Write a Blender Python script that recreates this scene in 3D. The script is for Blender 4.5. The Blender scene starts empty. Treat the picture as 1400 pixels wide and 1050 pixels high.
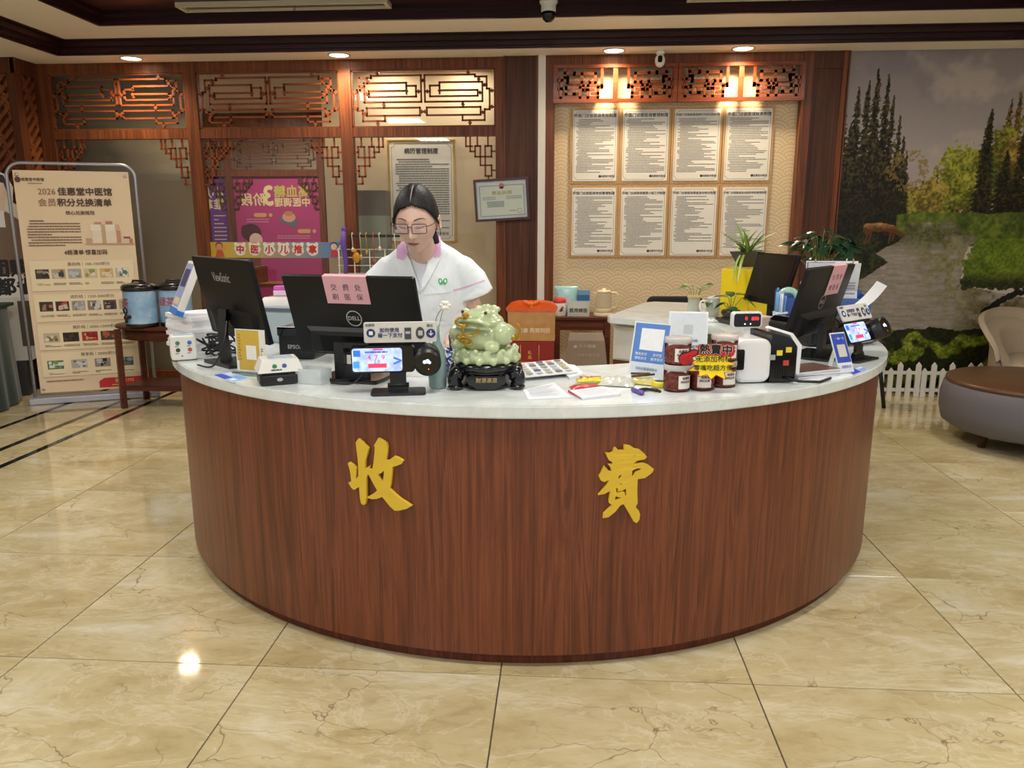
import bpy, bmesh, math, random
import numpy as np
from mathutils import Matrix, Vector, Euler

random.seed(7)
SC = bpy.context.scene
COL = SC.collection
PI = math.pi

# ------------------------------------------------------------------ camera
CAM = Vector((1.7906, -2.2286, 1.4236))
YAW, PITCH, ROLL, FPX = -0.0677178, -0.205546, -0.001468, 1051.76
_f = Vector((math.sin(YAW)*math.cos(PITCH), math.cos(YAW)*math.cos(PITCH), math.sin(PITCH)))
_r0 = Vector((math.cos(YAW), -math.sin(YAW), 0)); _u0 = _r0.cross(_f)
_r = math.cos(ROLL)*_r0 + math.sin(ROLL)*_u0
_u = -math.sin(ROLL)*_r0 + math.cos(ROLL)*_u0
cd = bpy.data.cameras.new('camera'); cam = bpy.data.objects.new('camera', cd); COL.objects.link(cam)
cam.matrix_world = Matrix((( _r.x,_u.x,-_f.x,CAM.x),(_r.y,_u.y,-_f.y,CAM.y),(_r.z,_u.z,-_f.z,CAM.z),(0,0,0,1)))
cd.sensor_fit = 'HORIZONTAL'; cd.sensor_width = 36; cd.lens = FPX/1400*36; cd.clip_start = .05
SC.camera = cam

# ------------------------------------------------------------------ light and exposure
SC.view_settings.view_transform = 'Standard'; SC.view_settings.look = 'None'
SC.view_settings.gamma = 1; SC.view_settings.use_curve_mapping = False
SC.view_settings.exposure = 0.12
wd = bpy.data.worlds.new('world'); SC.world = wd; wd.use_nodes = True
wd.node_tree.nodes['Background'].inputs[0].default_value = (.93, .97, 1.0, 1)
wd.node_tree.nodes['Background'].inputs[1].default_value = 0.60
def area(name, loc, sx, sy, power, col, rot=(0,0,0), spread=PI):
    l = bpy.data.lights.new(name, 'AREA'); l.shape = 'RECTANGLE'; l.size = sx; l.size_y = sy
    l.energy = power; l.color = col; l.spread = spread
    o = bpy.data.objects.new(name, l); COL.objects.link(o); o.location = loc; o.rotation_euler = rot
    return o
PANELS = [(-0.6,-0.6),(1.8,-0.6),(4.2,-0.6),(-0.6,-3.2),(1.8,-3.2),(4.2,-3.2),(-0.6,1.6),(4.2,1.6),(1.8,1.6)]
for (x, y) in PANELS:
    area('panel_lamp_light', (x, y, 2.905), .55, .55, 20, (.95,.985,1.0))

# ------------------------------------------------------------------ pixels to points
def ray(x, y): return _f + _r*((x-700)/FPX) - _u*((y-525)/FPX)
def atz(x, y, z):
    d = ray(x, y); return CAM + d*((z-CAM.z)/d.z)
def aty(x, y, Y):
    d = ray(x, y); return CAM + d*((Y-CAM.y)/d.y)
def atx(x, y, X):
    d = ray(x, y); return CAM + d*((X-CAM.x)/d.x)

# ------------------------------------------------------------------ materials
def lin(c):
    out = []
    for v in c[:3]:
        v = v/255.0
        out.append(v/12.92 if v <= .04045 else ((v+.055)/1.055)**2.4)
    return (*out, 1.0)
MATS = {}
def newmat(name):
    m = bpy.data.materials.new(name); m.use_nodes = True
    nt = m.node_tree; b = nt.nodes['Principled BSDF']
    return m, nt, b
def mix_col(nt, fac, a, b, mode='MIX'):
    n = nt.nodes.new('ShaderNodeMix'); n.data_type = 'RGBA'; n.blend_type = mode
    for s, v in ((0, fac), (6, a), (7, b)):
        if hasattr(v, 'is_linked') or hasattr(v, 'links'): nt.links.new(v, n.inputs[s])
        elif v is not None: n.inputs[s].default_value = v
    return n.outputs[2]
def ramp(nt, src, stops):
    n = nt.nodes.new('ShaderNodeValToRGB'); e = n.color_ramp.elements
    while len(e) < len(stops): e.new(.5)
    for i, (p, c) in enumerate(stops):
        e[i].position = p; e[i].color = c if len(c) == 4 else (*c, 1)
    nt.links.new(src, n.inputs[0]); return n.outputs[0]
def coords(nt, scale=(1,1,1), kind='Object', rot=(0,0,0)):
    t = nt.nodes.new('ShaderNodeTexCoord'); mp = nt.nodes.new('ShaderNodeMapping')
    mp.inputs['Scale'].default_value = scale; mp.inputs['Rotation'].default_value = rot
    nt.links.new(t.outputs[kind], mp.inputs['Vector']); return mp.outputs[0]
def noise(nt, vec, scale, detail=3, rough=.55, dist=0):
    n = nt.nodes.new('ShaderNodeTexNoise'); n.inputs['Scale'].default_value = scale
    n.inputs['Detail'].default_value = detail; n.inputs['Roughness'].default_value = rough
    n.inputs['Distortion'].default_value = dist
    nt.links.new(vec, n.inputs['Vector']); return n
def mathn(nt, op, a, b=None, c=None, clamp=False):
    n = nt.nodes.new('ShaderNodeMath'); n.operation = op; n.use_clamp = clamp
    for i, v in enumerate((a, b, c)):
        if v is None: continue
        if isinstance(v, (int, float)): n.inputs[i].default_value = v
        else: nt.links.new(v, n.inputs[i])
    return n.outputs[0]
def M(name, c, rough=.5, metal=0, var=.06, scale=40, bump=0, trans=0, ior=1.5, emit=None, estr=0, coat=0, alpha=1, sss=0, spec=None, sheen=0):
    if name in MATS: return MATS[name]
    m, nt, b = newmat(name)
    base = lin(c)
    v = coords(nt)
    n = noise(nt, v, scale)
    lo = tuple(x*(1-var) for x in base[:3])+(1,); hi = tuple(min(1, x*(1+var)) for x in base[:3])+(1,)
    nt.links.new(mix_col(nt, n.outputs[0], lo, hi), b.inputs['Base Color'])
    b.inputs['Roughness'].default_value = rough; b.inputs['Metallic'].default_value = metal
    b.inputs['IOR'].default_value = ior
    if trans: b.inputs['Transmission Weight'].default_value = trans
    if coat: b.inputs['Coat Weight'].default_value = coat; b.inputs['Coat Roughness'].default_value = .08
    if alpha < 1: b.inputs['Alpha'].default_value = alpha
    if spec is not None: b.inputs['Specular IOR Level'].default_value = spec
    if sheen: b.inputs['Sheen Weight'].default_value = sheen
    if sss:
        b.inputs['Subsurface Weight'].default_value = sss; b.inputs['Subsurface Radius'].default_value = (.6,.8,.4); b.inputs['Subsurface Scale'].default_value = .02
    if emit:
        b.inputs['Emission Color'].default_value = lin(emit); b.inputs['Emission Strength'].default_value = estr
    if bump:
        bp = nt.nodes.new('ShaderNodeBump'); bp.inputs['Strength'].default_value = bump; bp.inputs['Distance'].default_value = .01
        nt.links.new(n.outputs[0], bp.inputs['Height']); nt.links.new(bp.outputs[0], b.inputs['Normal'])
    MATS[name] = m; return m
def wood(name, c1, c2, rough=.35, axis=2, scale=1.0, coat=0.0):
    if name in MATS: return MATS[name]
    m, nt, b = newmat(name)
    s = [14*scale]*3; s[axis] = .55*scale
    v = coords(nt, tuple(s))
    n1 = noise(nt, v, 1.6, 4, .6, 1.2)
    s2 = [90*scale]*3; s2[axis] = 1.6*scale
    n2 = noise(nt, coords(nt, tuple(s2)), 1.0, 3, .6)
    c = ramp(nt, n1.outputs[0], [(.3, lin(c1)), (.5, tuple((x+y)/2 for x, y in zip(lin(c1), lin(c2)))), (.62, lin(c2)), (.75, lin(c1))])
    g = ramp(nt, n2.outputs[0], [(.35, (.62,.62,.62)), (.6, (1,1,1))])
    nt.links.new(mix_col(nt, 1.0, c, g, 'MULTIPLY'), b.inputs['Base Color'])
    b.inputs['Roughness'].default_value = rough+.08; b.inputs['Specular IOR Level'].default_value = .28
    if coat > .35: b.inputs['Coat Weight'].default_value = .12; b.inputs['Coat Roughness'].default_value = .15
    bp = nt.nodes.new('ShaderNodeBump'); bp.inputs['Strength'].default_value = .12; bp.inputs['Distance'].default_value = .002
    nt.links.new(n2.outputs[0], bp.inputs['Height']); nt.links.new(bp.outputs[0], b.inputs['Normal'])
    MATS[name] = m; return m
def glass(name, tint=(252,253,252), rough=0.0):
    """thin pane: transparent with a fresnel gloss"""
    if name in MATS: return MATS[name]
    m, nt, b = newmat(name)
    out = nt.nodes['Material Output']
    tr = nt.nodes.new('ShaderNodeBsdfTransparent'); tr.inputs[0].default_value = lin(tint)
    gl = nt.nodes.new('ShaderNodeBsdfGlossy'); gl.inputs['Roughness'].default_value = rough
    fr = nt.nodes.new('ShaderNodeFresnel'); fr.inputs[0].default_value = 1.32
    mx = nt.nodes.new('ShaderNodeMixShader')
    nt.links.new(fr.outputs[0], mx.inputs[0]); nt.links.new(tr.outputs[0], mx.inputs[1]); nt.links.new(gl.outputs[0], mx.inputs[2])
    nt.links.new(mx.outputs[0], out.inputs[0])
    MATS[name] = m; return m
def vcol(name, rough=.5, coat=0, sss=0, spec=None, emit=0):
    if name in MATS: return MATS[name]
    m, nt, b = newmat(name)
    a = nt.nodes.new('ShaderNodeAttribute'); a.attribute_name = 'col'
    n = noise(nt, coords(nt), 60)
    g = ramp(nt, n.outputs[0], [(.3, (.94,.94,.94)), (.7, (1,1,1))])
    nt.links.new(mix_col(nt, 1.0, a.outputs[0], g, 'MULTIPLY'), b.inputs['Base Color'])
    b.inputs['Roughness'].default_value = rough
    if emit: nt.links.new(a.outputs[0], b.inputs['Emission Color']); b.inputs['Emission Strength'].default_value = emit
    if coat: b.inputs['Coat Weight'].default_value = coat
    if spec is not None: b.inputs['Specular IOR Level'].default_value = spec
    if sss:
        b.inputs['Subsurface Weight'].default_value = sss; b.inputs['Subsurface Radius'].default_value = (1,.35,.2); b.inputs['Subsurface Scale'].default_value = .008
    MATS[name] = m; return m

# ------------------------------------------------------------------ mesh builder
class MB:
    def __init__(s): s.v = []; s.f = []; s.sm = []; s.c = []; s.cur = None
    def color(s, c): s.cur = lin(c); return s
    def add(s, vs, fs, smooth=False, mx=None):
        b = len(s.v)
        if mx is not None: vs = [mx @ Vector(p) for p in vs]
        s.v += [tuple(p) for p in vs]
        for f in fs: s.f.append(tuple(i+b for i in f)); s.sm.append(smooth); s.c.append(s.cur)
        return s
    def box(s, c, d, rot=None, mx=None):
        x, y, z = d[0]/2, d[1]/2, d[2]/2
        vs = [Vector(p) for p in ((-x,-y,-z),(x,-y,-z),(x,y,-z),(-x,y,-z),(-x,-y,z),(x,-y,z),(x,y,z),(-x,y,z))]
        if rot is not None: R = Euler(rot).to_matrix(); vs = [R @ p for p in vs]
        vs = [p+Vector(c) for p in vs]
        return s.add(vs, [(0,3,2,1),(4,5,6,7),(0,1,5,4),(1,2,6,5),(2,3,7,6),(3,0,4,7)], False, mx)
    def bb(s, x0, x1, y0, y1, z0, z1, mx=None):
        return s.box(((x0+x1)/2,(y0+y1)/2,(z0+z1)/2), (abs(x1-x0),abs(y1-y0),abs(z1-z0)), mx=mx)
    def rbox(s, c, d, r=.01, n=3, axis=2, rot=None, mx=None, bev=0):
        """box with corners rounded about one axis, optionally bevelled caps"""
        a = [0,1,2]; a.remove(axis); w, h = d[a[0]]/2, d[a[1]]/2; t = d[axis]/2; r = min(r, w*.999, h*.999)
        def ring(ins, z):
            rr = max(r-ins, 1e-5); out = []
            for (sx, sy, a0) in ((1,1,0),(-1,1,90),(-1,-1,180),(1,-1,270)):
                for k in range(n+1):
                    an = math.radians(a0+90*k/n); p = [0,0,0]
                    p[a[0]] = sx*(w-r)+rr*math.cos(an); p[a[1]] = sy*(h-r)+rr*math.sin(an); p[axis] = z
                    out.append(Vector(p))
            return out
        if bev: rings = [ring(bev,-t), ring(bev*.3,-t+bev*.3), ring(0,-t+bev), ring(0,t-bev), ring(bev*.3,t-bev*.3), ring(bev,t)]
        else: rings = [ring(0,-t), ring(0,t)]
        if axis == 1: rings = rings[::-1]
        vs = [p for R in rings for p in R]; k = len(rings[0]); fs = []
        for i in range(len(rings)-1):
            for j in range(k): fs.append((i*k+j, i*k+(j+1)%k, (i+1)*k+(j+1)%k, (i+1)*k+j))
        fs.append(tuple(reversed(range(k)))); fs.append(tuple(range((len(rings)-1)*k, len(rings)*k)))
        if rot is not None: R = Euler(rot).to_matrix(); vs = [R @ p for p in vs]
        vs = [p+Vector(c) for p in vs]
        return s.add(vs, fs, False, mx)
    def lathe(s, prof, n=24, c=(0,0,0), axis=2, smooth=True, mx=None, caps=True, a0=0, a1=2*PI):
        vs = []; full = abs(a1-a0-2*PI) < 1e-6; m = n if full else n+1
        for (r, h) in prof:
            for k in range(m):
                an = a0+(a1-a0)*k/n; p = [r*math.cos(an), r*math.sin(an), h]
                if axis == 1: p = [p[0], p[2], -p[1]]
                if axis == 0: p = [p[2], p[0], p[1]]
                vs.append(Vector(p)+Vector(c))
        fs = []
        for i in range(len(prof)-1):
            for k in range(n):
                j = (k+1) % m
                fs.append((i*m+k, i*m+j, (i+1)*m+j, (i+1)*m+k))
        if caps and full:
            if prof[0][0] > 1e-6: fs.append(tuple(reversed(range(m))))
            if prof[-1][0] > 1e-6: fs.append(tuple(range((len(prof)-1)*m, len(prof)*m)))
        return s.add(vs, fs, smooth, mx)
    def cyl(s, p0, p1, r0, r1=None, n=12, smooth=True, mx=None):
        return s.tube([p0, p1], [r0, r0 if r1 is None else r1], n, smooth, mx)
    def tube(s, pts, r, n=8, smooth=True, mx=None, closed=False, flat=1.0):
        pts = [Vector(p) for p in pts]; L = len(pts)
        rs = r if isinstance(r, (list, tuple)) else [r]*L
        vs = []; up = None
        for i in range(L):
            if closed: t = pts[(i+1) % L]-pts[i-1]
            else: t = pts[min(i+1, L-1)]-pts[max(i-1, 0)]
            t.normalize()
            if up is None:
                up = Vector((0,0,1)) if abs(t.z) < .9 else Vector((1,0,0))
            x = up.cross(t); 
            if x.length < 1e-6: x = Vector((1,0,0)).cross(t)
            x.normalize(); y = t.cross(x); up = y
            for k in range(n):
                an = 2*PI*k/n
                vs.append(pts[i]+x*(rs[i]*math.cos(an))+y*(rs[i]*math.sin(an)*flat))
        fs = []
        for i in range(L if closed else L-1):
            i2 = (i+1) % L
            for k in range(n): fs.append((i*n+k, i*n+(k+1)%n, i2*n+(k+1)%n, i2*n+k))
        if not closed: fs.append(tuple(reversed(range(n)))); fs.append(tuple(range((L-1)*n, L*n)))
        return s.add(vs, fs, smooth, mx)
    def ball(s, c, r, n=16, m=10, rot=None, mx=None):
        if isinstance(r, (int, float)): r = (r, r, r)
        vs = [Vector((0,0,-r[2]))]
        for i in range(1, m):
            ph = -PI/2+PI*i/m
            for k in range(n): vs.append(Vector((r[0]*math.cos(ph)*math.cos(2*PI*k/n), r[1]*math.cos(ph)*math.sin(2*PI*k/n), r[2]*math.sin(ph))))
        vs.append(Vector((0,0,r[2]))); fs = []
        for k in range(n): fs.append((0, 1+(k+1)%n, 1+k))
        for i in range(m-2):
            for k in range(n): fs.append((1+i*n+k, 1+i*n+(k+1)%n, 1+(i+1)*n+(k+1)%n, 1+(i+1)*n+k))
        t = len(vs)-1
        for k in range(n): fs.append((t, 1+(m-2)*n+k, 1+(m-2)*n+(k+1)%n))
        if rot is not None: R = Euler(rot).to_matrix(); vs = [R @ p for p in vs]
        return s.add([p+Vector(c) for p in vs], fs, True, mx)
    def loft(s, rings, smooth=True, caps=True, mx=None):
        k = len(rings[0]); vs = [p for R in rings for p in R]; fs = []
        for i in range(len(rings)-1):
            for j in range(k): fs.append((i*k+j, i*k+(j+1)%k, (i+1)*k+(j+1)%k, (i+1)*k+j))
        if caps: fs.append(tuple(reversed(range(k)))); fs.append(tuple(range((len(rings)-1)*k, len(rings)*k)))
        return s.add(vs, fs, smooth, mx)
    def grid(s, fn, nu, nv, smooth=True, mx=None):
        vs = [fn(i/nu, j/nv) for j in range(nv+1) for i in range(nu+1)]
        fs = [(j*(nu+1)+i, j*(nu+1)+i+1, (j+1)*(nu+1)+i+1, (j+1)*(nu+1)+i) for j in range(nv) for i in range(nu)]
        return s.add(vs, fs, smooth, mx)
    def quad(s, a, b, c, d, mx=None): return s.add([a,b,c,d], [(0,1,2,3)], False, mx)
    def rect(s, x0, x1, z0, z1, y=0, mx=None):
        """flat print facing -y"""
        return s.add([(x0,y,z0),(x1,y,z0),(x1,y,z1),(x0,y,z1)], [(0,1,2,3)], False, mx)
    def disc(s, x, z, r, y=0, n=16, mx=None, rz=None):
        rz = rz or r
        return s.add([(x+r*math.cos(2*PI*k/n), y, z+rz*math.sin(2*PI*k/n)) for k in range(n)], [tuple(range(n))], False, mx)
    def prism(s, poly, y0, y1, mx=None):
        """outline in x,z pulled from y0 (front) to y1 (back), y0 < y1; convex or concave"""
        n = len(poly); ar = sum(poly[i][0]*poly[(i+1)%n][1]-poly[(i+1)%n][0]*poly[i][1] for i in range(n))
        if ar < 0: poly = poly[::-1]
        vs = [(x,y0,z) for x, z in poly]+[(x,y1,z) for x, z in poly]
        fs = [tuple(range(n)), tuple(reversed(range(n, 2*n)))]
        for i in range(n): j = (i+1) % n; fs.append((i, n+i, n+j, j))
        return s.add(vs, fs, False, mx)
    def mesh(s, name, mats):
        me = bpy.data.meshes.new(name); me.from_pydata(s.v, [], s.f)
        me.polygons.foreach_set('use_smooth', s.sm)
        if any(c is not None for c in s.c):
            at = me.color_attributes.new('col', 'FLOAT_COLOR', 'CORNER')
            arr = []
            for f, c in zip(s.f, s.c): arr += list(c or (1,1,1,1))*len(f)
            at.data.foreach_set('color', arr)
        for m in (mats if isinstance(mats, (list, tuple)) else [mats]): me.materials.append(m)
        me.update(); return me
    def build(s, name, mat, parent=None, label=None, loc=None, rot=None):
        o = bpy.data.objects.new(name, s.mesh(name, mat)); COL.objects.link(o)
        if parent is not None: o.parent = parent
        if loc is not None: o.location = loc
        if rot is not None: o.rotation_euler = rot
        if label: o['label'] = label
        return o
def tag(o, label, cat, group=None):
    o['label'] = label; o['category'] = cat
    if group: o['group'] = group
    return o
def thing(name, label, cat, loc=(0,0,0), rz=0, group=None, rot=None):
    o = bpy.data.objects.new(name, None); COL.objects.link(o); o.empty_display_size = .05
    o.location = loc; o.rotation_euler = rot or (0,0,rz)
    return tag(o, label, cat, group)
def struct(o): o['kind'] = 'structure'; return o
def copy_obj(o, parent=None):
    c = o.copy(); COL.objects.link(c); c.parent = parent; return c
_txt = {}
def text_verts(body, size, bold=0, res=2):
    key = (body, round(size,4), bold, res)
    if key not in _txt:
        c = bpy.data.curves.new('t', 'FONT'); c.body = body; c.size = size; c.resolution_u = res
        c.align_x = 'CENTER'; c.align_y = 'CENTER'; c.fill_mode = 'FRONT'
        o = bpy.data.objects.new('t', c); me = bpy.data.meshes.new_from_object(o)
        vs = [v.co.copy() for v in me.vertices]; fs = [tuple(p.vertices) for p in me.polygons]
        bpy.data.objects.remove(o); bpy.data.curves.remove(c); bpy.data.meshes.remove(me)
        if bold:                                    # heavier strokes: the same outline, shifted
            w0 = list(vs); f0 = list(fs); q = bold*size*.9
            for i, (dx, dy) in enumerate(((q,0),(-q,0),(0,q),(0,-q))):
                b = len(vs); vs = vs+[Vector((v.x+dx, v.y+dy, .00014*(i+1))) for v in w0]; fs = fs+[tuple(i+b for i in f) for f in f0]
        _txt[key] = (vs, fs)
    return _txt[key]
def put_text(mb, body, size, x=0, z=0, y=0, bold=0, sx=1, mirror=False, rot=0, mx=None, align='C', res=2):
    """lettering as flat geometry in the x,z plane facing -y"""
    vs, fs = text_verts(body, size, bold, res)
    if not vs: return mb
    off = 0
    if align == 'L': off = -min(v.x for v in vs)
    if align == 'R': off = -max(v.x for v in vs)
    ca, sa = math.cos(rot), math.sin(rot); out = []
    for v in vs:
        a = (v.x+off)*sx*(-1 if mirror else 1); b = v.y
        out.append((x+a*ca-b*sa, y-v.z, z+a*sa+b*ca))
    if mirror: fs = [f[::-1] for f in fs]
    return mb.add(out, fs, False, mx)
def fake_lines(mb, x0, x1, z0, z1, rows, h, y=0, seed=0, ragged=.35, mx=None):
    """illegible body copy: rows of small dashes"""
    rnd = random.Random(seed); dz = (z1-z0)/max(rows,1)
    for i in range(rows):
        z = z1-(i+.5)*dz; xe = x1 if rnd.random() > ragged else x0+(x1-x0)*rnd.uniform(.25,.95)
        x = x0+(rnd.choice((0,0,.03,.06)))*(x1-x0)
        while x < xe-h*.5:
            w = min(rnd.uniform(.9,3.2)*h, xe-x)
            mb.rect(x, x+w, z-h/2, z+h/2, y, mx)
            x += w+h*rnd.uniform(.12,.4)
    return mb
def bars(mb, polys, t, y0, y1, fn):
    """lattice bars along polylines in panel coordinates, mapped by fn to x,z"""
    for pl in polys:
        for a, b in zip(pl[:-1], pl[1:]):
            (xa, za), (xb, zb) = fn(*a), fn(*b)
            mb.bb(min(xa,xb)-t/2, max(xa,xb)+t/2, y0, y1, min(za,zb)-t/2, max(za,zb)+t/2)
    return mb
def smooth_path(pts, n=6):
    """Catmull-Rom through points"""
    P = [Vector(p) for p in pts]; out = []
    for i in range(len(P)-1):
        p0, p1, p2, p3 = P[max(i-1,0)], P[i], P[i+1], P[min(i+2,len(P)-1)]
        for k in range(n):
            t = k/n
            out.append(.5*((2*p1)+(p2-p0)*t+(2*p0-5*p1+4*p2-p3)*t*t+(-p0+3*p1-3*p2+p3)*t*t*t))
    out.append(P[-1]); return out
# ================================================================== the setting
WY = 4.40                                   # front face of the rear wall's woodwork
def WX(px, py=300): return aty(px, py, WY).x
def WZ(py, px=700): return aty(px, py, WY).z
DARK = wood('mahogany', (96,50,28), (134,76,42), .32, 2, 1.2, .3)
DARKH = wood('mahogany_rail', (98,50,28), (138,78,44), .32, 0, 1.2, .3)
PANELW = wood('brown_wood_panel', (70,38,24), (98,56,35), .38, 2, .8, .2)
FRETW = wood('carved_red_wood', (120,56,26), (150,76,36), .3, 0, 1.5, .4)
CEILM = M('ceiling_cream_paint', (246,238,222), .7, var=.02, scale=8)
MOULD = wood('dark_ceiling_moulding', (38,16,18), (58,26,26), .25, 0, .8, .4)

def marble():
    m, nt, b = newmat('beige_marble_tile')
    t = nt.nodes.new('ShaderNodeTexCoord'); oi = nt.nodes.new('ShaderNodeObjectInfo')
    sn = mathn(nt, 'FLOOR', mathn(nt, 'MULTIPLY', oi.outputs['Random'], 3.0))
    cb = nt.nodes.new('ShaderNodeCombineXYZ'); nt.links.new(mathn(nt, 'MULTIPLY', sn, 3.7), cb.inputs[0]); nt.links.new(mathn(nt, 'MULTIPLY', sn, 1.9), cb.inputs[1])
    ad = nt.nodes.new('ShaderNodeVectorMath'); nt.links.new(t.outputs['Object'], ad.inputs[0]); nt.links.new(cb.outputs[0], ad.inputs[1])
    v = ad.outputs[0]
    mp = nt.nodes.new('ShaderNodeMapping'); mp.inputs['Rotation'].default_value = (0,0,.6); mp.inputs['Scale'].default_value = (1,2.1,1)
    nt.links.new(v, mp.inputs['Vector'])
    n1 = noise(nt, mp.outputs[0], 1.7, 8, .6, .7)
    base = ramp(nt, n1.outputs[0], [(.26, lin((176,156,112))), (.43, lin((194,177,134))), (.56, lin((203,189,150))), (.70, lin((222,215,194)))])
    nf = noise(nt, mp.outputs[0], 11, 8, .7, .5); base = mix_col(nt, 1.0, base, ramp(nt, nf.outputs[0], [(.32, (.86,.84,.80)), (.5, (1,1,1)), (.68, (1.05,1.05,1.05))]), 'MULTIPLY')
    n2 = noise(nt, mp.outputs[0], 2.0, 8, .66, 1.0)
    w = mathn(nt, 'ABSOLUTE', mathn(nt, 'SUBTRACT', n2.outputs[0], .5))
    wv = ramp(nt, w, [(0, (1,1,1)), (.02, (0,0,0))])
    c1 = mix_col(nt, mathn(nt, 'MULTIPLY', wv, .28), base, lin((238,230,208)))
    # dark hairline cracks
    n3 = noise(nt, v, 2.6, 4, .6, .3)
    wm = nt.nodes.new('ShaderNodeVectorMath'); wm.operation = 'MULTIPLY_ADD'
    nt.links.new(n3.outputs['Color'], wm.inputs[0]); wm.inputs[1].default_value = (.55,.55,.55); nt.links.new(mp.outputs[0], wm.inputs[2])
    vo = nt.nodes.new('ShaderNodeTexVoronoi'); vo.feature = 'DISTANCE_TO_EDGE'; vo.inputs['Scale'].default_value = 2.6
    nt.links.new(wm.outputs[0], vo.inputs['Vector'])
    ck = ramp(nt, vo.outputs['Distance'], [(0, (1,1,1)), (.010, (0,0,0))])
    msk = ramp(nt, noise(nt, v, 3.2, 2).outputs[0], [(.46, (0,0,0)), (.60, (1,1,1))])
    f = mathn(nt, 'MULTIPLY', mathn(nt, 'MULTIPLY', ck, msk), .75)
    c2 = mix_col(nt, f, c1, lin((112,80,52)))
    nt.links.new(c2, b.inputs['Base Color'])
    b.inputs['Roughness'].default_value = .055; b.inputs['Specular IOR Level'].default_value = .62
    MATS['marble'] = m; return m
MARB = marble()
GROUT = M('dark_grout', (92,80,62), .8)
STRIPE = M('black_granite', (22,20,20), .08)
def make_floor():
    fl = MB().bb(-5, 7.5, -5, 9.6, -.05, -.004).build('floor', GROUT); struct(fl)
    g = .0022
    xs = [(-4.64,-3.84),(-3.84,-3.04),(-3.04,-2.245),(-2.195,-1.855),(-1.805,-1.6)]+[(-1.55,-.8)]
    x = -.8
    while x < 4.7: xs.append((x, x+.8)); x += .8
    xs += [(4.80,4.95),(5.0,5.8),(5.8,6.6),(6.6,7.4)]
    meshes = {}
    def tile(x0, x1, y0, y1):
        k = (round(x1-x0,3), round(y1-y0,3))
        if k not in meshes:
            w, d = k[0]/2-g, k[1]/2-g
            meshes[k] = MB().rbox((0,0,-.01), (2*w,2*d,.02), .0012, 1, 2, bev=.0012).mesh('tile', MARB)
        o = bpy.data.objects.new('tile', meshes[k]); COL.objects.link(o); o.parent = fl
        o.location = ((x0+x1)/2, (y0+y1)/2, 0); return o
    for (x0, x1) in xs:
        y = -4.0
        while y < 4.3:
            tile(x0, x1, y, min(y+.8, 4.42)); y += .8
    for x0, x1 in ((-2.245,-2.195),(-1.855,-1.805),(-1.6,-1.55),(4.95,5.0)):
        MB().bb(x0+.001, x1-.001, -4, 4.42, -.02, 0).build('stripe', STRIPE, fl, 'black granite inlay strip')
    MB().bb(-4.6, 2.2, 4.42, 9.5, -.02, 0).build('back_room_floor', M('back_room_floor', (150,132,104), .2), fl)
    return fl
make_floor()

# ---- ceiling: cream outer soffit, dark moulding, cream inner soffit, dark moulding, dark field
def ring_box(mb, xl, xr, yb, w, d, z0, z1):
    """three sided strip (left, back, right); inner edge at xl, xr, yb, running w outwards"""
    mb.bb(xl-w, xl, -4, yb+d, z0, z1); mb.bb(xr, xr+w, -4, yb+d, z0, z1); mb.bb(xl, xr, yb, yb+d, z0, z1)
    return mb
ce = MB().bb(-1.75, 5.05, -4.2, 3.72, 2.93, 3.0).build('ceiling', wood('dark_ceiling_field', (52,22,24), (70,34,32), .3, 0, .5, .3)); struct(ce)
ring_box(MB(), -2.28, 5.36, 4.09, 3.2, 5.4, 2.75, 2.80).build('outer_soffit', CEILM, ce)
ring_box(MB(), -1.62, 4.87, 3.60, .55, .52, 2.85, 2.90).build('inner_soffit', CEILM, ce)
t1 = ring_box(MB(), -2.27, 5.35, 4.08, .03, .03, 2.748, 2.766)
ring_box(t1, -2.245, 5.325, 4.055, .05, .05, 2.766, 2.79); ring_box(t1, -2.20, 5.28, 4.03, .09, .09, 2.80, 2.845)
ring_box(t1, -2.235, 5.315, 4.065, .05, .05, 2.785, 2.81); ring_box(t1, -2.16, 5.24, 4.00, .06, .06, 2.842, 2.856)
struct(t1.build('trim_1', MOULD))
t2 = ring_box(MB(), -1.61, 4.86, 3.585, .03, .03, 2.845, 2.862)
ring_box(t2, -1.60, 4.85, 3.575, .06, .06, 2.862, 2.90); ring_box(t2, -1.55, 4.80, 3.52, .1, .1, 2.90, 2.935)
struct(t2.build('trim_2', MOULD))

# ---- glass partition: three bays with fret transoms
GL = glass('clear_window_glass', (250,250,248), .0)
X1a, X1b = WX(266), WX(282); X2a, X2b = WX(471), WX(487); X3a = WX(678); X0b = -2.60; X0a = -2.69
ZR0, ZR1 = 2.137, 2.212; ZT = 2.665
FR = []
R_ = [[(720,115),(1187,115),(1187,135),(1295,135),(1295,250),(1322,250),(1322,448),(1275,448),(1275,552),(1068,552),(1068,500)],
      [(720,115),(720,370),(1255,370),(1255,185),(858,185),(858,262),(1212,262),(1212,318),(768,318),(768,215),(858,215)],
      [(735,425),(1237,425),(1237,500),(735,500),(735,425)],
      [(1125,75),(1125,115)],[(1222,135),(1222,185)],[(1255,215),(1295,215)],[(1322,270),(1362,270)],[(1322,425),(1362,425)],
      [(703,165),(720,165)],[(720,270),(768,270)],[(1212,288),(1255,288)],[(1073,370),(1073,425)],[(703,465),(735,465)],[(1237,478),(1275,478)],[(1137,552),(1137,600)],[(858,240),(858,290)]]
FRET = R_+[[(1406-x, y) for x, y in p] for p in R_]
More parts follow.
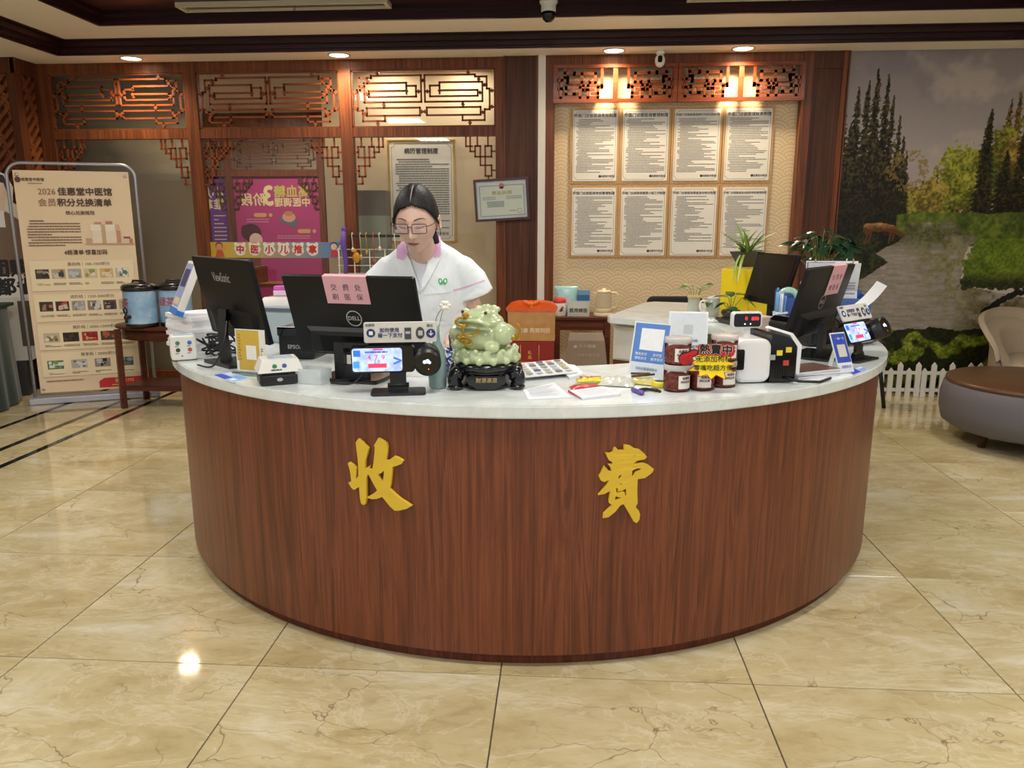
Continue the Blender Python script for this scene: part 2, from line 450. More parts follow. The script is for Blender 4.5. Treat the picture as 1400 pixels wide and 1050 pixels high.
B_ = [[(225,110),(225,280),(335,280)],[(300,110),(300,365),(385,365)],[(425,110),(425,275)],[(385,275),(475,275),(475,455),(385,455),(385,275)],
      [(560,275),(670,275),(670,455),(560,455),(560,275)],[(475,455),(560,455)],[(610,110),(610,275)],[(670,365),(745,365)],
      [(475,455),(475,600),(670,600)],[(560,455),(560,780),(670,780),(670,600)],[(670,685),(745,685)],[(615,780),(615,905),(745,905)]]
def window(n, x0, x1, postL, postR, y=WY, zr0=ZR0, zr1=ZR1, zt=ZT, s=1.0, ztop=2.75, pane=GL):
    d = .08
    f = MB().bb(x0-postL, x0, y, y+d, 0, ztop)
    if postR: f.bb(x1, x1+postR, y, y+d, 0, ztop)
    f.bb(x0, x1, y+.004, y+d-.004, zt, ztop); f.bb(x0, x1, y+.004, y+d-.004, zr0, zr1); f.bb(x0, x1, y+.004, y+d-.004, 0, .12)
    w = struct(f.build('window_%d' % n, DARK))
    bd = MB(); i = .012
    for (za, zb) in ((zr1, zt),):
        bd.bb(x0, x1, y+.012, y+.04, za, za+i); bd.bb(x0, x1, y+.012, y+.04, zb-i, zb); bd.bb(x0, x0+i, y+.012, y+.04, za, zb); bd.bb(x1-i, x1, y+.012, y+.04, za, zb)
    bd.build('bead', DARKH, w)
    fn = lambda a, b: (x0+i+(x1-x0-2*i)*(a-45)/1317, zt-i-(zt-zr1-2*i)*(b-75)/525)
    fb = bars(MB(), FRET, .0145*s, y+.016, y+.03, fn); pass
    for p in FRET:
        if len(p) == 2: xx_, zz_ = fn((p[0][0]+p[1][0])/2, (p[0][1]+p[1][1])/2); fb.box((xx_, y+.022, zz_), (.025*s,.018,.025*s), (0,PI/4,0))
    fb.build('fret_lattice', FRETW if n < 4 else DARK, w)
    k = .00048*s
    rb = bars(MB(), B_, .0135*s, y+.016, y+.03, lambda a, b: (x1+(a-745)*k, zr0-(b-110)*k)); rb.build('corner_fret', FRETW if n < 4 else DARK, w)
    bars(MB(), B_, .0135*s, y+.016, y+.03, lambda a, b: (x0-(a-745)*k, zr0-(b-110)*k)).build('corner_fret', FRETW if n < 4 else DARK, w)
    if pane:
        MB().bb(x0, x1, y+.046, y+.05, zr1, zt).build('pane', pane, w); MB().bb(x0, x1, y+.046, y+.05, .12, zr0).build('pane', pane, w)
    return w
window(1, X0b, X1a, .09, 0)
window(2, X1b, X2a, X1b-X1a, 0)
window(3, X2b, X3a, X2b-X2a, WX(690)-X3a)
# screw heads on the rails are too small to see; the carved pillar at the left end
def lattice_face(w, h):
    """key pattern: long diagonals with short staggered cross pieces; local u 0..w, v 0..h"""
    segs = []; g = .088
    for i in range(-int(h/g)-2, int(w/g)+2):
        segs.append((i*g, 0, i*g+h, h, .030, .020))
        for j in range(int(h/.13)+2):
            cx, cy = i*g+(j*.13+(i % 2)*.065)+g/2, j*.13+(i % 2)*.065
            segs.append((cx-.05, cy+.05, cx+.02, cy-.02, .026, .016))
    out = []
    for (a, b, c, d, wd, dp) in segs:
        t0, t1 = 0.0, 1.0
        for p, q in ((a-c, a), (c-a, w-a), (b-d, b), (d-b, h-b)):
            if p == 0:
                continue
            r = q/p
            if p < 0: t0 = max(t0, r)
            else: t1 = min(t1, r)
        if (t1-t0)*math.hypot(c-a, d-b) > .02: out.append((a+(c-a)*t0, b+(d-b)*t0, a+(c-a)*t1, b+(d-b)*t1, wd, dp))
    return out
pil = MB().bb(-4.2, -2.72, 4.16, 4.5, 0, 2.75)
for (a, b) in ((0,.12),(2.63,2.75)): pil.bb(-4.2, -2.69, 4.12, 4.16, a, b); pil.bb(-2.72, -2.685, 4.12, 4.5, a, b)
pil.bb(-2.76, -2.688, 4.113, 4.2, .12, 2.63); pil.bb(-2.72, -2.688, 4.36, 4.5, .12, 2.63)
pl = struct(pil.build('trim_3', wood('pillar_wood', (72,36,22), (112,60,34), .35, 2, 1.2, .2)))
KEYW = wood('carved_pillar_lattice', (112,60,32), (140,80,44), .4, 2, 1.3)
k1 = MB()
for (a, b, c, d, wd, dp) in lattice_face(.17, 2.5):
    L = math.hypot(c-a, d-b); an = math.atan2(d-b, c-a)
    k1.box((-2.712+dp/4, 4.195+(a+c)/2, .13+(b+d)/2), (dp, L, wd), (an,0,0))
k1.build('key_lattice', KEYW, pl)
k2 = MB()
for (a, b, c, d, wd, dp) in lattice_face(1.2, 2.5):
    L = math.hypot(c-a, d-b); an = math.atan2(d-b, c-a)
    k2.box((-3.97+(a+c)/2, 4.150-dp/4, .13+(b+d)/2), (L, dp, wd), (0,-an,0))
k2.build('key_lattice', KEYW, pl)

# ---- solid rear wall: panelled pillar, papered alcove, panelled pier, mural wall
XA = WX(690); XB = WX(735); XC = WX(745); XD = WX(757); XE = WX(1083); XF = WX(1096); XG = 4.015
pp = MB().bb(XA, XB, WY-.02, WY+.2, 0, 2.75); struct(pp.build('trim_4', PANELW))
pf = MB().bb(XA-.004, XA+.01, WY-.032, WY-.02, 0, 2.75).bb(XB-.016, XB, WY-.032, WY-.02, 0, 2.75)
o = struct(pf.build('trim_5', DARK))
# papered wall inside the alcove
def scales_mat():
    m, nt, b = newmat('scale_pattern_wallpaper')
    t = nt.nodes.new('ShaderNodeTexCoord'); sp = nt.nodes.new('ShaderNodeSeparateXYZ'); nt.links.new(t.outputs['Object'], sp.inputs[0])
    X = mathn(nt, 'DIVIDE', sp.outputs[0], .25); Y = mathn(nt, 'DIVIDE', sp.outputs[2], .25)
    j0 = mathn(nt, 'ADD', mathn(nt, 'FLOOR', mathn(nt, 'DIVIDE', mathn(nt, 'SUBTRACT', Y, .5), .25)), 1.0)
    done = None; val = None
    for k in range(3):
        j = mathn(nt, 'ADD', j0, float(k))
        off = mathn(nt, 'MULTIPLY', mathn(nt, 'FLOORED_MODULO', j, 2.0), .5)
        dx = mathn(nt, 'SUBTRACT', mathn(nt, 'FRACT', mathn(nt, 'ADD', mathn(nt, 'ADD', X, off), .5)), .5)
        dy = mathn(nt, 'SUBTRACT', Y, mathn(nt, 'MULTIPLY', j, .25))
        d = mathn(nt, 'SQRT', mathn(nt, 'ADD', mathn(nt, 'MULTIPLY', dx, dx), mathn(nt, 'MULTIPLY', dy, dy)))
        ins = mathn(nt, 'LESS_THAN', d, .5)
        if done is None: done, val = ins, mathn(nt, 'MULTIPLY', d, ins)
        else:
            use = mathn(nt, 'MULTIPLY', ins, mathn(nt, 'SUBTRACT', 1.0, done))
            val = mathn(nt, 'ADD', val, mathn(nt, 'MULTIPLY', d, use)); done = mathn(nt, 'ADD', done, use)
    ring = mathn(nt, 'FRACT', mathn(nt, 'ADD', mathn(nt, 'MULTIPLY', val, 9.0), .25))
    ln = ramp(nt, ring, [(.0,(0,0,0)),(.30,(0,0,0)),(.42,(1,1,1)),(.6,(1,1,1)),(.7,(0,0,0))])
    c = mix_col(nt, ln, lin((222,200,162)), lin((204,178,136)))
    nt.links.new(c, b.inputs['Base Color']); b.inputs['Roughness'].default_value = .65
    MATS['paper'] = m; return m
wb = MB().bb(XC, XE+.02, WY+.06, WY+.2, 0, 2.75).build('wall_back', scales_mat()); struct(wb)
wr = MB().bb(XG-.02, 7.5, WY+.04, WY+.2, 0, 2.75).build('wall_right_back', M('beige_wall_paint', (205,192,165), .7, var=.03)); struct(wr)
tj = MB().bb(XC, XD, WY-.02, WY+.1, 0, 2.75).bb(XD, XE, WY-.02, WY+.1, 2.675, 2.75).bb(XE, XF, WY-.03, WY+.1, 0, 2.75)
struct(tj.build('trim_6', DARK))
tp = MB().bb(XF, XG, WY-.01, WY+.1, 0, 2.75).bb(XF, XG, WY-.024, WY-.01, 2.62, 2.75); 
struct(tp.build('trim_7', PANELW))
struct(MB().bb(XG-.055, XG-.02, WY-.03, WY-.01, 0, 2.75).bb(XG-.012, XG, WY-.026, WY-.01, 0, 2.75).build('trim_8', DARK))
# carved header over the alcove
hd = MB(); z0h, z1h = WZ(141, 850), 2.672
x0h, x1h = XD-.012, XE+.012; xm = (x0h+x1h)/2; yh = WY-.045
for (a, b) in ((x0h, xm-.003), (xm+.003, x1h)):
    hd.bb(a, a+.03, yh, yh+.035, z0h, z1h); hd.bb(b-.03, b, yh, yh+.035, z0h, z1h); hd.bb(a+.03, b-.03, yh, yh+.035, z0h, z0h+.03); hd.bb(a+.03, b-.03, yh, yh+.035, z1h-.025, z1h)
    hd.bb(a+.03, a+.04, yh+.008, yh+.03, z0h+.03, z1h-.025); hd.bb(b-.04, b-.03, yh+.008, yh+.03, z0h+.03, z1h-.025)
hdr = struct(hd.build('trim_9', FRETW))
S_ = [[(540,110),(540,318),(500,318),(500,430)],[(330,170),(470,170),(470,268),(412,268),(412,240)],[(330,170),(330,262),(180,262),(180,210),(120,210)],
      [(250,110),(250,170),(330,170)],[(150,110),(150,160),(250,160)],[(150,160),(150,210)],
      [(395,262),(395,345),(345,345),(345,262)],[(165,318),(312,318),(312,440)],[(165,318),(165,388),(255,388),(245,352)],
      [(330,300),(540,300)],[(70,240),(180,240)],[(70,330),(165,330)],[(120,240),(120,330)],[(110,335),(110,430)],[(100,430),(500,430)],[(380,345),(450,345)],[(395,345),(395,430)],[(440,385),(500,385)]]
for (a, b) in ((x0h, xm), (xm, x1h)):
    fn = lambda u, v, a=a, b=b: (a+.03+(b-a-.06)*(u-70)/1216, z1h-.03-(z1h-z0h-.06)*(v-115)/330)
    sc = S_+[[(1356-x, y) for x, y in p] for p in S_]
    h2 = bars(MB(), sc, .0225, yh+.008, yh+.028, fn)
    xa, za = fn(655, 0); xb_, zb_ = fn(705, 0)
    h2.bb(xa, xb_, yh+.006, yh+.03, z0h+.03, z1h-.025)
    h2.build('scroll_fret', FRETW, hdr)
# white cable duct beside the alcove
du = MB().bb(XB+.001, XC-.001, WY-.035, WY+.0, .0, 2.75)
tag(du.build('cable_duct', M('white_plastic_duct', (225,220,210), .4)), 'slim white plastic cable duct running down beside the papered alcove', 'duct')

struct(MB().bb(-4.8, -4.7, -1.5, 4.2, 0, 2.75).build('wall_left', M('left_wall_paint', (206,192,166), .7, var=.03)))
struct(MB().bb(7.3, 7.4, -1.5, 4.4, 0, 2.75).build('wall_right', M('right_wall_paint', (206,192,166), .7, var=.03)))
# ---- what shows through the glass
BWALL = M('grey_brown_lacquer_wall', (178,168,150), .4, var=.08, scale=3)
struct(MB().bb(-4.2, aty(268, 300, 5.0).x, 5.0, 5.1, 0, 2.75).build('wall_inner_left', BWALL))
xw = aty(447, 300, 4.95).x
struct(MB().bb(xw, 2.2, 4.95, 5.05, 0, 2.75).build('wall_inner_right', M('warm_cream_wall', (222,200,165), .6, var=.03, scale=4)))
struct(MB().bb(-4.3, -4.2, 4.6, 9.5, 0, 2.75).bb(2.2, 2.3, 4.7, 9.5, 0, 2.75).build('wall_inner_sides', M('corridor_wall', (190,175,150), .7)))
struct(MB().bb(-4.3, 2.3, 9.4, 9.5, 0, 2.75).build('wall_far', M('corridor_far_wall', (196,180,156), .7)))
YR = 7.4
xr0, xr1 = aty(319, 280, YR).x, aty(436, 280, YR).x; pw = aty(445,280,YR).x-xr1
zr = aty(380, 237, YR).z; zt_ = aty(380, 192, YR).z
window(4, xr0, xr1, pw, pw, YR, zr-.035, zr+.035, min(zt_+.05, 2.7), 1.0, 2.75, None)
window(5, xr0-pw-1.15, xr0-pw, pw, 0, YR, zr-.035, zr+.035, min(zt_+.05, 2.7), 1.0, 2.75, None)
window(6, xr1+pw, xr1+pw+1.15, 0.001, pw, YR, zr-.035, zr+.035, min(zt_+.05, 2.7), 1.0, 2.75, None)
for (x, y, w) in ((-1.9, 6.3, 18), (-1.0, 6.3, 18), (-1.6, 8.3, 16), (.2, 4.72, 5), (.9, 4.72, 5)):
    area('inner_room_light', (x, y, 2.742), .1, .1, w, (1,.9,.76))

# ---- forest mural printed on the right rear wall
def fbm(h, w, cell, seed, octv=4):
    rng = np.random.RandomState(seed); out = np.zeros((h, w)); amp = 1; tot = 0
    for o in range(octv):
        c = max(cell/2**o, 1.5); gh, gw = int(h/c)+3, int(w/c)+3; g = rng.rand(gh, gw)
        yy = np.arange(h)/c; xx = np.arange(w)/c; yi = yy.astype(int); xi = xx.astype(int)
        fy = (yy-yi)[:,None]; fx = (xx-xi)[None,:]; fy = fy*fy*(3-2*fy); fx = fx*fx*(3-2*fx)
        a = g[yi][:,xi]; b = g[yi][:,xi+1]; cc = g[yi+1][:,xi]; d = g[yi+1][:,xi+1]
        out += amp*((a*(1-fx)+b*fx)*(1-fy)+(cc*(1-fx)+d*fx)*fy); tot += amp; amp *= .55
    return out/tot
def paint_mural():
    H, W = 476, 430
    yy, xx = np.mgrid[0:H, 0:W].astype(float)
    px = xx; py = yy+66                            # rows count like the wall's own pixels, top to bottom
    img = np.zeros((H, W, 3)); A = lambda c: np.array(c, float)
    def put(mask, col):
        m = np.clip(mask, 0, 1)[..., None]; img[:] = img*(1-m)+col*m
    def two(a, b, t): t = np.clip(t, 0, 1)[..., None]; return A(a)*(1-t)+A(b)*t
    n1 = fbm(H, W, 110, 1); n2 = fbm(H, W, 44, 2); n3 = fbm(H, W, 14, 3, 3); n4 = fbm(H, W, 5, 4, 2); n5 = fbm(H, W, 2.6, 5, 1)
    img[:] = two((150,142,146), (196,184,176), (py-70)/190)
    put(np.clip((n1-.47)*5, 0, 1)*np.clip((270-py)/120, 0, 1)*.85, two((122,114,134), (140,132,146), n2))
    put(np.clip((n2-.50)*5, 0, 1)*.55, A((208,196,184)))
    def conifer(cx, top, bot, wd, dark, light, side=0):
        t = (py-top)/(bot-top); tier = ((py-top+n3*8) % 7.5)/7.5
        half = wd*np.clip(t, 0, 1)**.8*(.5+.5*tier)+.8+(n5-.5)*7*np.clip(t*4, .15, 1)
        m = (np.abs(xx-cx-(n3-.5)*4) < half) & (t > 0) & (t < 1)
        k = n5*1.5-.35+side*np.clip((xx-cx)/max(wd,1), -1, 1)*.5-np.clip(t-.55, 0, 1)*.5
        put(m*1.0, two(dark, light, k))
    def bush(cx, cy, a, b, dark, light):
        d = ((xx-cx)/a)**2+((py-cy)/b)**2
        m = d < 1+(n4-.5)*1.6
        put(m*1.0, two(dark, light, n5*1.1+(n3-.5)*1.2-.15+np.clip((cy-py)/b, -1, 1)*.35))
    rg = np.random.RandomState(12)
    edge = lambda x: np.interp(x, [88,110,140,165,190,215,240,262,300,430], [262,250,232,214,196,168,128,122,130,110])
    for k in range(16):                            # skyline spruces on the right slope
        x = 100+k*21+rg.uniform(-5,5); conifer(x, edge(x)-rg.uniform(-4,16), 300, 8+x*.035, (52,40,20), (150,112,56), .3)
    for k in range(60):                            # broadleaf slope
        x = rg.uniform(92, 430); tp = edge(x); y = rg.uniform(tp+26, 282); s_ = rg.uniform(9, 24)
        c = [((70,70,20),(172,166,60)),((58,62,18),(150,160,52)),((96,80,28),(196,164,74)),((40,44,14),(120,132,40))][rg.randint(4)]
        bush(x, y, s_, s_*rg.uniform(1.0,1.7), *c)
    bush(170, 235, 34, 44, (84,86,22), (186,186,66)); bush(132, 262, 26, 26, (90,80,26), (190,166,70))
    for k in range(9):                             # darker wood at the right
        x = 205+k*24+rg.uniform(-6,6); conifer(x, 175+rg.uniform(-40,30), 306, 16+rg.uniform(0,8), (8,8,4), (74,66,26), .3)
    for (cx, tp, w, bt) in ((-4,120,26,330),(16,112,22,330),(30,104,20,335),(42,88,20,335),(56,96,18,335),(66,124,15,330),(78,150,14,330),(86,178,13,325),(10,160,26,335),(48,180,30,340),(92,198,12,318),(30,190,34,340),(74,220,22,332)):
        conifer(cx, tp, bt, w, (10,10,5), (104,88,44), .25)
    put(((xx < 90+(n3-.5)*30) & (py > 210) & (py < 345))*np.clip((py-205)/70, 0, 1)*.88, two((8,8,4), (46,42,20), n5))
    put((np.abs(np.sqrt((xx-96)**2+(py-225)**2)-(14+n4*16)) < 6)*(n5 > .45)*.7, A((150,124,52)))       # leaning birch twigs
    land = (py > 284+(n2-.5)*10) & (py < 330) & (xx > 86)
    put(land*1.0, two((54,70,16), (124,138,46), n4*.9+(n3-.5)))
    left_b = np.interp(py[:,0], [296,308,322,340,352,380,400,450,470], [96,104,96,60,82,36,8,-10,-10])
    right_b = np.interp(py[:,0], [294,302,310,318,330,345,385,405,470], [168,178,192,204,196,188,190,300,440])
    riv = (py > 296+(n4-.5)*4) & (py < 454) & (xx > left_b[:,None]+(n3-.5)*14) & (xx < right_b[:,None]+(n3-.5)*10)
    rip = np.clip((np.repeat(fbm(H, W//6+1, 2.4, 31, 2), 6, axis=1)[:, :W]-.3)*2.2, 0, 1)
    put(riv*1.0, two((172,160,146), (128,120,110), rip*.5+n4*.4))
    rf = np.clip(1-np.abs(xx-152-(py-330)*.42)/62, 0, 1)*np.clip((462-py)/110, 0, 1)*np.clip((fbm(H, W, 9, 21, 2)-.30)*4, 0, 1)
    put(riv*rf*.8, two((92,92,44), (150,146,84), n5))
    put(riv*np.clip((338-py)/26, 0, 1)*np.clip((n2-.30)*5, 0, 1)*.75, two((40,44,18), (96,100,48), n5))
    put(riv*np.clip((46-xx)/40, 0, 1)*np.clip((n3-.3)*4, 0, 1)*.85, two((34,30,22), (84,78,62), n5))
    put(riv*np.clip((xx-180)/50, 0, 1)*np.clip((py-345)/30, 0, 1)*np.clip((n3-.36)*5, 0, 1)*.75, two((52,46,18), (110,98,44), n5))
    lb = (xx < left_b[:,None]+(n3-.5)*14) & (py > 312) & (py < 400)
    put(lb*1.0, two((12,14,6), (70,76,34), n5*.8+(n3-.5)))
    gb = (xx > np.interp(py[:,0], [316,330,350,386], [214,202,190,188])[:,None]+(n4-.5)*14) & (py > 318) & (py < 390+(n4-.5)*10)
    put(gb*1.0, two((64,86,12), (140,158,44), n5*.7+(n3-.3)*.8)); put(gb*np.clip((py-364)/18, 0, 1)*.92, two((14,16,6), (54,60,18), n5))
    ms = py > 447+(n3-.5)*14
    put(ms*1.0, two((16,18,6), (48,54,16), n5)); band = np.sin(py*.16+n2*9+xx*.02)
    put(ms*np.clip(band*1.6, 0, 1)*.95, two((74,88,16), (168,182,56), n5*.9+(n3-.5)))
    def ell(cx, cy, a, b, an=0):
        c, s = math.cos(an), math.sin(an); X = (px-cx)*c+(py-cy)*s; Y = -(px-cx)*s+(py-cy)*c
        return ((X/a)**2+(Y/b)**2 < 1)
    leg = lambda x, y1: (np.abs(px-x-(y1-py)*.15) < 1.3) & (py > 306) & (py < y1)
    deer = ell(62,303,19,6.2)|ell(46,305,7,8)|ell(80,305,7,6)|ell(88,309,8,3.6,.6)|ell(96,314,5,2.6,.6)|leg(44,328)|leg(49,325)|leg(78,326)|leg(83,323)
    put(deer*1.0, two((96,58,30), (190,140,92), n5*.6+np.clip((303-py)/8, -.5, .6)))
    br = (np.abs(py-(424-(xx-222)*.55)-(n3-.5)*16) < 4.5) & (xx > 222) & (xx < 300)
    put(br*1.0, A((16,12,8)))
    return np.clip(img*.97, 0, 255), H, W
def make_mural():
    img, H, W = paint_mural()
    x0, x1, z0, z1 = XG+.002, XG+.002+W/182.0, .02, 2.752
    gx = np.linspace(x0, x1, W); gz = np.linspace(z1, z0, H)
    XX, ZZ = np.meshgrid(gx, gz)
    vs = np.stack([XX, np.full_like(XX, WY-.002), ZZ], -1).reshape(-1, 3)
    idx = np.arange(H*W).reshape(H, W)
    fs = np.stack([idx[1:,:-1], idx[1:,1:], idx[:-1,1:], idx[:-1,:-1]], -1).reshape(-1, 4)
    me = bpy.data.meshes.new('forest_mural'); me.vertices.add(len(vs)); me.vertices.foreach_set('co', vs.ravel())
    me.loops.add(fs.size); me.loops.foreach_set('vertex_index', fs.ravel().astype(np.int32))
    me.polygons.add(len(fs)); me.polygons.foreach_set('loop_start', np.arange(0, fs.size, 4, dtype=np.int32))
    me.update(); me.validate()
    c = img.reshape(-1, 3)/255.0; c = np.where(c <= .04045, c/12.92, ((c+.055)/1.055)**2.4)
    at = me.color_attributes.new('col', 'FLOAT_COLOR', 'POINT')
    at.data.foreach_set('color', np.concatenate([c, np.ones((len(c),1))], 1).ravel().astype(np.float32))
    me.materials.append(vcol('printed_mural_vinyl', .5, spec=.3))
    root = thing('forest_mural', 'wall-high printed mural of a spruce forest and river with a grazing deer', 'mural', (x0, WY, 0))
    o = bpy.data.objects.new('print', me); COL.objects.link(o); o.parent = root; o.location = (-x0, -WY, 0)
    MB().bb(0, x1-x0, 0, .012, .02, 2.75).build('backing', M('mural_backing', (190,185,175), .6), root)
make_mural()
# ================================================================== counter
CX, CY, RT, RW, RP = 1.6, 1.684, 1.672, 1.643, 1.614
ZW0, ZW1, ZTOP = .045, .847, .888
def slab(mb, poly, z0, z1):
    n = len(poly); ar = sum(poly[i][0]*poly[(i+1)%n][1]-poly[(i+1)%n][0]*poly[i][1] for i in range(n))
    if ar < 0: poly = poly[::-1]
    vs = [(x,y,z0) for x, y in poly]+[(x,y,z1) for x, y in poly]
    fs = [tuple(reversed(range(n))), tuple(range(n, 2*n))]+[(i,(i+1)%n,n+(i+1)%n,n+i) for i in range(n)]
    return mb.add(vs, fs)
def pol(r, a): a = math.radians(a); return (CX+r*math.cos(a), CY+r*math.sin(a))
def arc_slab(mb, r0, r1, a0, a1, z0, z1, n):
    for k in range(n):
        b0, b1 = a0+(a1-a0)*k/n, a0+(a1-a0)*(k+1)/n
        P = [pol(r0,b0), pol(r1,b0), pol(r1,b1), pol(r0,b1)]
        b = len(mb.v); mb.v += [(x,y,z0) for x, y in P]+[(x,y,z1) for x, y in P]
        fs = [(0,3,2,1),(4,5,6,7),(1,2,6,5),(3,0,4,7)]
        if k == 0: fs.append((0,1,5,4))
        if k == n-1: fs.append((2,3,7,6))
        for f in fs:
            mb.f.append(tuple(i+b for i in f)); mb.sm.append(f in ((1,2,6,5),(3,0,4,7))); mb.c.append(None)
    return mb
def merged(o, d=1e-5, auto=None):
    bm = bmesh.new(); bm.from_mesh(o.data); bmesh.ops.remove_doubles(bm, verts=bm.verts, dist=d)
    bm.to_mesh(o.data); bm.free()
    if auto: o.data.set_sharp_from_angle(angle=math.radians(auto))
    return o
def counter_wood():
    m, nt, b = newmat('reddish_walnut_veneer')
    v1 = coords(nt, (9,9,.42)); v2 = coords(nt, (70,70,1.1)); v3 = coords(nt, (230,230,5))
    n1 = noise(nt, v1, 2.4, 5, .6, 1.0); n2 = noise(nt, v2, 1, 4, .6, .2); n3 = noise(nt, v3, 1, 2)
    c = ramp(nt, n1.outputs[0], [(.28, lin((84,40,25))), (.45, lin((108,54,32))), (.56, lin((126,68,41))), (.64, lin((98,48,29))), (.78, lin((120,62,38)))])
    st = ramp(nt, n2.outputs[0], [(.30, (.70,.66,.64)), (.5, (.96,.95,.94)), (.66, (1.12,1.08,1.02)), (.8, (.86,.84,.82))])
    pr_ = ramp(nt, n3.outputs[0], [(.36, (.78,.76,.74)), (.52, (1,1,1))])
    nt.links.new(mix_col(nt, 1.0, mix_col(nt, 1.0, c, st, 'MULTIPLY'), pr_, 'MULTIPLY'), b.inputs['Base Color'])
    b.inputs['Roughness'].default_value = .36
    bp = nt.nodes.new('ShaderNodeBump'); bp.inputs['Strength'].default_value = .1; bp.inputs['Distance'].default_value = .001
    nt.links.new(n3.outputs[0], bp.inputs['Height']); nt.links.new(bp.outputs[0], b.inputs['Normal'])
    return m
CW = counter_wood()
def stone():
    m, nt, b = newmat('white_quartz_worktop')
    v = coords(nt); n1 = noise(nt, v, 3, 6, .6, 1.2); n2 = noise(nt, v, 9, 5, .7)
    c = ramp(nt, n1.outputs[0], [(.35, lin((208,214,212))), (.5, lin((224,230,229))), (.62, lin((214,219,216)))])
    g = ramp(nt, n2.outputs[0], [(.3, (.90,.895,.88)), (.5, (1,1,1))])
    nt.links.new(mix_col(nt, 1.0, c, g, 'MULTIPLY'), b.inputs['Base Color']); b.inputs['Roughness'].default_value = .09
    return m
STONE = stone()
ctr = thing('reception_counter', 'large semicircular wood-veneer reception counter with white stone top and gold characters', 'counter', (CX, CY, 0))
off = (-CX, -CY, 0)
o = arc_slab(MB(), 1.60, RW, 170, 372, ZW0, ZW1, 90).build('front_panel', CW, ctr, loc=off); merged(o, auto=40)
o = arc_slab(MB(), 1.585, RP, 170.5, 371.5, 0, .06, 80).build('plinth', wood('dark_plinth_veneer', (84,38,26), (110,54,36), .25, 2, 1, .3), ctr, loc=off); merged(o, auto=40)
ring = [pol(RT, a) for a in np.linspace(168, 361, 110)]
wing = [(3.31,1.9),(3.40,2.25),(3.44,2.6),(3.40,2.95),(2.42,3.22),(2.35,3.16),(2.05,2.36),(2.06,2.30),(2.18,2.22),(2.335,2.10),(2.47,1.96)]
inner = [pol(1.02, a) for a in np.linspace(372, 168, 70)]
inner[0] = (2.56,1.86)
o = slab(MB(), ring+wing+inner[1:], ZW1, ZTOP).build('worktop', STONE, ctr, loc=off)
bm = bmesh.new(); bm.from_mesh(o.data); bmesh.ops.bevel(bm, geom=[e for e in bm.edges if abs(e.verts[0].co.z-e.verts[1].co.z) < 1e-6], offset=.004, segments=2, affect='EDGES'); bm.to_mesh(o.data); bm.free()
# inner supports and wing base
arc_slab(MB(), 1.03, 1.05, 170, 372, .70, ZW1, 40).build('inner_fascia', M('grey_board', (170,168,160), .6), ctr, loc=off)
for a in (171, 215, 260, 305, 345):
    x, y = pol(1.33, a); MB().box((x, y, .42), (.56,.025,.84), (0,0,math.radians(a))).build('gable', CW, ctr, loc=off)
slab(MB(), [(2.88,2.3),(3.25,2.3),(3.2,2.85),(2.8,2.95)], 0, ZW1).build('wing_pedestal', CW, ctr, loc=off)
# gold characters traced on the veneer
def cyl_hit(px, py, R=RW):
    d = ray(px, py); ox, oy = CAM.x-CX, CAM.y-CY
    a = d.x*d.x+d.y*d.y; b = 2*(ox*d.x+oy*d.y); c = ox*ox+oy*oy-R*R
    t = (-b-math.sqrt(b*b-4*a*c))/(2*a); p = CAM+d*t
    return (math.atan2(p.y-CY, p.x-CX)*R, p.z)
def glyph(outs, x0, y0, s, name, label, depth=.011):
    cv = bpy.data.curves.new('g', 'CURVE'); cv.dimensions = '2D'; cv.fill_mode = 'BOTH'; cv.extrude = depth/2; cv.bevel_depth = .0012; cv.bevel_resolution = 1
    for pts in outs:
        sp = cv.splines.new('POLY'); sp.points.add(len(pts)-1); sp.use_cyclic_u = True
        for i, (a, b) in enumerate(pts):
            u, z = cyl_hit(x0+a/s, y0+b/s); sp.points[i].co = (u, z, 0, 1)
    ob = bpy.data.objects.new('g', cv); me = bpy.data.meshes.new_from_object(ob)
    bpy.data.objects.remove(ob); bpy.data.curves.remove(cv)
    for v in me.vertices:
        r = RW+.002+depth/2+v.co.z; th = v.co.x/RW
        v.co = Vector((r*math.cos(th), r*math.sin(th), v.co.y))
    me.name = name; me.materials.clear(); me.materials.append(M('matte_gold_acrylic', (218,182,58), .55, 0, .03, spec=.25))
    me.polygons.foreach_set('use_smooth', [True]*len(me.polygons)); me.set_sharp_from_angle(angle=math.radians(25))
    q = bpy.data.objects.new(name, me); COL.objects.link(q); q.parent = ctr; q['label'] = label
SHOU = [[(180,125),(208,82),(250,115),(330,200),(325,225),(305,300),(290,350),(287,450),(300,452),(345,418),(340,455),(380,462),(385,440),(398,380),(412,250),(415,185),(405,160),(430,120),(455,75),(500,95),(550,135),(565,175),(560,260),(545,350),(580,350),(605,335),(650,298),(700,315),(760,350),(740,385),(680,410),(625,425),(620,500),(605,640),(590,700),(650,760),(720,820),(860,910),(800,945),(700,968),(655,965),(600,915),(540,840),(505,795),(440,820),(380,825),(315,808),(400,760),(445,720),(400,640),(345,535),(325,510),(305,560),(303,700),(303,850),(290,890),(265,895),(243,875),(230,800),(220,670),(185,690),(155,710),(125,685),(90,625),(125,610),(115,520),(100,440),(82,385),(95,375),(140,405),(180,440),(178,500),(172,580),(210,550),(212,470),(205,330),(190,220)],
        [(440,518),(485,505),(525,462),(527,520),(515,590),(503,615)]]
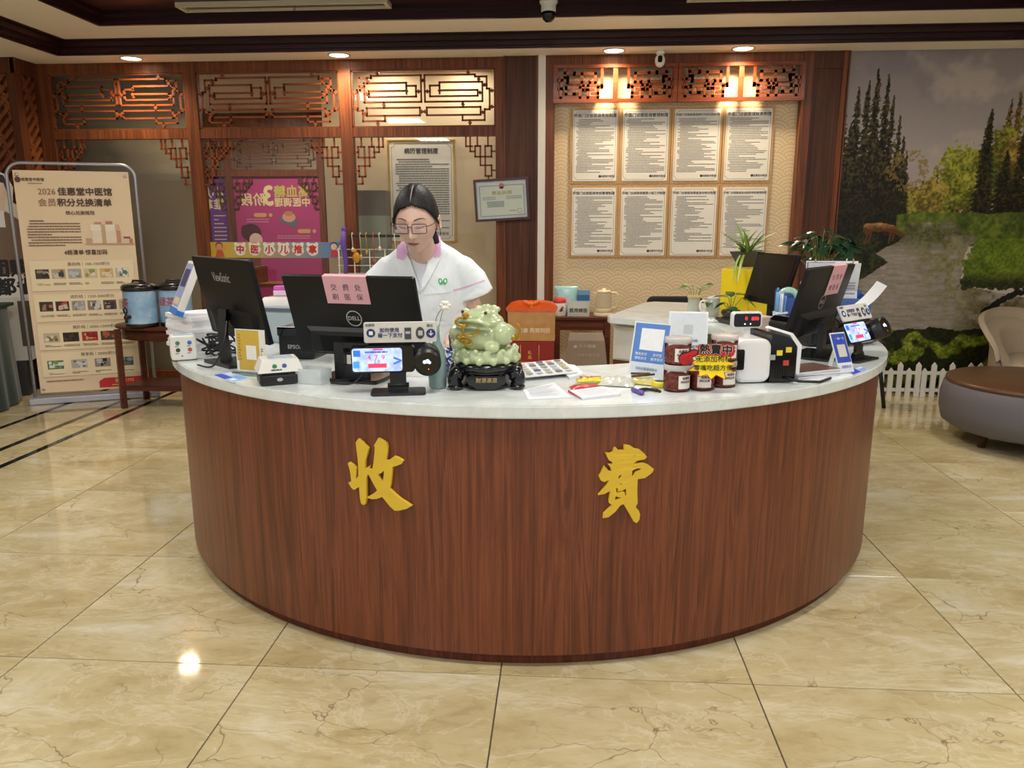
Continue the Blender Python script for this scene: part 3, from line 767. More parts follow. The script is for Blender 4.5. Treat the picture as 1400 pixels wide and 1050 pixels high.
FEI = [[(150,158),(195,165),(235,150),(240,110),(258,88),(300,130),(365,128),(368,62),(440,75),(490,110),(545,118),(600,165),(630,205),(600,228),(515,245),(465,290),(590,278),(650,300),(712,350),(690,390),(610,450),(520,465),(515,600),(520,750),(495,800),(535,845),(550,890),(540,950),(512,985),(480,970),(430,880),(360,760),(330,770),(310,785),(260,850),(180,915),(120,928),(125,880),(180,830),(228,775),(190,750),(185,720),(205,600),(130,640),(70,650),(120,590),(165,530),(192,470),(130,498),(90,480),(72,435),(100,390),(130,315),(185,378),(215,375),(215,335),(180,292),(230,290),(228,258),(190,240),(165,200)],
       [(450,430),(460,360),(520,335),(568,335),(550,365),(500,385),(475,430)],[(290,460),(300,425),(335,405),(330,440),(305,465)],
       [(268,635),(265,560),(295,585),(290,610),(330,605),(390,575),(392,665),(370,670),(370,630),(350,615),(300,630)],[(255,725),(258,668),(340,685),(300,705)],
       [(295,530),(330,508),(348,530)],[(378,525),(398,510),(395,540)],[(340,245),(345,218),(355,220),(352,240)],[(475,195),(495,172),(500,182),(485,200)],[(325,332),(345,326),(340,338)],[(362,742),(390,732),(390,758)]]
glyph(SHOU, 470, 590, 9.13, 'gold_character', 'gold brush-style character 收')
glyph(FEI, 810, 600, 8.756, 'gold_character', 'gold brush-style character 費')

# ================================================================== lamps, vents, cameras on the ceiling
WHITEP = M('white_plastic', (228,226,220), .35, var=.02)
BLACKP = M('black_plastic', (20,20,22), .38, var=.1)
BLACKG = M('black_gloss', (10,10,12), .08, var=.1)
CHROME = M('brushed_steel', (190,190,195), .3, 1, .04)
LAMPE = M('lamp_glow', (255,240,215), .5, emit=(255,232,196), estr=9)
def downlight(x, y, label, power):
    t = thing('downlight', label, 'downlight', (x, y, 2.75), 0, 'recessed downlights over the rear wall')
    MB().lathe([(.088,-.0),(.092,-.006),(.078,-.008),(.074,-.002),(.073,.0)], 28).build('trim_ring', WHITEP, t)
    MB().lathe([(0,-.0035),(.074,-.0035),(.074,-.001)], 28, caps=False).build('lens', LAMPE, t)
    l = bpy.data.lights.new('downlight_light', 'SPOT'); l.energy = power; l.color = (1,.80,.55); l.spot_size = math.radians(150); l.spot_blend = .8; l.shadow_soft_size = .07
    lo = bpy.data.objects.new('downlight_light', l); COL.objects.link(lo); lo.location = (x, y, 2.735)
    return t
for (px, py, lb) in ((173,77,'lit recessed downlight above the left glass bay near the carved pillar'),(461,73,'lit recessed downlight above the post between the middle and right glass bays'),
                     (839,70,'lit recessed downlight above the carved header, left of the small white camera'),(1015,67,'lit recessed downlight above the carved header, right of the small white camera')):
    p = atz(px, py, 2.75); downlight(p.x, 4.235, lb, 75)
PW = {-.6:'left', 1.8:'middle', 4.2:'right'}; PD = {-3.2:'behind the viewer', -.6:'overhead in front of the counter', 1.6:'over the counter'}
for i, (x, y) in enumerate(PANELS):
    t = thing('panel_lamp', 'square white ceiling panel lamp, %s one of the row %s' % (PW[x], PD[y]), 'ceiling lamp', (x, y, 2.93), 0, 'square ceiling panel lamps')
    fr = MB()
    for sx, sy, w, d in ((-.3,0,.03,.63),(.3,0,.03,.63),(0,-.3,.57,.03),(0,.3,.57,.03)): fr.box((sx,sy,-.012),(w,d,.024))
    fr.build('frame', WHITEP, t); MB().box((0,0,-.006),(.57,.57,.012)).build('diffuser', LAMPE, t)
def vent(x0, x1, label):
    t = thing('air_vent', label, 'vent', ((x0+x1)/2, 3.45, 2.93), 0, 'ceiling air vents'); w = (x1-x0)/2
    f = MB().bb(-w, w, -.085, -.06, -.03, 0).bb(-w, w, .06, .085, -.03, 0).bb(-w, -w+.03, -.06, .06, -.03, 0).bb(w-.03, w, -.06, .06, -.03, 0)
    f.build('frame', M('vent_cream_metal', (206,196,172), .5), t)
    for k in range(4): MB().box((0,-.042+k*.028,-.012),(2*w-.06,.02,.003),(.6,0,0)).build('slat', M('vent_slat_metal', (150,140,122), .5), t)
vent(-.93, .56, 'long cream linear air vent in the dark ceiling, left of the dome camera')
vent(2.60, 4.05, 'long cream linear air vent in the dark ceiling, right of the dome camera')
for (px, lb) in ((402,'thin red ribbon hanging from the left air vent'), (1078,'thin red ribbon hanging from the right air vent')):
    p = aty(px, 12, 3.40)
    tag(MB().tube([(0,0,.04),(.003,0,.01),(-.002,.004,-.03)], .0025, 6).tube([(.008,0,.04),(.010,0,.01),(.012,.004,-.025)], .002, 6).build('ribbon', M('red_ribbon', (120,24,24), .6), loc=(p.x, 3.39, 2.89)), lb, 'ribbon', 'red ribbons on the vents')
# dome camera
p = aty(750, 18, 3.50)
t = thing('dome_camera', 'white ceiling dome security camera with a glossy black eye', 'camera', (p.x, 3.48, 2.93))
MB().lathe([(.062,0),(.064,-.02),(.058,-.03),(.05,-.034),(.052,-.07),(.047,-.082)], 28).build('housing', WHITEP, t)
MB().lathe([(.046,-.08),(.048,-.10),(.040,-.128),(.022,-.144),(0,-.148)], 28).build('dome', BLACKG, t)
MB().ball((0,-.03,-.112), .016, 12, 8).build('lens', BLACKP, t)
# small swivel camera under the alcove header
p = aty(902, 76, 4.30)
t = thing('swivel_camera', 'small white swivel security camera below the ceiling by the carved header', 'camera', (p.x, 4.27, 2.75))
MB().lathe([(.035,0),(.036,-.018),(.03,-.03),(.02,-.034)], 20).build('base', WHITEP, t)
MB().ball((0,0,-.075), (.04,.04,.05), 20, 14).build('head', WHITEP, t)
MB().rbox((-.004,-.034,-.07), (.034,.02,.05), .012, 4, 1).build('lens_window', BLACKG, t)

# ================================================================== notices and pictures on the rear wall
PAPER = M('notice_paper', (226,222,212), .6, var=.02); INK = M('black_print', (34,30,30), .6, var=.05); OAK = wood('notice_oak_board', (196,150,96), (214,172,118), .45, 2, 2)
INKB = M('body_print', (104,100,96), .6, var=.05)
GOLDF = M('gold_frame', (186,146,62), .35, .7); RULE = M('frame_rule', (150,140,120), .6)
def corner_rule(mb, w, h, y, t=.003, c=.02):
    """thin border with notched corners"""
    mb.rect(-w+c, w-c, h-t, h, y); mb.rect(-w+c, w-c, -h, -h+t, y); mb.rect(-w, -w+t, -h+c, h-c, y); mb.rect(w-t, w, -h+c, h-c, y)
    for sx in (-1,1):
        for sz in (-1,1):
            for k in range(4):
                a0, a1 = PI/2*k/4, PI/2*(k+1)/4
                x, z = sx*w, sz*h
                P = [(x-sx*c*math.cos(a), z-sz*c*math.sin(a)) for a in (a0, a1)]
                Q = [(x-sx*(c+t)*math.cos(a), z-sz*(c+t)*math.sin(a)) for a in (a0, a1)]
                q = [(P[0][0],y,P[0][1]),(P[1][0],y,P[1][1]),(Q[1][0],y,Q[1][1]),(Q[0][0],y,Q[0][1])]
                mb.quad(*(q if sx*sz > 0 else q[::-1]))
TITLES = ['中医门诊部医保考核制度','中医门诊部医保管理制度','中医门诊部医保违规行为的识别机制','中医门诊部医保财务制度','中医门诊部医保考核管理制度','中医门诊部医保管理小组工作制度','中医门诊部医保患者身份核对制度','中医门诊部医保定点医师考核管理制度']
YN = WY+.045
xc = [aty(v, 200, YN).x for v in (779,847,917,987,1057)]; xc2 = [aty(v, 300, YN).x for v in (776,842.5,909,979,1048)]
zr_ = [(aty(900,146,YN).z, aty(900,251,YN).z),(aty(900,253,YN).z, aty(900,353,YN).z)]
ords = ['leftmost','second from left','third from left','rightmost']
for r in range(2):
    for k in range(4):
        a, b = xc[k], xc[k+1]; zt, zb = zr_[r]; w, h = (b-a)/2-.003, (zt-zb)/2-.003
        t = thing('notice_board', '%s notice in the %s row on the papered wall, dense rules under title %s' % (ords[k], ('upper','lower')[r], TITLES[r*4+k]), 'notice', ((a+b)/2, YN, (zt+zb)/2), 0, 'oak-edged notices in the alcove')
        MB().bb(-w, w, 0, .014, -h, h).build('board', OAK, t)
        MB().prism([(-w+.022+.006,-h+.02),(w-.018-.006,-h+.02),(w-.018,-h+.026),(w-.018,h-.024),(w-.024,h-.018),(-w+.028,h-.018),(-w+.022,h-.024),(-w+.022,-h+.026)], -.003, 0).build('sheet', PAPER, t)
        rl = MB(); corner_rule(rl, w-.03, h-.03, -.0034); rl.build('border_rule', RULE, t)
        tx = MB(); L = len(TITLES[r*4+k]); sz_ = min(.034, (2*w-.07)/L*1.04); put_text(tx, TITLES[r*4+k], sz_, .002, h-.062, -.0036, .02); tx.build('title_print', INK, t)
        bd = MB(); rows = (34,33,36,32,33,34,30,32)[r*4+k]
        fake_lines(bd, -w+.05, w-.045, -h+.085+(.05 if r*4+k == 6 else 0), h-.085, rows, .0056, -.0036, 11+r*4+k, .72); bd.build('body_print', INKB, t)
        lg = MB().disc(w-.155, -h+.058, .011, -.0036, 10); put_text(lg, '佳惠堂中医馆', .019, w-.09, -h+.058, -.0036, .02); lg.build('logo_print', M('logo_brown', (84,44,40), .6), t)
# notice behind the glass
YB_ = 4.93
a, b = aty(531, 250, YB_).x, aty(623, 250, YB_).x; zt, zb = aty(580, 191, YB_).z, aty(580, 331, YB_).z
t = thing('framed_notice', 'tall gold-framed notice titled 病历管理制度 behind the glass, above the clerk', 'notice', ((a+b)/2, YB_, (zt+zb)/2))
w, h = (b-a)/2, (zt-zb)/2
MB().bb(-w, w, .0, .018, -h, h).build('board', PAPER, t)
fr = MB()
for (x0, x1, z0, z1) in ((-w,-w+.018,-h,h),(w-.018,w,-h,h),(-w+.018,w-.018,h-.012,h),(-w+.018,w-.018,-h,-h+.012)): fr.bb(x0, x1, -.01, .0, z0, z1)
fr.build('frame', GOLDF, t)
tx = MB(); put_text(tx, '病历管理制度', .052, 0, h-.10, -.002, .025); tx.build('title_print', INK, t)
bd = fake_lines(MB(), -w+.07, w-.06, -h+.12, h-.16, 30, .0095, -.002, 3, .3); put_text(bd, '佳惠堂中医馆', .03, w-.16, -h+.075, -.002, .02); bd.build('body_print', INKB, t)
rl = MB(); corner_rule(rl, w-.035, h-.03, -.002, .004, .03); rl.build('border_rule', RULE, t)
# licence in a dark red frame, hung askew
YC = WY-.055
c4 = [aty(x, y, YC) for x, y in ((648,248),(720,243),(723,297),(653,303))]
cc = sum(c4, Vector())/4
t = thing('framed_licence', 'business licence in a dark red frame hung askew on the brown pillar', 'picture', cc, rot=(0,-.055,0)); w, h = .228, .172
fr = MB()
for (x0, x1, z0, z1) in ((-w,-w+.02,-h,h),(w-.02,w,-h,h),(-w+.02,w-.02,h-.02,h),(-w+.02,w-.02,-h,-h+.02)): fr.bb(x0, x1, -.014, .02, z0, z1)
fr.build('frame', M('dark_red_frame', (66,18,22), .25, coat=.4), t)
MB().bb(-w+.02, w-.02, .0, .016, -h+.02, h-.02).build('mount', M('licence_mount', (214,214,214), .4, var=.02), t)
MB().rect(-w+.045, w-.04, -h+.04, h-.055, -.001).build('certificate', M('licence_paper', (222,222,204), .5, var=.03), t)
rl = MB(); 
for (x0, x1, z0, z1) in ((-w+.045,-w+.05,-h+.04,h-.055),(w-.045,w-.04,-h+.04,h-.055),(-w+.045,w-.04,h-.06,h-.055),(-w+.045,w-.04,-h+.04,-h+.045)): rl.rect(x0, x1, z0, z1, -.0014)
rl.build('border_rule', M('licence_green_rule', (128,140,126), .5), t)
MB().disc(.004, h-.06, .022, -.0018, 20).rect(-.012, .02, h-.085, h-.068, -.0018).build('emblem', M('licence_emblem', (206,110,70), .5), t)
tx = MB(); put_text(tx, '营业执照', .032, .004, h-.118, -.0016, .03, 1.35); tx.build('title_print', M('licence_gold_print', (190,176,96), .5), t)
bd = MB(); fake_lines(bd, -w+.065, -.05, .0, .03, 3, .004, -.0016, 5); fake_lines(bd, .04, w-.06, 0, .03, 3, .004, -.0016, 6); fake_lines(bd, -w+.10, .02, -.06, -.01, 6, .005, -.0016, 7, .05); fake_lines(bd, .06, .12, -.10, -.085, 1, .006, -.0016, 8); bd.build('body_print', M('licence_grey_print', (130,134,134), .5), t)
sl = MB()
for k in range(20):
    a0, a1 = 2*PI*k/20, 2*PI*(k+1)/20
    sl.quad(*[(.145+r*math.cos(a), -.0018, -.095+r*math.sin(a)) for r, a in ((.017,a1),(.017,a0),(.020,a0),(.020,a1))][::-1])
sl.build('red_seal', M('licence_seal', (196,96,92), .5), t)
MB().bb(-w+.02, w-.02, -.006, -.004, -h+.02, h-.02).build('glazing', glass('picture_glass'), t)
# ================================================================== left side: banner stand, standee, cloth, side table, urns
def img_tile(mb_dict, x0, x1, z0, z1, y, cols, seed):
    """small printed photograph: background plus a few soft blocks, colour per face"""
    rnd = random.Random(seed); mb = mb_dict
    mb.color(cols[0]).rect(x0, x1, z0, z1, y)
    w, h = x1-x0, z1-z0
    for i in range(9):
        c = cols[rnd.randrange(1, len(cols))]; cx, cz = x0+w*rnd.uniform(.15,.85), z0+h*rnd.uniform(.18,.82)
        a, b = min(w*rnd.uniform(.06,.2), cx-x0, x1-cx), min(h*rnd.uniform(.08,.26), cz-z0, z1-cz)
        mb.color(c)
        if rnd.random() < .5: mb.disc(cx, cz, a, y-.0002*(i+1), 12, rz=b)
        else: mb.rect(cx-a, cx+a, cz-b, cz+b, y-.0002*(i+1))
PRINT = vcol('colour_print', .5)
A_, B_2 = Vector((-2.494,3.567,0)), Vector((-1.636,3.946,0))
rzS = math.atan2(B_2.y-A_.y, B_2.x-A_.x); mid = (A_+B_2)/2
st = thing('banner_stand', 'silver tube banner stand with a beige rewards poster by the carved pillar', 'banner', mid, rzS)
hw, ht = .445, 1.885
path = [(-hw,0,.03),(-hw,0,ht-.10)]+[(-hw+.10-.10*math.cos(a),0,ht-.10+.10*math.sin(a)) for a in np.linspace(.2,PI/2,6)]+[(hw-.10+.10*math.sin(a),0,ht-.10+.10*math.cos(a)) for a in np.linspace(0,PI/2-.2,6)]+[(hw,0,ht-.10),(hw,0,.03)]
MB().tube(path, .0125, 12).build('tube_frame', M('silver_tube', (176,178,190), .32, .7), st)
MB().rbox((0,0,.028), (.96,.16,.05), .012, 2, 2, bev=.006).build('base', M('silver_base', (188,188,200), .35, .35), st)
bw, bz0, bz1 = .40, .085, ht-.055
def bent(u, v):
    x = -bw+2*bw*u; z = bz0+(bz1-bz0)*v; return (x, -.016-.008*math.sin(PI*u)*(1 if v > .9 else .5), z)
bn = MB().grid(bent, 10, 20)
pb = bn.build('banner', M('beige_banner_vinyl', (240,214,178), .45, var=.04, scale=3), st)
yb = -.0265
# panels on the banner
hB = bz1-bz0
def BZ(f): return bz1-hB*f                            # f from the top, 0..1
pan = MB()
for (f0, f1) in ((.395,.53),(.545,.67),(.685,.80),(.812,.925)): pan.rect(-bw+.035, bw-.03, BZ(f1), BZ(f0), yb)
pan.build('list_panel', M('banner_cream_panel', (246,226,188), .5, var=.03, scale=4), st)
BR = M('banner_brown_print', (88,56,40), .5); BR2 = M('banner_tan_print', (164,118,84), .5)
tx = MB(); put_text(tx, '佳惠堂中医馆', .064, .08, BZ(.092), yb, .035, 1.0); put_text(tx, '积分兑换清单', .064, .07, BZ(.140), yb, .035, 1.0); tx.build('title_print', BR, st)
tx = MB(); put_text(tx, '2026', .064, -.185, BZ(.092), yb, .01, .95); put_text(tx, '会员', .064, -.19, BZ(.140), yb, .01, 1.0); tx.build('title_print', BR2, st)
tx = MB(); put_text(tx, '核心兑换规则', .034, .03, BZ(.184), yb, .02); put_text(tx, '4档清单·惊喜加码', .044, .04, BZ(.360), yb, .02, .9); put_text(tx, '佳惠堂中医馆', .026, -.27, BZ(.04), yb, .02); tx.disc(-.37, BZ(.04), .021, yb, 14)
for (f, s) in ((.412,'基础档｜100-1000积分'),(.56,'进阶档｜1500-5000积分'),(.70,'高阶档｜6000-15000积分'),(.828,'尊享档｜20000积分')): put_text(tx, s, .031, .05, BZ(f), yb, .01)
tx.build('subtitle_print', BR, st)
bd = MB(); fake_lines(bd, -bw+.05, .02, BZ(.332), BZ(.212), 10, .0085, yb, 31, .3); fake_lines(MB(), -.31, -.15, BZ(.06), BZ(.052), 1, .006, yb, 3).build('logo_strapline', BR2, st)
rows = [(.432,.475,6,BZ(.5)),(.578,.622,6,BZ(.645)),(.722,.765,5,BZ(.783)),(.85,.89,4,BZ(.912))]
fake_lines(MB(), -bw+.045, -.08, BZ(.952), BZ(.94), 1, .009, yb, 9).build('footnote_print', BR2, st)
pal = [[(70,56,50),(160,140,120),(200,190,180),(40,30,28)],[(190,168,140),(60,60,66),(220,208,190),(150,70,60)],[(176,176,168),(140,142,138),(206,206,196)],[(222,202,160),(180,150,90),(150,160,90),(240,230,205)],[(226,186,116),(240,222,190),(200,150,90)],[(210,190,180),(190,70,90),(90,120,80),(240,230,220)],
       [(66,48,40),(150,130,116),(36,32,34),(180,120,90)],[(60,44,44),(200,80,50),(220,190,170)],[(170,164,158),(200,196,190),(140,136,132)],[(150,128,108),(220,216,210),(70,60,54)],[(96,74,66),(180,160,150),(50,44,42)],[(200,180,160),(120,80,70),(60,48,44)],
       [(206,190,160),(240,228,200),(180,150,60),(120,110,100)],[(44,30,26),(80,50,40),(24,18,18)],[(190,40,40),(214,170,120),(150,20,26)],[(60,56,54),(190,90,50),(90,60,40)],[(180,160,130),(140,110,90)],
       [(80,120,60),(226,226,222),(120,160,90)],[(190,184,176),(224,222,218),(120,112,104)],[(150,140,130),(30,30,32),(200,198,196)],[(60,90,130),(110,140,60),(160,180,200)]]
q = 0
for (f0, f1, n, zc) in rows:
    span = 2*bw-.12; st_ = span/n
    for k in range(n):
        x0 = -bw+.06+st_*k+st_*.08; x1 = x0+min(st_*.84, .115)
        im = MB(); img_tile(im, x0, x1, BZ(f1), BZ(f0), yb-.0004, pal[q % len(pal)], 100+q); q += 1
        im = im.build('product_picture', PRINT, st); fake_lines(MB(), x0, x1, zc-.008, zc+.012, 2, .007, yb, 200+q, .4).build('caption_print', M('banner_small_print', (130,98,72), .5), im)
bd.build('body_print', M('banner_small_print', (130,98,72), .5), st)
gb = MB()                                             # gift boxes on the poster
for (x0, x1, f0, f1, c) in ((.10,.27,.318,.262,(244,226,200)),(.27,.30,.318,.262,(206,150,120)),(.09,.265,.262,.234,(250,236,214)),(.265,.295,.262,.234,(222,180,150)),(.165,.195,.318,.234,(206,176,138)),(.05,.09,.322,.296,(206,170,140)),(.31,.36,.322,.298,(236,206,176)),(.36,.385,.322,.298,(196,130,100)),(.12,.17,.234,.223,(214,150,130)),(.20,.25,.234,.220,(196,130,110)),(.32,.37,.298,.289,(150,90,76)),(.04,.395,.325,.319,(214,170,136))):
    gb.color(c).rect(x0, min(x1,bw-.004), BZ(f0), BZ(f1), yb-.0004-.0001*len(gb.f))
gb.build('gift_picture', PRINT, st)
rd = MB().prism([(bw-.37,BZ(.99)),(bw-.002,BZ(.99)),(bw-.002,BZ(.945)),(bw-.33,BZ(.945)),(bw-.37,BZ(.96))], yb-.0006, yb); rd.build('red_tab', M('banner_red', (196,38,44), .5), st)
tx = MB(); put_text(tx, '热线:1795', .034, bw-.18, BZ(.962), yb-.001, .02); fake_lines(tx, bw-.29, bw-.09, BZ(.984), BZ(.976), 1, .008, yb-.001, 4); tx.build('phone_print', M('banner_gold_print', (232,190,96), .5), st)
for sx in (-1,1):
    for f in (.02,.98): MB().lathe([(.008,0),(.012,.003),(.008,.004)], 12, (sx*(bw-.025), yb-.004, BZ(f)), 1).build('eyelet', CHROME, st)

# cut-out standee behind it, mostly out of frame
t = thing('standee', 'cut-out advertising standee with a suited figure and big black characters at the left edge', 'standee', (-2.78,3.86,0), .42)
ol = [(-.62,.30),(.10,.30),(.20,.36),(.23,.46),(.235,1.06),(.215,1.30),(.19,1.52),(.10,1.60),(.115,1.72),(.07,1.82),(-.02,1.86),(-.12,1.80),(-.16,1.70),(-.14,1.60),(-.3,1.5),(-.62,1.45)]
MB().prism(ol, 0, .012).build('board', M('standee_white_board', (222,220,214), .5, var=.02), t)
pr = MB()
pr.color((120,96,74)).prism([(-.45,1.0),(.17,1.0),(.17,1.34),(.13,1.46),(.04,1.53),(-.06,1.53),(-.2,1.44)], -.002, 0)
pr.color((232,204,184)).prism([(-.05,1.52),(.04,1.52),(.045,1.58),(.07,1.66),(.06,1.76),(-.02,1.8),(-.09,1.76),(-.10,1.65),(-.06,1.58)], -.0025, 0)
pr.color((40,30,28)).prism([(-.11,1.70),(-.09,1.80),(-.01,1.835),(.06,1.81),(.085,1.73),(.07,1.68),(.055,1.75),(-.03,1.77),(-.085,1.73)], -.003, 0)
pr.color((236,236,238)).prism([(-.02,1.40),(.03,1.40),(.03,1.53),(-.03,1.53)], -.003, 0)
pr.color((88,80,66)).prism([(.04,.42),(.205,.42),(.215,.80),(.04,.80)], -.002, 0)
pr.build('figure_print', PRINT, t)
tx = MB().color((240,238,234)).rect(-.5, .19, .83, 1.02, -.004); tx.build('text_band', PRINT, t)
tx = MB(); put_text(tx, '团购', .15, .02, 1.06, -.005, .05); put_text(tx, '都省', .15, .05, .91, -.005, .05); tx.build('big_print', INK, t)
MB().box((-.2,.12,.15), (.5,.28,.3)).build('foot', M('standee_foot', (60,60,62), .5), t)
# dark green cloth covered table at the very edge
def cloth(u, v):
    a = 2*PI*u; w = .55+.015*math.sin(a*9)*(1-v); d = .30+.012*math.cos(a*8)*(1-v)
    c, s = math.cos(a), math.sin(a); n = 6
    r = (abs(c)**n+abs(s)**n)**(-1/n); f = 1+.04*(1-v)
    return (w*c*r*f, d*s*r*f, .01+.79*v)
t = thing('cloth_table', 'table draped to the floor in dark green cloth at the left edge', 'table', (-3.14,3.32,0), .3)
MB().grid(cloth, 96, 10).build('tablecloth', M('dark_green_cloth', (22,46,40), .8, var=.15, scale=25, sheen=.3), t)
MB().rbox((0,0,.79), (1.12,.62,.025), .02, 3, 2, bev=.004).build('tabletop', M('green_table_top', (28,52,44), .7), t)
MB().bb(-.56, .56, -.318, -.306, .735, .77).build('gold_trim', M('gold_trim_cloth', (170,140,70), .5), t)

# oval side table with two tea urns
TW = wood('side_table_wood', (70,34,22), (108,56,36), .3, 0, 1.4, .3)
TBX, TBY, TBZ = -1.27, 3.63, .655
t = thing('side_table', 'oval dark brown wooden side table carrying two blue tea urns', 'table', (TBX,TBY,0))
def oval(a, b, z, n=40): return [Vector((a*math.cos(2*PI*k/n), b*math.sin(2*PI*k/n), z)) for k in range(n)]
MB().loft([oval(.46,.265,TBZ-.028),oval(.475,.28,TBZ-.02),oval(.475,.28,TBZ-.006),oval(.465,.27,TBZ)]).build('tabletop', TW, t)
MB().loft([oval(.43,.235,TBZ-.11),oval(.43,.235,TBZ-.028)]).build('apron', TW, t)
for sx in (-1,1):
    for sy in (-1,1): MB().tube([(sx*.395,sy*.165,0),(sx*.39,sy*.16,TBZ-.03)], .030, 4, False).build('leg', TW, t)
for sy in (-1,1): MB().box((0,sy*.165,.16), (.76,.022,.035)).build('stretcher', TW, t)
MB().rbox((0,0,.175), (.74,.33,.018), .03, 3).build('lower_shelf', TW, t)
def urn(px, py, rz, label, word):
    p = atz(px, py, TBZ+.001)
    t = thing('tea_urn', label, 'urn', (p.x, p.y, TBZ), rz, 'blue tea urns on the side table'); R = .121; H = .33
    MB().lathe([(R-.01,0),(R,.012),(R,.028),(R-.004,.032)], 36).build('foot_ring', BLACKP, t)
    m = MATS.get('urn_sky')
    if not m:
        m, nt, b = newmat('urn_sky'); n = noise(nt, coords(nt, (1,1,1.4)), 7, 5, .55)
        cl = ramp(nt, n.outputs[0], [(.42, lin((134,172,206))), (.58, lin((160,190,216))), (.72, lin((214,226,236)))]); nt.links.new(cl, b.inputs['Base Color']); b.inputs['Roughness'].default_value = .25; MATS['urn_sky'] = m
    MB().lathe([(R-.003,.03),(R-.003,H-.055)], 40, caps=False).build('body', m, t)
    MB().lathe([(R-.003,H-.056),(R+.004,H-.052),(R+.006,H-.025),(R-.006,H-.008),(R-.03,H-.002),(.07,H-.001),(.05,H+.006),(0,H+.006)], 40).build('lid', M('urn_black_lid', (26,24,24), .22), t)
    MB().tube([(-.055,0,H),(-.05,0,H+.018),(.05,0,H+.018),(.055,0,H)], .008, 8).build('lid_handle', BLACKP, t)
    tp = MB().cyl((0,-R+.01,.085), (0,-R-.045,.085), .014, n=14).cyl((0,-R-.035,.095), (0,-R-.035,.045), .011, n=12).cyl((0,-R-.035,.085), (0,-R-.035,.125), .008, n=12); tp.build('tap', BLACKP, t)
    hh = MB().tube([(-.012,-R-.036,.118),(-.016,-R-.038,.15),(.0,-R-.038,.158),(.016,-R-.038,.15),(.012,-R-.036,.118)], .0055, 8); hh.build('tap_handle', BLACKP, t)
    lt = MB(); vs, fs = text_verts(word, .075, .03)
    out = []
    for v in vs:
        a = -PI/2+(v.x-.075)/R; out.append(((R-.0015+v.z)*math.cos(a), (R-.0015+v.z)*math.sin(a), .185+v.y))
    lt.add(out, fs); lt.build('lettering', M('urn_red_print', (176,90,110), .5), t)
urn(195, 446, -.22, 'blue cloud-print tea urn on the left of the side table', '红茶')
urn(243, 444, .5, 'blue tea urn with red characters on the right of the side table', '绿茶')
# cups between the urns
t = thing('cup_stack', 'tall stack of upturned cups in a holder between the two tea urns', 'cups', (atz(221,440,TBZ).x+.02, atz(221,440,TBZ).y+.11, TBZ))
for k in range(5): MB().lathe([(.024,.0+k*.055),(.02,.05+k*.055),(.022,.052+k*.055)], 16).build('cup', M('cup_stack_metal', (150,130,110), .3, .5), t)

# ================================================================== posters behind the glass
def poster(name, label, x0, x1, z0, z1, y, c, mname):
    t = thing(name, label, 'poster', ((x0+x1)/2, y, (z0+z1)/2))
    MB().bb(-(x1-x0)/2, (x1-x0)/2, 0, .006, -(z1-z0)/2, (z1-z0)/2).build('sheet', M(mname, c, .4, var=.05, scale=2), t)
    return t, (x1-x0)/2, (z1-z0)/2
yp = YR+.045
t, w, h = poster('magenta_poster', 'large magenta health poster with mirrored cream characters on the far partition', aty(321,280,yp).x, aty(439,280,yp).x, aty(380,420,yp).z, aty(380,239,yp).z, yp, (176,62,120), 'poster_magenta')
xm_ = lambda px: aty(px,280,yp).x-t.location.x
zm_ = lambda py: aty(380,py,yp).z-t.location.z
CRM = M('poster_cream_print', (226,210,160), .5); YGR = M('poster_olive_print', (196,186,90), .5)
tx = MB(); put_text(tx, '高血糖', .155, xm_(400), zm_(263), -.002, .03, mirror=True); tx.build('headline_print', YGR, t)
tx = MB(); put_text(tx, '中医调理', .115, xm_(400), zm_(277.5), -.002, .03, mirror=True); put_text(tx, '阶段', .16, xm_(346), zm_(274), -.002, .03, mirror=True); put_text(tx, '3', .33, xm_(367.5), zm_(269), -.002, .04, .9, mirror=True)
tx.build('headline_print', CRM, t)
bd = MB(); fake_lines(bd, xm_(336), xm_(366), zm_(305), zm_(298), 2, .012, -.002, 3, .2); fake_lines(bd, xm_(376), xm_(422), zm_(327), zm_(321), 2, .012, -.002, 5, .2); bd.build('body_print', M('poster_pink_print', (206,140,170), .5), t)
pl_ = MB()
for (px, py) in ((355,294),(414,316)): 
    pl_.rbox((xm_(px),-.001,zm_(py)), (.165,.004,.05), .025, 4, 1)
    pl_.disc(xm_(px+14), zm_(py), .024, -.002, 14)
pl_.build('pill_print', M('poster_tan_print', (206,160,104), .5), t)
il = MB(); il.color((96,112,130)).add([(xm_(379),-.002,zm_(302)),(xm_(401),-.002,zm_(311)),(xm_(407),-.002,zm_(300)),(xm_(386),-.002,zm_(294))], [(0,1,2,3)])
il.color((214,160,130)).disc(xm_(394), zm_(297), .085, -.003, 20, rz=.06); il.color((190,130,104)).disc(xm_(394), zm_(292), .06, -.0035, 20, rz=.03)
il.color((84,36,40)).disc(xm_(341), zm_(318), .13, -.003, 24, rz=.11); il.color((84,36,40)).disc(xm_(333), zm_(313), .05, -.0032, 16); il.color((232,196,190)).disc(xm_(347), zm_(328), .085, -.0036, 24, rz=.085)
il.build('illustration', PRINT, t)
t, w, h = poster('purple_poster', 'narrow purple poster with mirrored white characters on the far partition', aty(262,280,yp).x, aty(310,280,yp).x, aty(300,420,yp).z, aty(300,239,yp).z, yp, (110,60,150), 'poster_purple')
xm_ = lambda px: aty(px,280,yp).x-t.location.x
tx = MB(); put_text(tx, '小儿', .15, xm_(291), zm_(264), -.002, .03, mirror=True); put_text(tx, '推拿', .15, xm_(292), zm_(280), -.002, .03, mirror=True); fake_lines(tx, xm_(290), xm_(308), zm_(330), zm_(292), 7, .012, -.002, 8, .2); tx.build('headline_print', CRM, t)
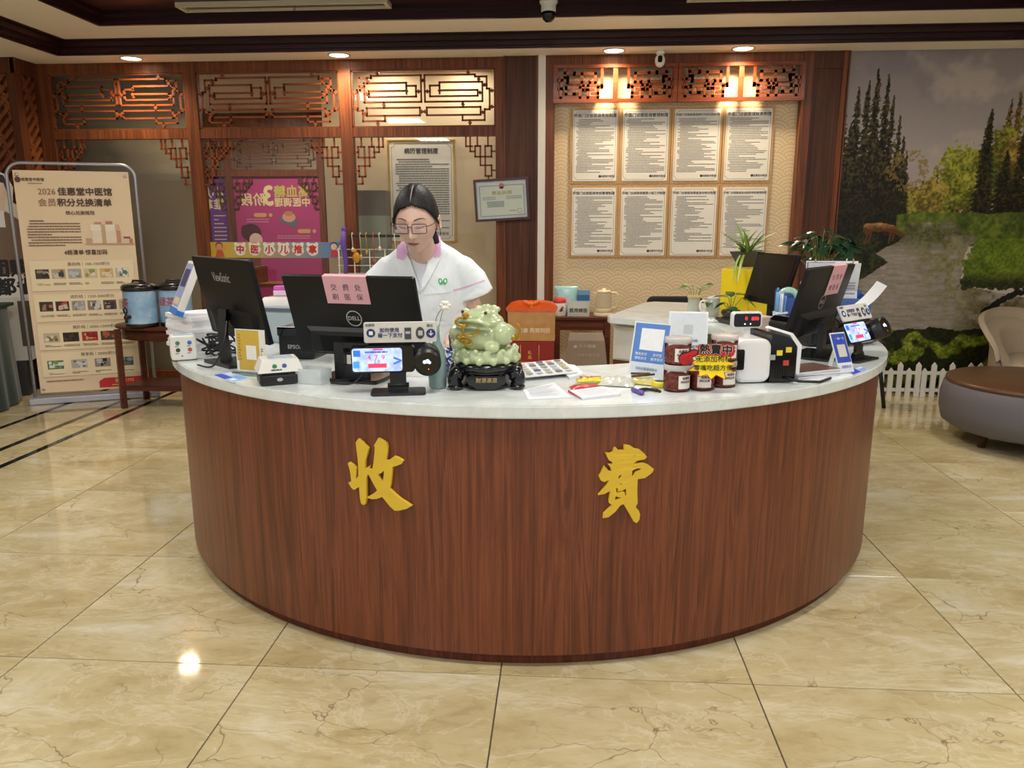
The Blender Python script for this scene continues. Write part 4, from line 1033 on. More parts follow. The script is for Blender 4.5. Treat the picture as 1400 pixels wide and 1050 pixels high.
# rainbow strip stuck along the middle pane
ys = WY+.041
a, b = aty(285,342,ys).x, aty(466,342,ys).x; z1_, z0_ = aty(375,331,ys).z, aty(375,352.5,ys).z
t = thing('window_strip', 'rainbow strip sign reading 中医小儿推拿 stuck across the middle pane', 'sign', ((a+b)/2, ys, (z0_+z1_)/2)); w, h = (b-a)/2, (z1_-z0_)/2
m, nt, bs = newmat('rainbow_strip'); v = nt.nodes.new('ShaderNodeTexCoord'); sp = nt.nodes.new('ShaderNodeSeparateXYZ'); nt.links.new(v.outputs['Object'], sp.inputs[0])
rp = ramp(nt, mathn(nt, 'ADD', mathn(nt, 'DIVIDE', sp.outputs[0], 2*w), .5), [(0, lin((214,172,40))), (.3, lin((186,166,80))), (.5, lin((166,150,120))), (.75, lin((130,140,150))), (1, lin((70,120,176)))]); nt.links.new(rp, bs.inputs['Base Color'])
MB().bb(-w, w, 0, .003, -h, h).build('strip', m, t)
wp, rdp = MB(), MB(); RNG = random.Random(4)
for k, ch in enumerate('中医小儿推拿'):
    x = aty(328.5+19.8*k, 342, ys).x-t.location.x
    wp.add([(x+(.052+.005*math.sin(5*a0+k))*math.cos(a0), -.001, .054*math.sin(a0)+.004) for a0 in np.linspace(0, 2*PI, 24, endpoint=False)], [tuple(range(24))])
    for s in (-1,1): wp.disc(x+s*.036, .05, .017, -.0011, 12)
    put_text(rdp, ch, .078, x, .0, -.002, .04, rot=RNG.uniform(-.12,.12))
wp.build('bubble_print', PAPER, t); rdp.build('lettering', M('strip_red_print', (196,40,40), .5), t)
kd = MB()
for (x, cs) in ((-w+.10,((214,150,110),(120,60,50),(200,90,50))),(w-.06,((226,190,170),(40,60,130),(190,60,60)))):
    kd.color(cs[1]).disc(x, .035, .034, -.001, 16); kd.color(cs[0]).disc(x, .028, .028, -.0014, 16); kd.color(cs[2]).prism([(x-.04,-h+.005),(x+.045,-h+.008),(x+.025,.0),(x-.02,.002)], -.0016, -.0005); kd.color(cs[0]).prism([(x+.02,.0),(x+.06,.045),(x+.068,.035),(x+.03,-.012)], -.0018, -.0005)
kd.build('child_print', PRINT, t)
# stepped wooden furniture seen through the middle pane
t = thing('stepped_bench', 'reddish wooden stepped bench seen through the middle pane', 'bench', (aty(362,380,6.3).x, 6.3, 0))
SBW = wood('bench_wood', (128,70,44), (160,96,62), .4, 0, 1.2)
zb_ = aty(370,386,6.3).z
MB().bb(-.25, .28, -.2, .2, zb_-.04, zb_).build('seat', SBW, t); MB().bb(-.25, -.02, -.15, .15, zb_, zb_+.18).build('step', SBW, t); MB().bb(-.25, -.08, -.12, .12, zb_+.18, zb_+.30).build('step', SBW, t)
for sx in (-.22,.24):
    for sy in (-.16,.16): MB().bb(sx-.03, sx+.03, sy-.03, sy+.03, 0, zb_-.04).build('leg', SBW, t)
# grey cabinet behind the right pane
t = thing('grey_cabinet', 'grey-green cabinet with a brown upper band behind the right pane', 'cabinet', (aty(506,300,4.84).x, 4.84, 0)); zc = aty(506,261,4.86).z
MB().bb(-.17, .17, -.09, .09, 0, zc-.22).build('body', M('grey_green_laminate', (150,156,138), .5), t); MB().bb(-.17, .17, -.09, .09, zc-.22, zc).build('upper_band', M('taupe_laminate', (112,100,84), .5), t)
# wire rack with pendants in front of the right pane
yk = 4.30
xk = lambda px: aty(px,340,yk).x
zk = lambda py: aty(510,py,yk).z
t = thing('accessory_rack', 'white wire display rack with a black bar and hanging pendants by the right pane', 'rack', (xk(510), yk, 0)); cx0 = xk(510)
WIRE = M('white_wire', (220,216,206), .4)
fr = MB()
for px in (463,484,505,526,547,562): fr.cyl((xk(px)-cx0,0,.25), (xk(px)-cx0,0,zk(341)), .004, n=6)
for py in (341,352,363,374): fr.cyl((xk(461)-cx0,0,zk(py)), (xk(563)-cx0,0,zk(py)), .004, n=6)
fr.build('wire_grid', WIRE, t)
for px in (463,562): MB().box((xk(px)-cx0,.05,.13), (.03,.3,.26)).build('foot', WIRE, t)
MB().bb(xk(478)-cx0, xk(556)-cx0, -.01, .01, zk(324.5), zk(321)).cyl((xk(480)-cx0,0,zk(341)),(xk(480)-cx0,0,zk(322)),.005,n=6).cyl((xk(554)-cx0,0,zk(341)),(xk(554)-cx0,0,zk(322)),.005,n=6).build('bar', BLACKP, t)
pc = [(230,226,214),(206,180,120),(200,150,60),(190,70,60),(226,214,190),(120,110,96)]
for k, px in enumerate((483,494,502,512,520,530,541,549)):
    x = xk(px)-cx0; L = (.10,.16,.12,.2,.09,.18,.14,.1)[k]; z = zk(322)
    pe = MB().color(pc[k % 6]).tube([(x-.006,-.015,z+.012),(x,-.016,z-L*.5),(x,-.016,z-L)], .003, 6).ball((x,-.018,z-L-.018), (.013,.008,.02), 8, 6).ball((x,-.016,z+.016), .008, 8, 6)
    pe.build('pendant', PRINT, t)
x = xk(472)-cx0; z = zk(316)
MB().tube([(x,-.02,z),(x-.01,-.025,z-.1),(x+.006,-.02,z-.25),(x-.004,-.02,z-.42)], [.018,.024,.02,.008], 8).ball((x,-.02,z+.012), (.022,.012,.03), 10, 8).build('tassel', M('purple_tassel', (104,74,170), .7), t)
MB().ball((xk(488)-cx0,-.03,zk(352)), (.034,.02,.045), 12, 8).ball((xk(486)-cx0,-.03,zk(343)), (.018,.015,.02), 10, 8).build('pouch', M('mustard_pouch', (196,140,46), .8), t)

# ================================================================== right side: fence, ottoman, armchair
FW = M('white_fence_paint', (232,230,222), .45, var=.03)
def picket_mesh(h, w=.042, d=.012): return MB().prism([(-w/2,0),(w/2,0),(w/2,h-.028),(0,h),(-w/2,h-.028)], 0, d).mesh('picket', FW)
yf = 4.27; zt1, zt2 = aty(1230,495,yf).z, aty(1240,503,yf).z
PT, PS = picket_mesh(zt1), picket_mesh(zt2)
def fence(x0, n, label, first_tall):
    t = thing('picket_fence', label, 'fence', (x0, yf, 0), 0, 'white picket fence along the mural')
    s = .0735
    for k in range(n):
        o = bpy.data.objects.new('picket', PT if (k+first_tall) % 2 else PS); COL.objects.link(o); o.parent = t; o.location = (k*s, 0, 0)
    for z in (.055, .20): MB().bb(-.025, (n-1)*s+.025, .012, .024, z-.014, z+.014).build('rail', FW, t)
xs0 = aty(1205,520,yf).x
fence(xs0, 5, 'white picket fence panel nearest the counter, below the mural', 1)
fence(xs0+.345, 6, 'white picket fence panel behind the grey ottoman, below the mural', 0)
fence(xs0+.345+.445, 10, 'white picket fence panel behind the leather armchair, below the mural', 1)
t = thing('ottoman', 'round grey fabric ottoman with a brown top and short wooden legs', 'ottoman', (4.85,2.86,0))
GF = M('grey_linen', (104,100,104), .9, var=.12, scale=220, bump=.15)
MB().lathe([(.40,.10),(.47,.105),(.525,.14),(.545,.22),(.545,.32),(.53,.385),(.515,.40)], 56).build('body', GF, t)
MB().lathe([(.512,.395),(.522,.405),(.518,.422),(.50,.43),(.3,.436),(0,.438)], 56).build('top_panel', M('brown_leather_top', (92,62,42), .35, var=.25, scale=14), t)
for k in range(4):
    a = math.radians(195+90*k); MB().cyl((.36*math.cos(a),.36*math.sin(a),0), (.36*math.cos(a),.36*math.sin(a),.11), .024, .028, n=14).build('leg', wood('ottoman_leg', (66,40,26), (92,58,38), .4), t)
# leather tub chair
LEA = M('taupe_leather', (168,152,132), .38, var=.08, scale=30, bump=.1)
t = thing('armchair', 'taupe leather tub armchair with a rolled curved back at the right edge', 'armchair', (5.46,3.72,0), .35)
def tub(u, v):
    a = math.radians(8)+math.radians(170)*u; r = .40+.02*math.sin(PI*v)
    h = .42+.33*(math.sin(PI*min(max((u-.0),0),1))**.5)
    prof = [(0,.10),(.0,h*.7),(.05,h+.02),(.085,h+.0),(.06,h-.05),(-.06,h-.10),(-.09,.35)]
    s = v*(len(prof)-1); i = min(int(s), len(prof)-2); f = s-i
    d = prof[i][0]*(1-f)+prof[i+1][0]*f; z = prof[i][1]*(1-f)+prof[i+1][1]*f
    return ((r+d)*math.cos(a)*1.05, (r+d)*math.sin(a), z)
MB().grid(tub, 48, 24).build('back_shell', LEA, t)
def seat_r(r, z, n=40): return [Vector((r*math.cos(2*PI*k/n)*1.05, r*math.sin(2*PI*k/n)-.06, z)) for k in range(n)]
MB().loft([seat_r(.36,.30),seat_r(.40,.32),seat_r(.415,.36),seat_r(.40,.405),seat_r(.34,.43),seat_r(.02,.445)]).build('seat_cushion', LEA, t)
MB().loft([seat_r(.38,.08),seat_r(.39,.31)]).build('base', LEA, t)
for k in range(4):
    a = math.radians(45+90*k); MB().cyl((.3*math.cos(a),.3*math.sin(a)-.04,0), (.3*math.cos(a),.3*math.sin(a)-.04,.09), .02, .026, n=12).build('leg', BLACKP, t)
# ================================================================== things on the counter
def on(px, py): return atz(px, py, ZTOP)
def face_cam(p): return math.atan2(CAM.x-p.x, -(CAM.y-p.y))
def mpp(p): return (Vector(p)-CAM).dot(_f)/FPX          # metres per photograph pixel at p
SCRB = M('dark_screen', (24,22,22), .12, var=.05); PINK = M('pink_paper', (222,168,178), .6, var=.03)
LOGO = M('pale_logo', (190,190,192), .35, .3)
def monitor(name, label, x, y, zc, rz, tilt, W, H, logo, front=False, base='plate', sign=None):
    t = thing(name, label, 'monitor', (x, y, ZTOP), math.radians(rz)); z = zc-ZTOP
    mx = Matrix.Translation((0,0,z)) @ Matrix.Rotation(-math.radians(tilt), 4, 'X')
    s = 1 if not front else -1                          # +1: back of the monitor faces local -y
    bk = MB().rbox((0,s*.006,0), (W,.018,H), .006, 2, 1, mx=mx, bev=.002)
    hs = bk.build('housing', M('monitor_black', (13,13,15), .42, var=.12, spec=.3), t)
    bl = MB(); bl.loft([[Vector((sx*a, -s*d, zz)) for sx, zz in ((-1,-b-c),(1,-b-c),(1,b-c),(-1,b-c))][::(1 if s > 0 else -1)] for a, b, c, d in ((W*.40,H*.17,H*.30,.002),(W*.36,H*.14,H*.31,.016),(W*.28,H*.11,H*.32,.024))], False, mx=mx)
    bl.build('rear_cover', M('monitor_black_cover', (11,11,13), .45, var=.12, spec=.3), t)
    MB().box((0,s*.016,.004), (W-.024,.002,H-.03), mx=mx).build('screen', SCRB, t)
    if logo and s > 0:
        lg = MB()
        if logo == 'DELL':
            for k in range(32):
                a0, a1 = 2*PI*k/32, 2*PI*(k+1)/32
                lg.add([(r*math.cos(a), -.0045, r*math.sin(a)-H*.01) for r, a in ((.030,a0),(.030,a1),(.0265,a1),(.0265,a0))], [(3,2,1,0)], mx=mx)
            put_text(lg, 'DELL', .021, 0, -H*.01, -.0045, .02, 1, mx=mx)
        else: put_text(lg, logo, .052, -W*.03, H*.26, -.0042, .0, .75, mx=mx)
        lg.build('logo', LOGO, t)
    if base == 'plate':
        nk = MB()                                       # pierced neck
        for sx in (-1,1): nk.bb(sx*.045-.018, sx*.045+.018, -s*.03-.012, -s*.03+.012, .012, z-H*.28)
        nk.bb(-.03, .03, -s*.03-.012, -s*.03+.012, .012, .055); nk.bb(-.03, .03, -s*.03-.012, -s*.03+.012, .115, z-H*.28)
        nk.build('neck', BLACKP, t); MB().rbox((0,0,.007), (.235,.175,.014), .012, 3, 2, bev=.003).build('base', BLACKG, t)
    else:
        MB().tube([(0,-.03*s,.015),(0,-.035*s,z*.5),(0,-.025*s,z*.85)], [.024,.02,.022], 4, False).build('neck', BLACKP, t)
        MB().prism([(-.11,-.075),(.10,-.06),(.115,.06),(-.09,.075)], 0, .014, mx=Matrix(((1,0,0,0),(0,0,1,0),(0,1,0,0),(0,0,0,1)))).build('base', BLACKP, t)
    cb = MB().tube(smooth_path([(.06,-.04*s,z-H*.25),(.09,-.07*s,.10),(.05,-.10*s,.012),(-.03,-.13*s,.008)]), .0035, 6); cb.build('cable', BLACKP, t)
    if sign:
        sw, sh, sx0, lines, fs, sp = sign
        pk = MB().bb(sx0-sw/2, sx0+sw/2, -.0055, -.0045, H/2-sh, H/2+.002, mx=mx).bb(sx0-sw/2, sx0+sw/2, -.0055, .016, H/2+.002, H/2+.003, mx=mx)
        pk = pk.build('pink_note', PINK, t, 'pink paper note taped over the top edge')
        tx = MB()
        for k, ln in enumerate(lines):
            for j, ch in enumerate(ln): put_text(tx, ch, fs, sx0+(j-1)*sp, H/2-sh*(.40+.36*k), -.0062, 0, mx=mx)
        tx.build('note_lettering', M('note_grey_ink', (84,70,78), .6), pk)
    return t
monitor('slim_monitor', 'slim black monitor seen from behind at the left, pale wordmark near its top edge', .506, .654, 1.143, -44, -11.2, .541, .315, 'ViewSonic', base='slim')
monitor('office_monitor', 'black monitor seen from behind with a pink note, beside the jade toad', 1.064, .395, 1.106, -12.9, -19, .498, .302, 'DELL', sign=(.165,.098,-.006,('交费处','刷医保'),.026,.046))
monitor('office_monitor', 'steeply angled black monitor with a pink note at the right end of the counter', 2.83, .968, 1.115, 52, -15, .50, .29, 'DELL', sign=(.15,.12,.07,('交费处','刷医保'),.026,.04))
monitor('office_monitor', 'black monitor with its dark screen showing, beside the yellow box on the rear wing', 2.931, 2.12, 1.123, -72.7, 16, .40, .28, None, front=True)

# ---- payment terminals
def terminal(name, label, p, rz, tilt=-.12):
    t = thing(name, label, 'payment terminal', p, rz)
    MB().rbox((.0,0,.004), (.175,.10,.008), .014, 3, 2, bev=.002).build('base', BLACKP, t)
    MB().bb(-.026, .026, -.006, .006, .008, .085).bb(-.032, .032, -.012, .010, .008, .022).cyl((-.034,0,.026), (.034,0,.026), .008, n=12).build('neck', BLACKP, t)
    mx = Matrix.Translation((0,-.012,.115)) @ Matrix.Rotation(-tilt, 4, 'X')
    MB().rbox((-.045,0,0), (.20,.022,.088), .012, 4, 1, mx=mx, bev=.003).build('body', BLACKG, t)
    m = MATS.get('pay_screen')
    if not m:
        m, nt, b = newmat('pay_screen'); v = coords(nt); n = noise(nt, v, 30, 2)
        c = ramp(nt, n.outputs[0], [(.4, lin((150,170,250))), (.6, lin((190,205,255)))]); nt.links.new(c, b.inputs['Base Color']); nt.links.new(c, b.inputs['Emission Color']); b.inputs['Emission Strength'].default_value = .75; MATS['pay_screen'] = m
    sc = MB().rbox((-.063,-.0115,.0), (.156,.002,.076), .008, 4, 1, mx=mx).build('screen', m, t)
    pt = MB()
    pt.color((40,110,220)).rect(-.137, -.115, .012, .032, -.0129, mx=mx); pt.color((60,150,240)).rect(-.138,-.119,-.026,-.004,-.0129, mx=mx)
    pt.color((220,60,90)).rect(-.092, -.034, -.026, -.012, -.0129, mx=mx); pt.color((210,60,80)).rect(-.075, -.045, .032, .037, -.0129, mx=mx)
    pt.color((196,60,150))
    for k, ch in enumerate('479'): put_text(pt, ch, .022, -.088+.022*k, .008, -.0131, .01, mx=mx)
    pt.color((120,80,190)); put_text(pt, '2.0', .016, -.064, -.006, -.0131, .01, mx=mx); pt.color((70,110,190)); put_text(pt, '>', .05, .001, -.006, -.0131, .03, mx=mx); fake_lines(pt.color((60,80,170)), -.10, -.03, .022, .03, 1, .005, -.0131, 2, .35, mx)
    pt.build('screen_print', vcol('screen_print_glow', .4, emit=.7), sc)
    cy = MB().lathe([(.030,-.05),(.040,-.046),(.043,-.03),(.043,.04),(.038,.05)], 32, (.095,0,-.004), 1, mx=mx @ Matrix.Diagonal((1,-1,1,1))); cy.f = [f[::-1] for f in cy.f]
    cy = MB().lathe([(.043,-.045),(.043,.04),(.036,.046),(.033,.043)], 32, (.095,0,-.004), 1, mx=mx); cy.build('camera_barrel', BLACKP, t)
    ln = MB().disc(.095, -.004, .035, -.0458, 32, mx=mx); ln.build('camera_face', BLACKG, t)
    gl = MB().color((200,225,255)); 
    for (a, b, r) in ((-.006,0,.006),(.003,.002,.007),(.009,-.002,.005)): gl.disc(.092+a, -.0+b, r, -.0463, 12, mx=mx)
    gl.color((255,120,60)).disc(.098, -.024, .002, -.0463, 8, mx=mx); gl.build('indicator', vcol('indicator_glow', .4, emit=1.2), t)
    sg = MB().rbox((.012,.006,.085), (.228,.006,.066), .006, 3, 1, mx=mx).build('sign_card', M('terminal_card', (214,212,206), .5), t)
    pr_ = MB(); pr_.color((40,56,120)).disc(-.08, .084, .014, .0022, 20, mx=mx).disc(.108, .08, .015, .0022, 20, mx=mx)
    pr_.color((60,64,120)); put_text(pr_, '如何使用', .0155, -.022, .092, .002, .03, mx=mx); put_text(pr_, '碰一下支付', .0155, -.02, .075, .002, .03, mx=mx)
    pr_.color((90,90,94)); put_text(pr_, '收款码', .010, -.082, .109, .002, .02, mx=mx); put_text(pr_, '靠近', .010, .105, .105, .002, .02, mx=mx)
    pr_.color((70,72,76)).rect(.025, .046, .062, .10, .0018, mx=mx).disc(.074, .082, .014, .0018, 14, mx=mx, rz=.02); pr_.color((190,192,196)).rect(.028, .043, .08, .088, .0014, mx=mx).rect(.068, .082, .074, .09, .0014, mx=mx)
    pr_.color((240,240,240)); put_text(pr_, '↓', .022, .108, .08, .0014, .03, mx=mx); pr_.rect(-.086,-.074,.078,.09,.0016, mx=mx)
    pr_.build('card_print', PRINT, sg)
    return t
p = on(545, 537); terminal('payment_terminal', 'face-scan payment terminal with lit screen and round camera in front of the middle monitor', p, face_cam(p)-.03)
p = on(1172, 492); terminal('payment_terminal', 'face-scan payment terminal turned sideways at the right end of the counter', p, .75, .5)

# ---- left cluster
p = on(252, 491)
t = thing('code_speaker', 'small white payment speaker box with four coloured icons at the left end', 'payment box', p, face_cam(p)+.05)
k_ = mpp(p); w_ = 33*k_
MB().rbox((0,0,.051), (w_,.085,.098), .012, 4, 1, bev=.006).build('case', WHITEP, t); MB().rbox((0,0,.003), (w_*.94,.08,.006), .01, 3).build('foot', BLACKP, t)
ic = MB()
for (sx, sz_, c) in ((-1,1,(60,130,90)),(1,1,(60,110,190)),(-1,-1,(60,60,64)),(1,-1,(200,80,80))): ic.color(c).disc(sx*.022, .058+sz_*.014, .0085, -.043, 14); fake_lines(ic.color((90,90,96)), sx*.022-.011, sx*.022+.011, .058+sz_*.014-.015, .058+sz_*.014-.011, 1, .003, -.0431, 3)
fake_lines(ic.color((90,90,96)), -.014, .014, .018, .022, 1, .004, -.0431, 4); ic.build('icon_print', PRINT, t)
MB().box((0,0,.1006), (w_*.7,.05,.002)).build('top_display', M('pale_blue_display', (190,215,226), .2), t)
# paper reams
p = on(275, 478); 
t = thing('paper_stack', 'thick stack of white printer paper at the left end of the counter', 'paper', (p.x-.03, p.y+.10, ZTOP), -.75)
for k in range(9): MB().rbox(((k%3-1)*.004,(k*7%5-2)*.003,.008+.0165*k), (.30,.215,.016), .003, 1).build('ream', M('white_paper', (232,232,236), .7, var=.02), t)
# tilted tablet stand on the stack
q = Vector((p.x-.06, p.y+.03, ZTOP+.151))
t = thing('tablet_holder', 'white and blue tilted leaflet display seen edge-on, standing on the paper stack', 'display', q, -.95)
mx = Matrix.Translation((0,0,.115)) @ Matrix.Rotation(-.42, 4, 'X')
MB().rbox((0,0,0), (.17,.03,.235), .012, 3, 1, mx=mx, bev=.004).build('frame', WHITEP, t)
pr_ = MB().color((150,160,200)).rect(-.075,.075,-.09,.105,-.0155,mx=mx); pr_.color((70,60,110)).rect(-.06,.06,.0,.08,-.0158,mx=mx); pr_.color((216,196,160)).rect(-.06,.06,-.08,-.05,-.0158,mx=mx); pr_.build('leaflet_print', PRINT, t)
MB().rbox((0,.0,-.11), (.172,.032,.03), .01, 3, 1, mx=mx).build('foot_cap', M('bright_blue_plastic', (40,120,210), .35), t)
MB().tube([(0,.03,.2),(0,.09,.1),(0,.12,.005)], .008, 8).tube([(-.05,.125,.006),(.05,.125,.006)], .006, 6).build('prop', CHROME, t)
# loose cables
p = on(292, 488)
t = thing('cable_tangle', 'tangle of black cables behind the left monitor foot', 'cables', p)
for k in range(6):
    r = random.Random(k); pts = [(r.uniform(-.09,.09), r.uniform(.0,.14), r.choice((.006,.02,.05,.075))) for _ in range(5)]
    cb_ = MB().tube(smooth_path(pts, 8), .0042, 6); cb_.v = [(x, y, max(z, .001)) for x, y, z in cb_.v]; cb_.build('cable', BLACKP, t)
# gold code stand
t = thing('code_stand', 'upright acrylic stand with a gold payment card at the left of the counter', 'sign', (.664,.446,ZTOP), math.radians(-16.7))
MB().rbox((0,.0,.006), (.135,.06,.012), .003, 2).build('base', glass('acrylic_clear', (240,246,246)), t)
MB().bb(-.064, .064, -.002, .002, .01, .165).build('acrylic_plate', M('acrylic_edge', (226,232,232), .15, alpha=1), t)
pr_ = MB().color((206,170,66)).rect(-.06,.040,.016,.162,-.0025); pr_.color((232,226,214)).rect(.040,.062,.016,.162,-.0025); pr_.color((236,232,222)).rect(-.018,.026,.055,.107,-.003); fake_lines(pr_.color((150,116,40)), -.052,-.04,.05,.15,9,.004,-.003,2); fake_lines(pr_.color((120,110,100)),.046,.056,.04,.1,8,.004,-.003,5); pr_.color((236,230,216)).rect(-.06,-.052,.016,.05,-.003); pr_.build('card_print', PRINT, t)
# flat helper: a thin sheet whose corners are given in pixels on the worktop
def sheet(name, label, cat, px, thick, mat, z=ZTOP, lift=0, group=None):
    P = [atz(x, y, z+thick) for x, y in px]; c = sum(P, Vector())/len(P)
    o = thing(name, label, cat, (c.x, c.y, z+.0005), 0, group)
    mb = MB(); n = len(P)
    slab(mb, [(q.x-c.x, q.y-c.y) for q in P], lift, lift+thick); mb.build('sheet', mat, o)
    def bil(u, v):
        a = P[0].lerp(P[1], u); b = P[3].lerp(P[2], u); r = a.lerp(b, v)-c; return Vector((r.x, r.y, lift+thick+.0006))
    return o, bil
def sheet_print(o, bil, items, name='print', mat=None):
    mb = MB()
    for i, (u0, u1, v0, v1, col) in enumerate(items):
        dz = Vector((0,0,.0003*min(i,6))); mb.color(col).add([bil(u0,v1)+dz, bil(u1,v1)+dz, bil(u1,v0)+dz, bil(u0,v0)+dz], [(0,1,2,3)])
    return mb.build(name, mat or PRINT, o)
WP = M('white_leaf', (224,226,230), .55, var=.02)
o, bl = sheet('blue_leaflet', 'small blue and white leaflet lying flat in front of the slim monitor', 'leaflet', [(291,513),(314,508.5),(343,517),(318,523)], .0015, WP)
sheet_print(o, bl, [(.03,.97,.03,.97,(150,190,236)),(.03,.45,.03,.6,(60,80,200)),(.5,.95,.1,.45,(200,220,240)),(.5,.9,.55,.9,(120,170,226)),(.1,.4,.7,.9,(230,236,246))])
o, bl = sheet('blue_leaflet', 'small blue and white leaflet lying flat by the right payment terminal', 'leaflet', [(1158,507),(1176,501),(1188,505),(1166,513)], .0015, WP)
sheet_print(o, bl, [(.03,.97,.03,.97,(150,180,236)),(.03,.5,.03,.97,(50,70,200)),(.55,.95,.1,.45,(220,230,245))])
# code scanner box
p = on(378, 525); t = thing('scanner_box', 'white-topped black payment scanner box beside the small clear tray', 'scanner', (p.x, p.y+.03, ZTOP), face_cam(p)+.12)
def frus(mb, w0, d0, w1, d1, z0, z1): return mb.loft([[Vector((sx*w/2, sy*d/2, z)) for sx, sy in ((-1,-1),(1,-1),(1,1),(-1,1))] for w, d, z in ((w0,d0,z0),(w1,d1,z1))], False)
b = MB(); b.rbox((0,0,.019), (.140,.112,.034), .012, 3, 2, bev=.005); b.build('base', BLACKP, t)
MB().rbox((0,0,.040), (.125,.10,.012), .01, 3).build('neck_ring', BLACKG, t)
frus(MB(), .150, .118, .118, .092, .045, .088).build('top_shell', WHITEP, t)
MB().bb(-.035,.045,-.03,.03,.0882,.0895).build('scan_window', M('pale_blue_display', (190,215,226), .2), t)
ic = MB().color((60,140,90)).disc(-.02,.066,.008,-.0547,12); ic.color((60,100,170)).disc(.012,.066,.008,-.0547,12); fake_lines(ic.color((80,80,90)),-.034,.024,.051,.057,1,.005,-.058,3); ic.color((180,180,184)).disc(-.005,.02,.010,-.0566,14,rz=.006); ic.build('icon_print', PRINT, t)
# small clear plastic tray
p = on(424, 526); t = thing('clear_tray', 'small translucent plastic box beside the scanner', 'box', (p.x+.002, p.y+.035, ZTOP), -.25)
FROST = M('frosted_plastic', (222,228,228), .3, alpha=.55)
MB().bb(-.05,.05,-.035,.035,0,.003).build('bottom', FROST, t)
for (x0,x1,y0,y1) in ((-.05,.05,-.035,-.033),(-.05,.05,.033,.035),(-.05,-.048,-.033,.033),(.048,.05,-.033,.033)): MB().bb(x0,x1,y0,y1,.003,.052).build('side', FROST, t)
# receipt printer and the pale printer behind it
p = on(405, 493); t = thing('receipt_printer', 'black receipt printer tucked behind the middle monitor', 'printer', (p.x+.0, p.y+.13, ZTOP), -.1)
MB().rbox((0,0,.065), (.15,.20,.13), .012, 3, 2, bev=.008).build('case', BLACKP, t); MB().bb(-.075,.075,-.102,-.09,.095,.13).build('lid', BLACKG, t)
lg = MB(); put_text(lg, 'EPSON', .022, .0, .05, -.1008, .02); lg.build('logo', LOGO, t)
p = on(388, 474); t = thing('card_printer', 'pale grey office printer with a clear lid behind the slim monitor', 'printer', (p.x-.02, p.y+.22, ZTOP), -.2)
MB().rbox((0,0,.085), (.26,.24,.17), .015, 3, 2, bev=.008).build('case', M('pale_grey_case', (176,190,196), .45), t)
frus(MB(), .25, .23, .21, .16, .17, .205).build('lid', M('smoky_clear_lid', (190,186,180), .12), t); MB().bb(-.10,.08,-.125,-.119,.145,.16).build('tray_slot', M('slate_grey', (96,104,116), .5), t)
p2 = t.location; t = thing('pink_box', 'small bright pink box on the pale printer', 'box', (p2.x-.06, p2.y+.04, ZTOP+.206), .2)
MB().rbox((0,0,.012), (.09,.07,.024), .008, 3, 2, bev=.003).build('lower_tray', M('white_pink_plastic', (236,206,226), .4), t); MB().rbox((0,0,.034), (.086,.066,.018), .008, 3, 2, bev=.003).build('lid', M('hot_pink_plastic', (214,96,190), .4), t)

# ---- vase, pen pot and jade toad
p = on(599, 533); t = thing('bud_vase', 'slim grey-green bottle vase holding one white blossom', 'vase', (p.x-.006, p.y+.03, ZTOP))
k_ = mpp(p); VG = M('celadon_glaze', (132,156,152), .3, var=.05)
MB().lathe([(.0,.0),(.023,0),(.029,.006),(.0305,.05),(.029,.10),(.022,.135),(.0115,.158),(.0095,.185),(.0105,.205),(.0085,.206),(.007,.18)], 32).build('body', VG, t)
MB().tube(smooth_path([(0,0,.18),(-.002,0,.225),(.012,-.004,.255),(.03,-.006,.272)]), .0012, 5).tube(smooth_path([(0,0,.18),(.012,0,.22),(.02,-.004,.25),(.03,-.006,.272)]), .0010, 5).build('stem', M('dark_stem', (66,62,48), .6), t)
BL = M('white_petal', (236,230,220), .6)
for k in range(6):
    a = 2*PI*k/6; MB().ball((.031+.011*math.cos(a), -.006, .276+.009*math.sin(a)), (.009,.005,.007), 10, 6).build('petal', BL, t)
p = on(618, 521); t = thing('pen_pot', 'blue and white porcelain pot holding pens behind the vase', 'pot', (p.x, p.y+.085, ZTOP))
m, nt, b = newmat('blue_white_porcelain'); n = noise(nt, coords(nt), 55, 3, .6, .6); c = ramp(nt, n.outputs[0], [(.46, lin((222,228,236))), (.5, lin((60,84,150))), (.6, lin((36,52,112)))]); nt.links.new(c, b.inputs['Base Color']); b.inputs['Roughness'].default_value = .15
MB().lathe([(.03,0),(.036,.004),(.038,.05),(.040,.10),(.038,.10),(.035,.05),(.03,.008),(0,.008)], 28).build('body', m, t)
for k, (dx, dy, h, c) in enumerate(((-.012,0,.15,(20,20,24)),(.012,.008,.135,(226,226,230)),(.0,-.012,.13,(216,220,226)),(.02,-.006,.125,(60,90,160)))):
    MB().cyl((dx*.6,dy*.6,.01), (dx*1.5,dy*1.5,h), .005, n=10).build('pen', M('pen_%d' % k, c, .35), t)
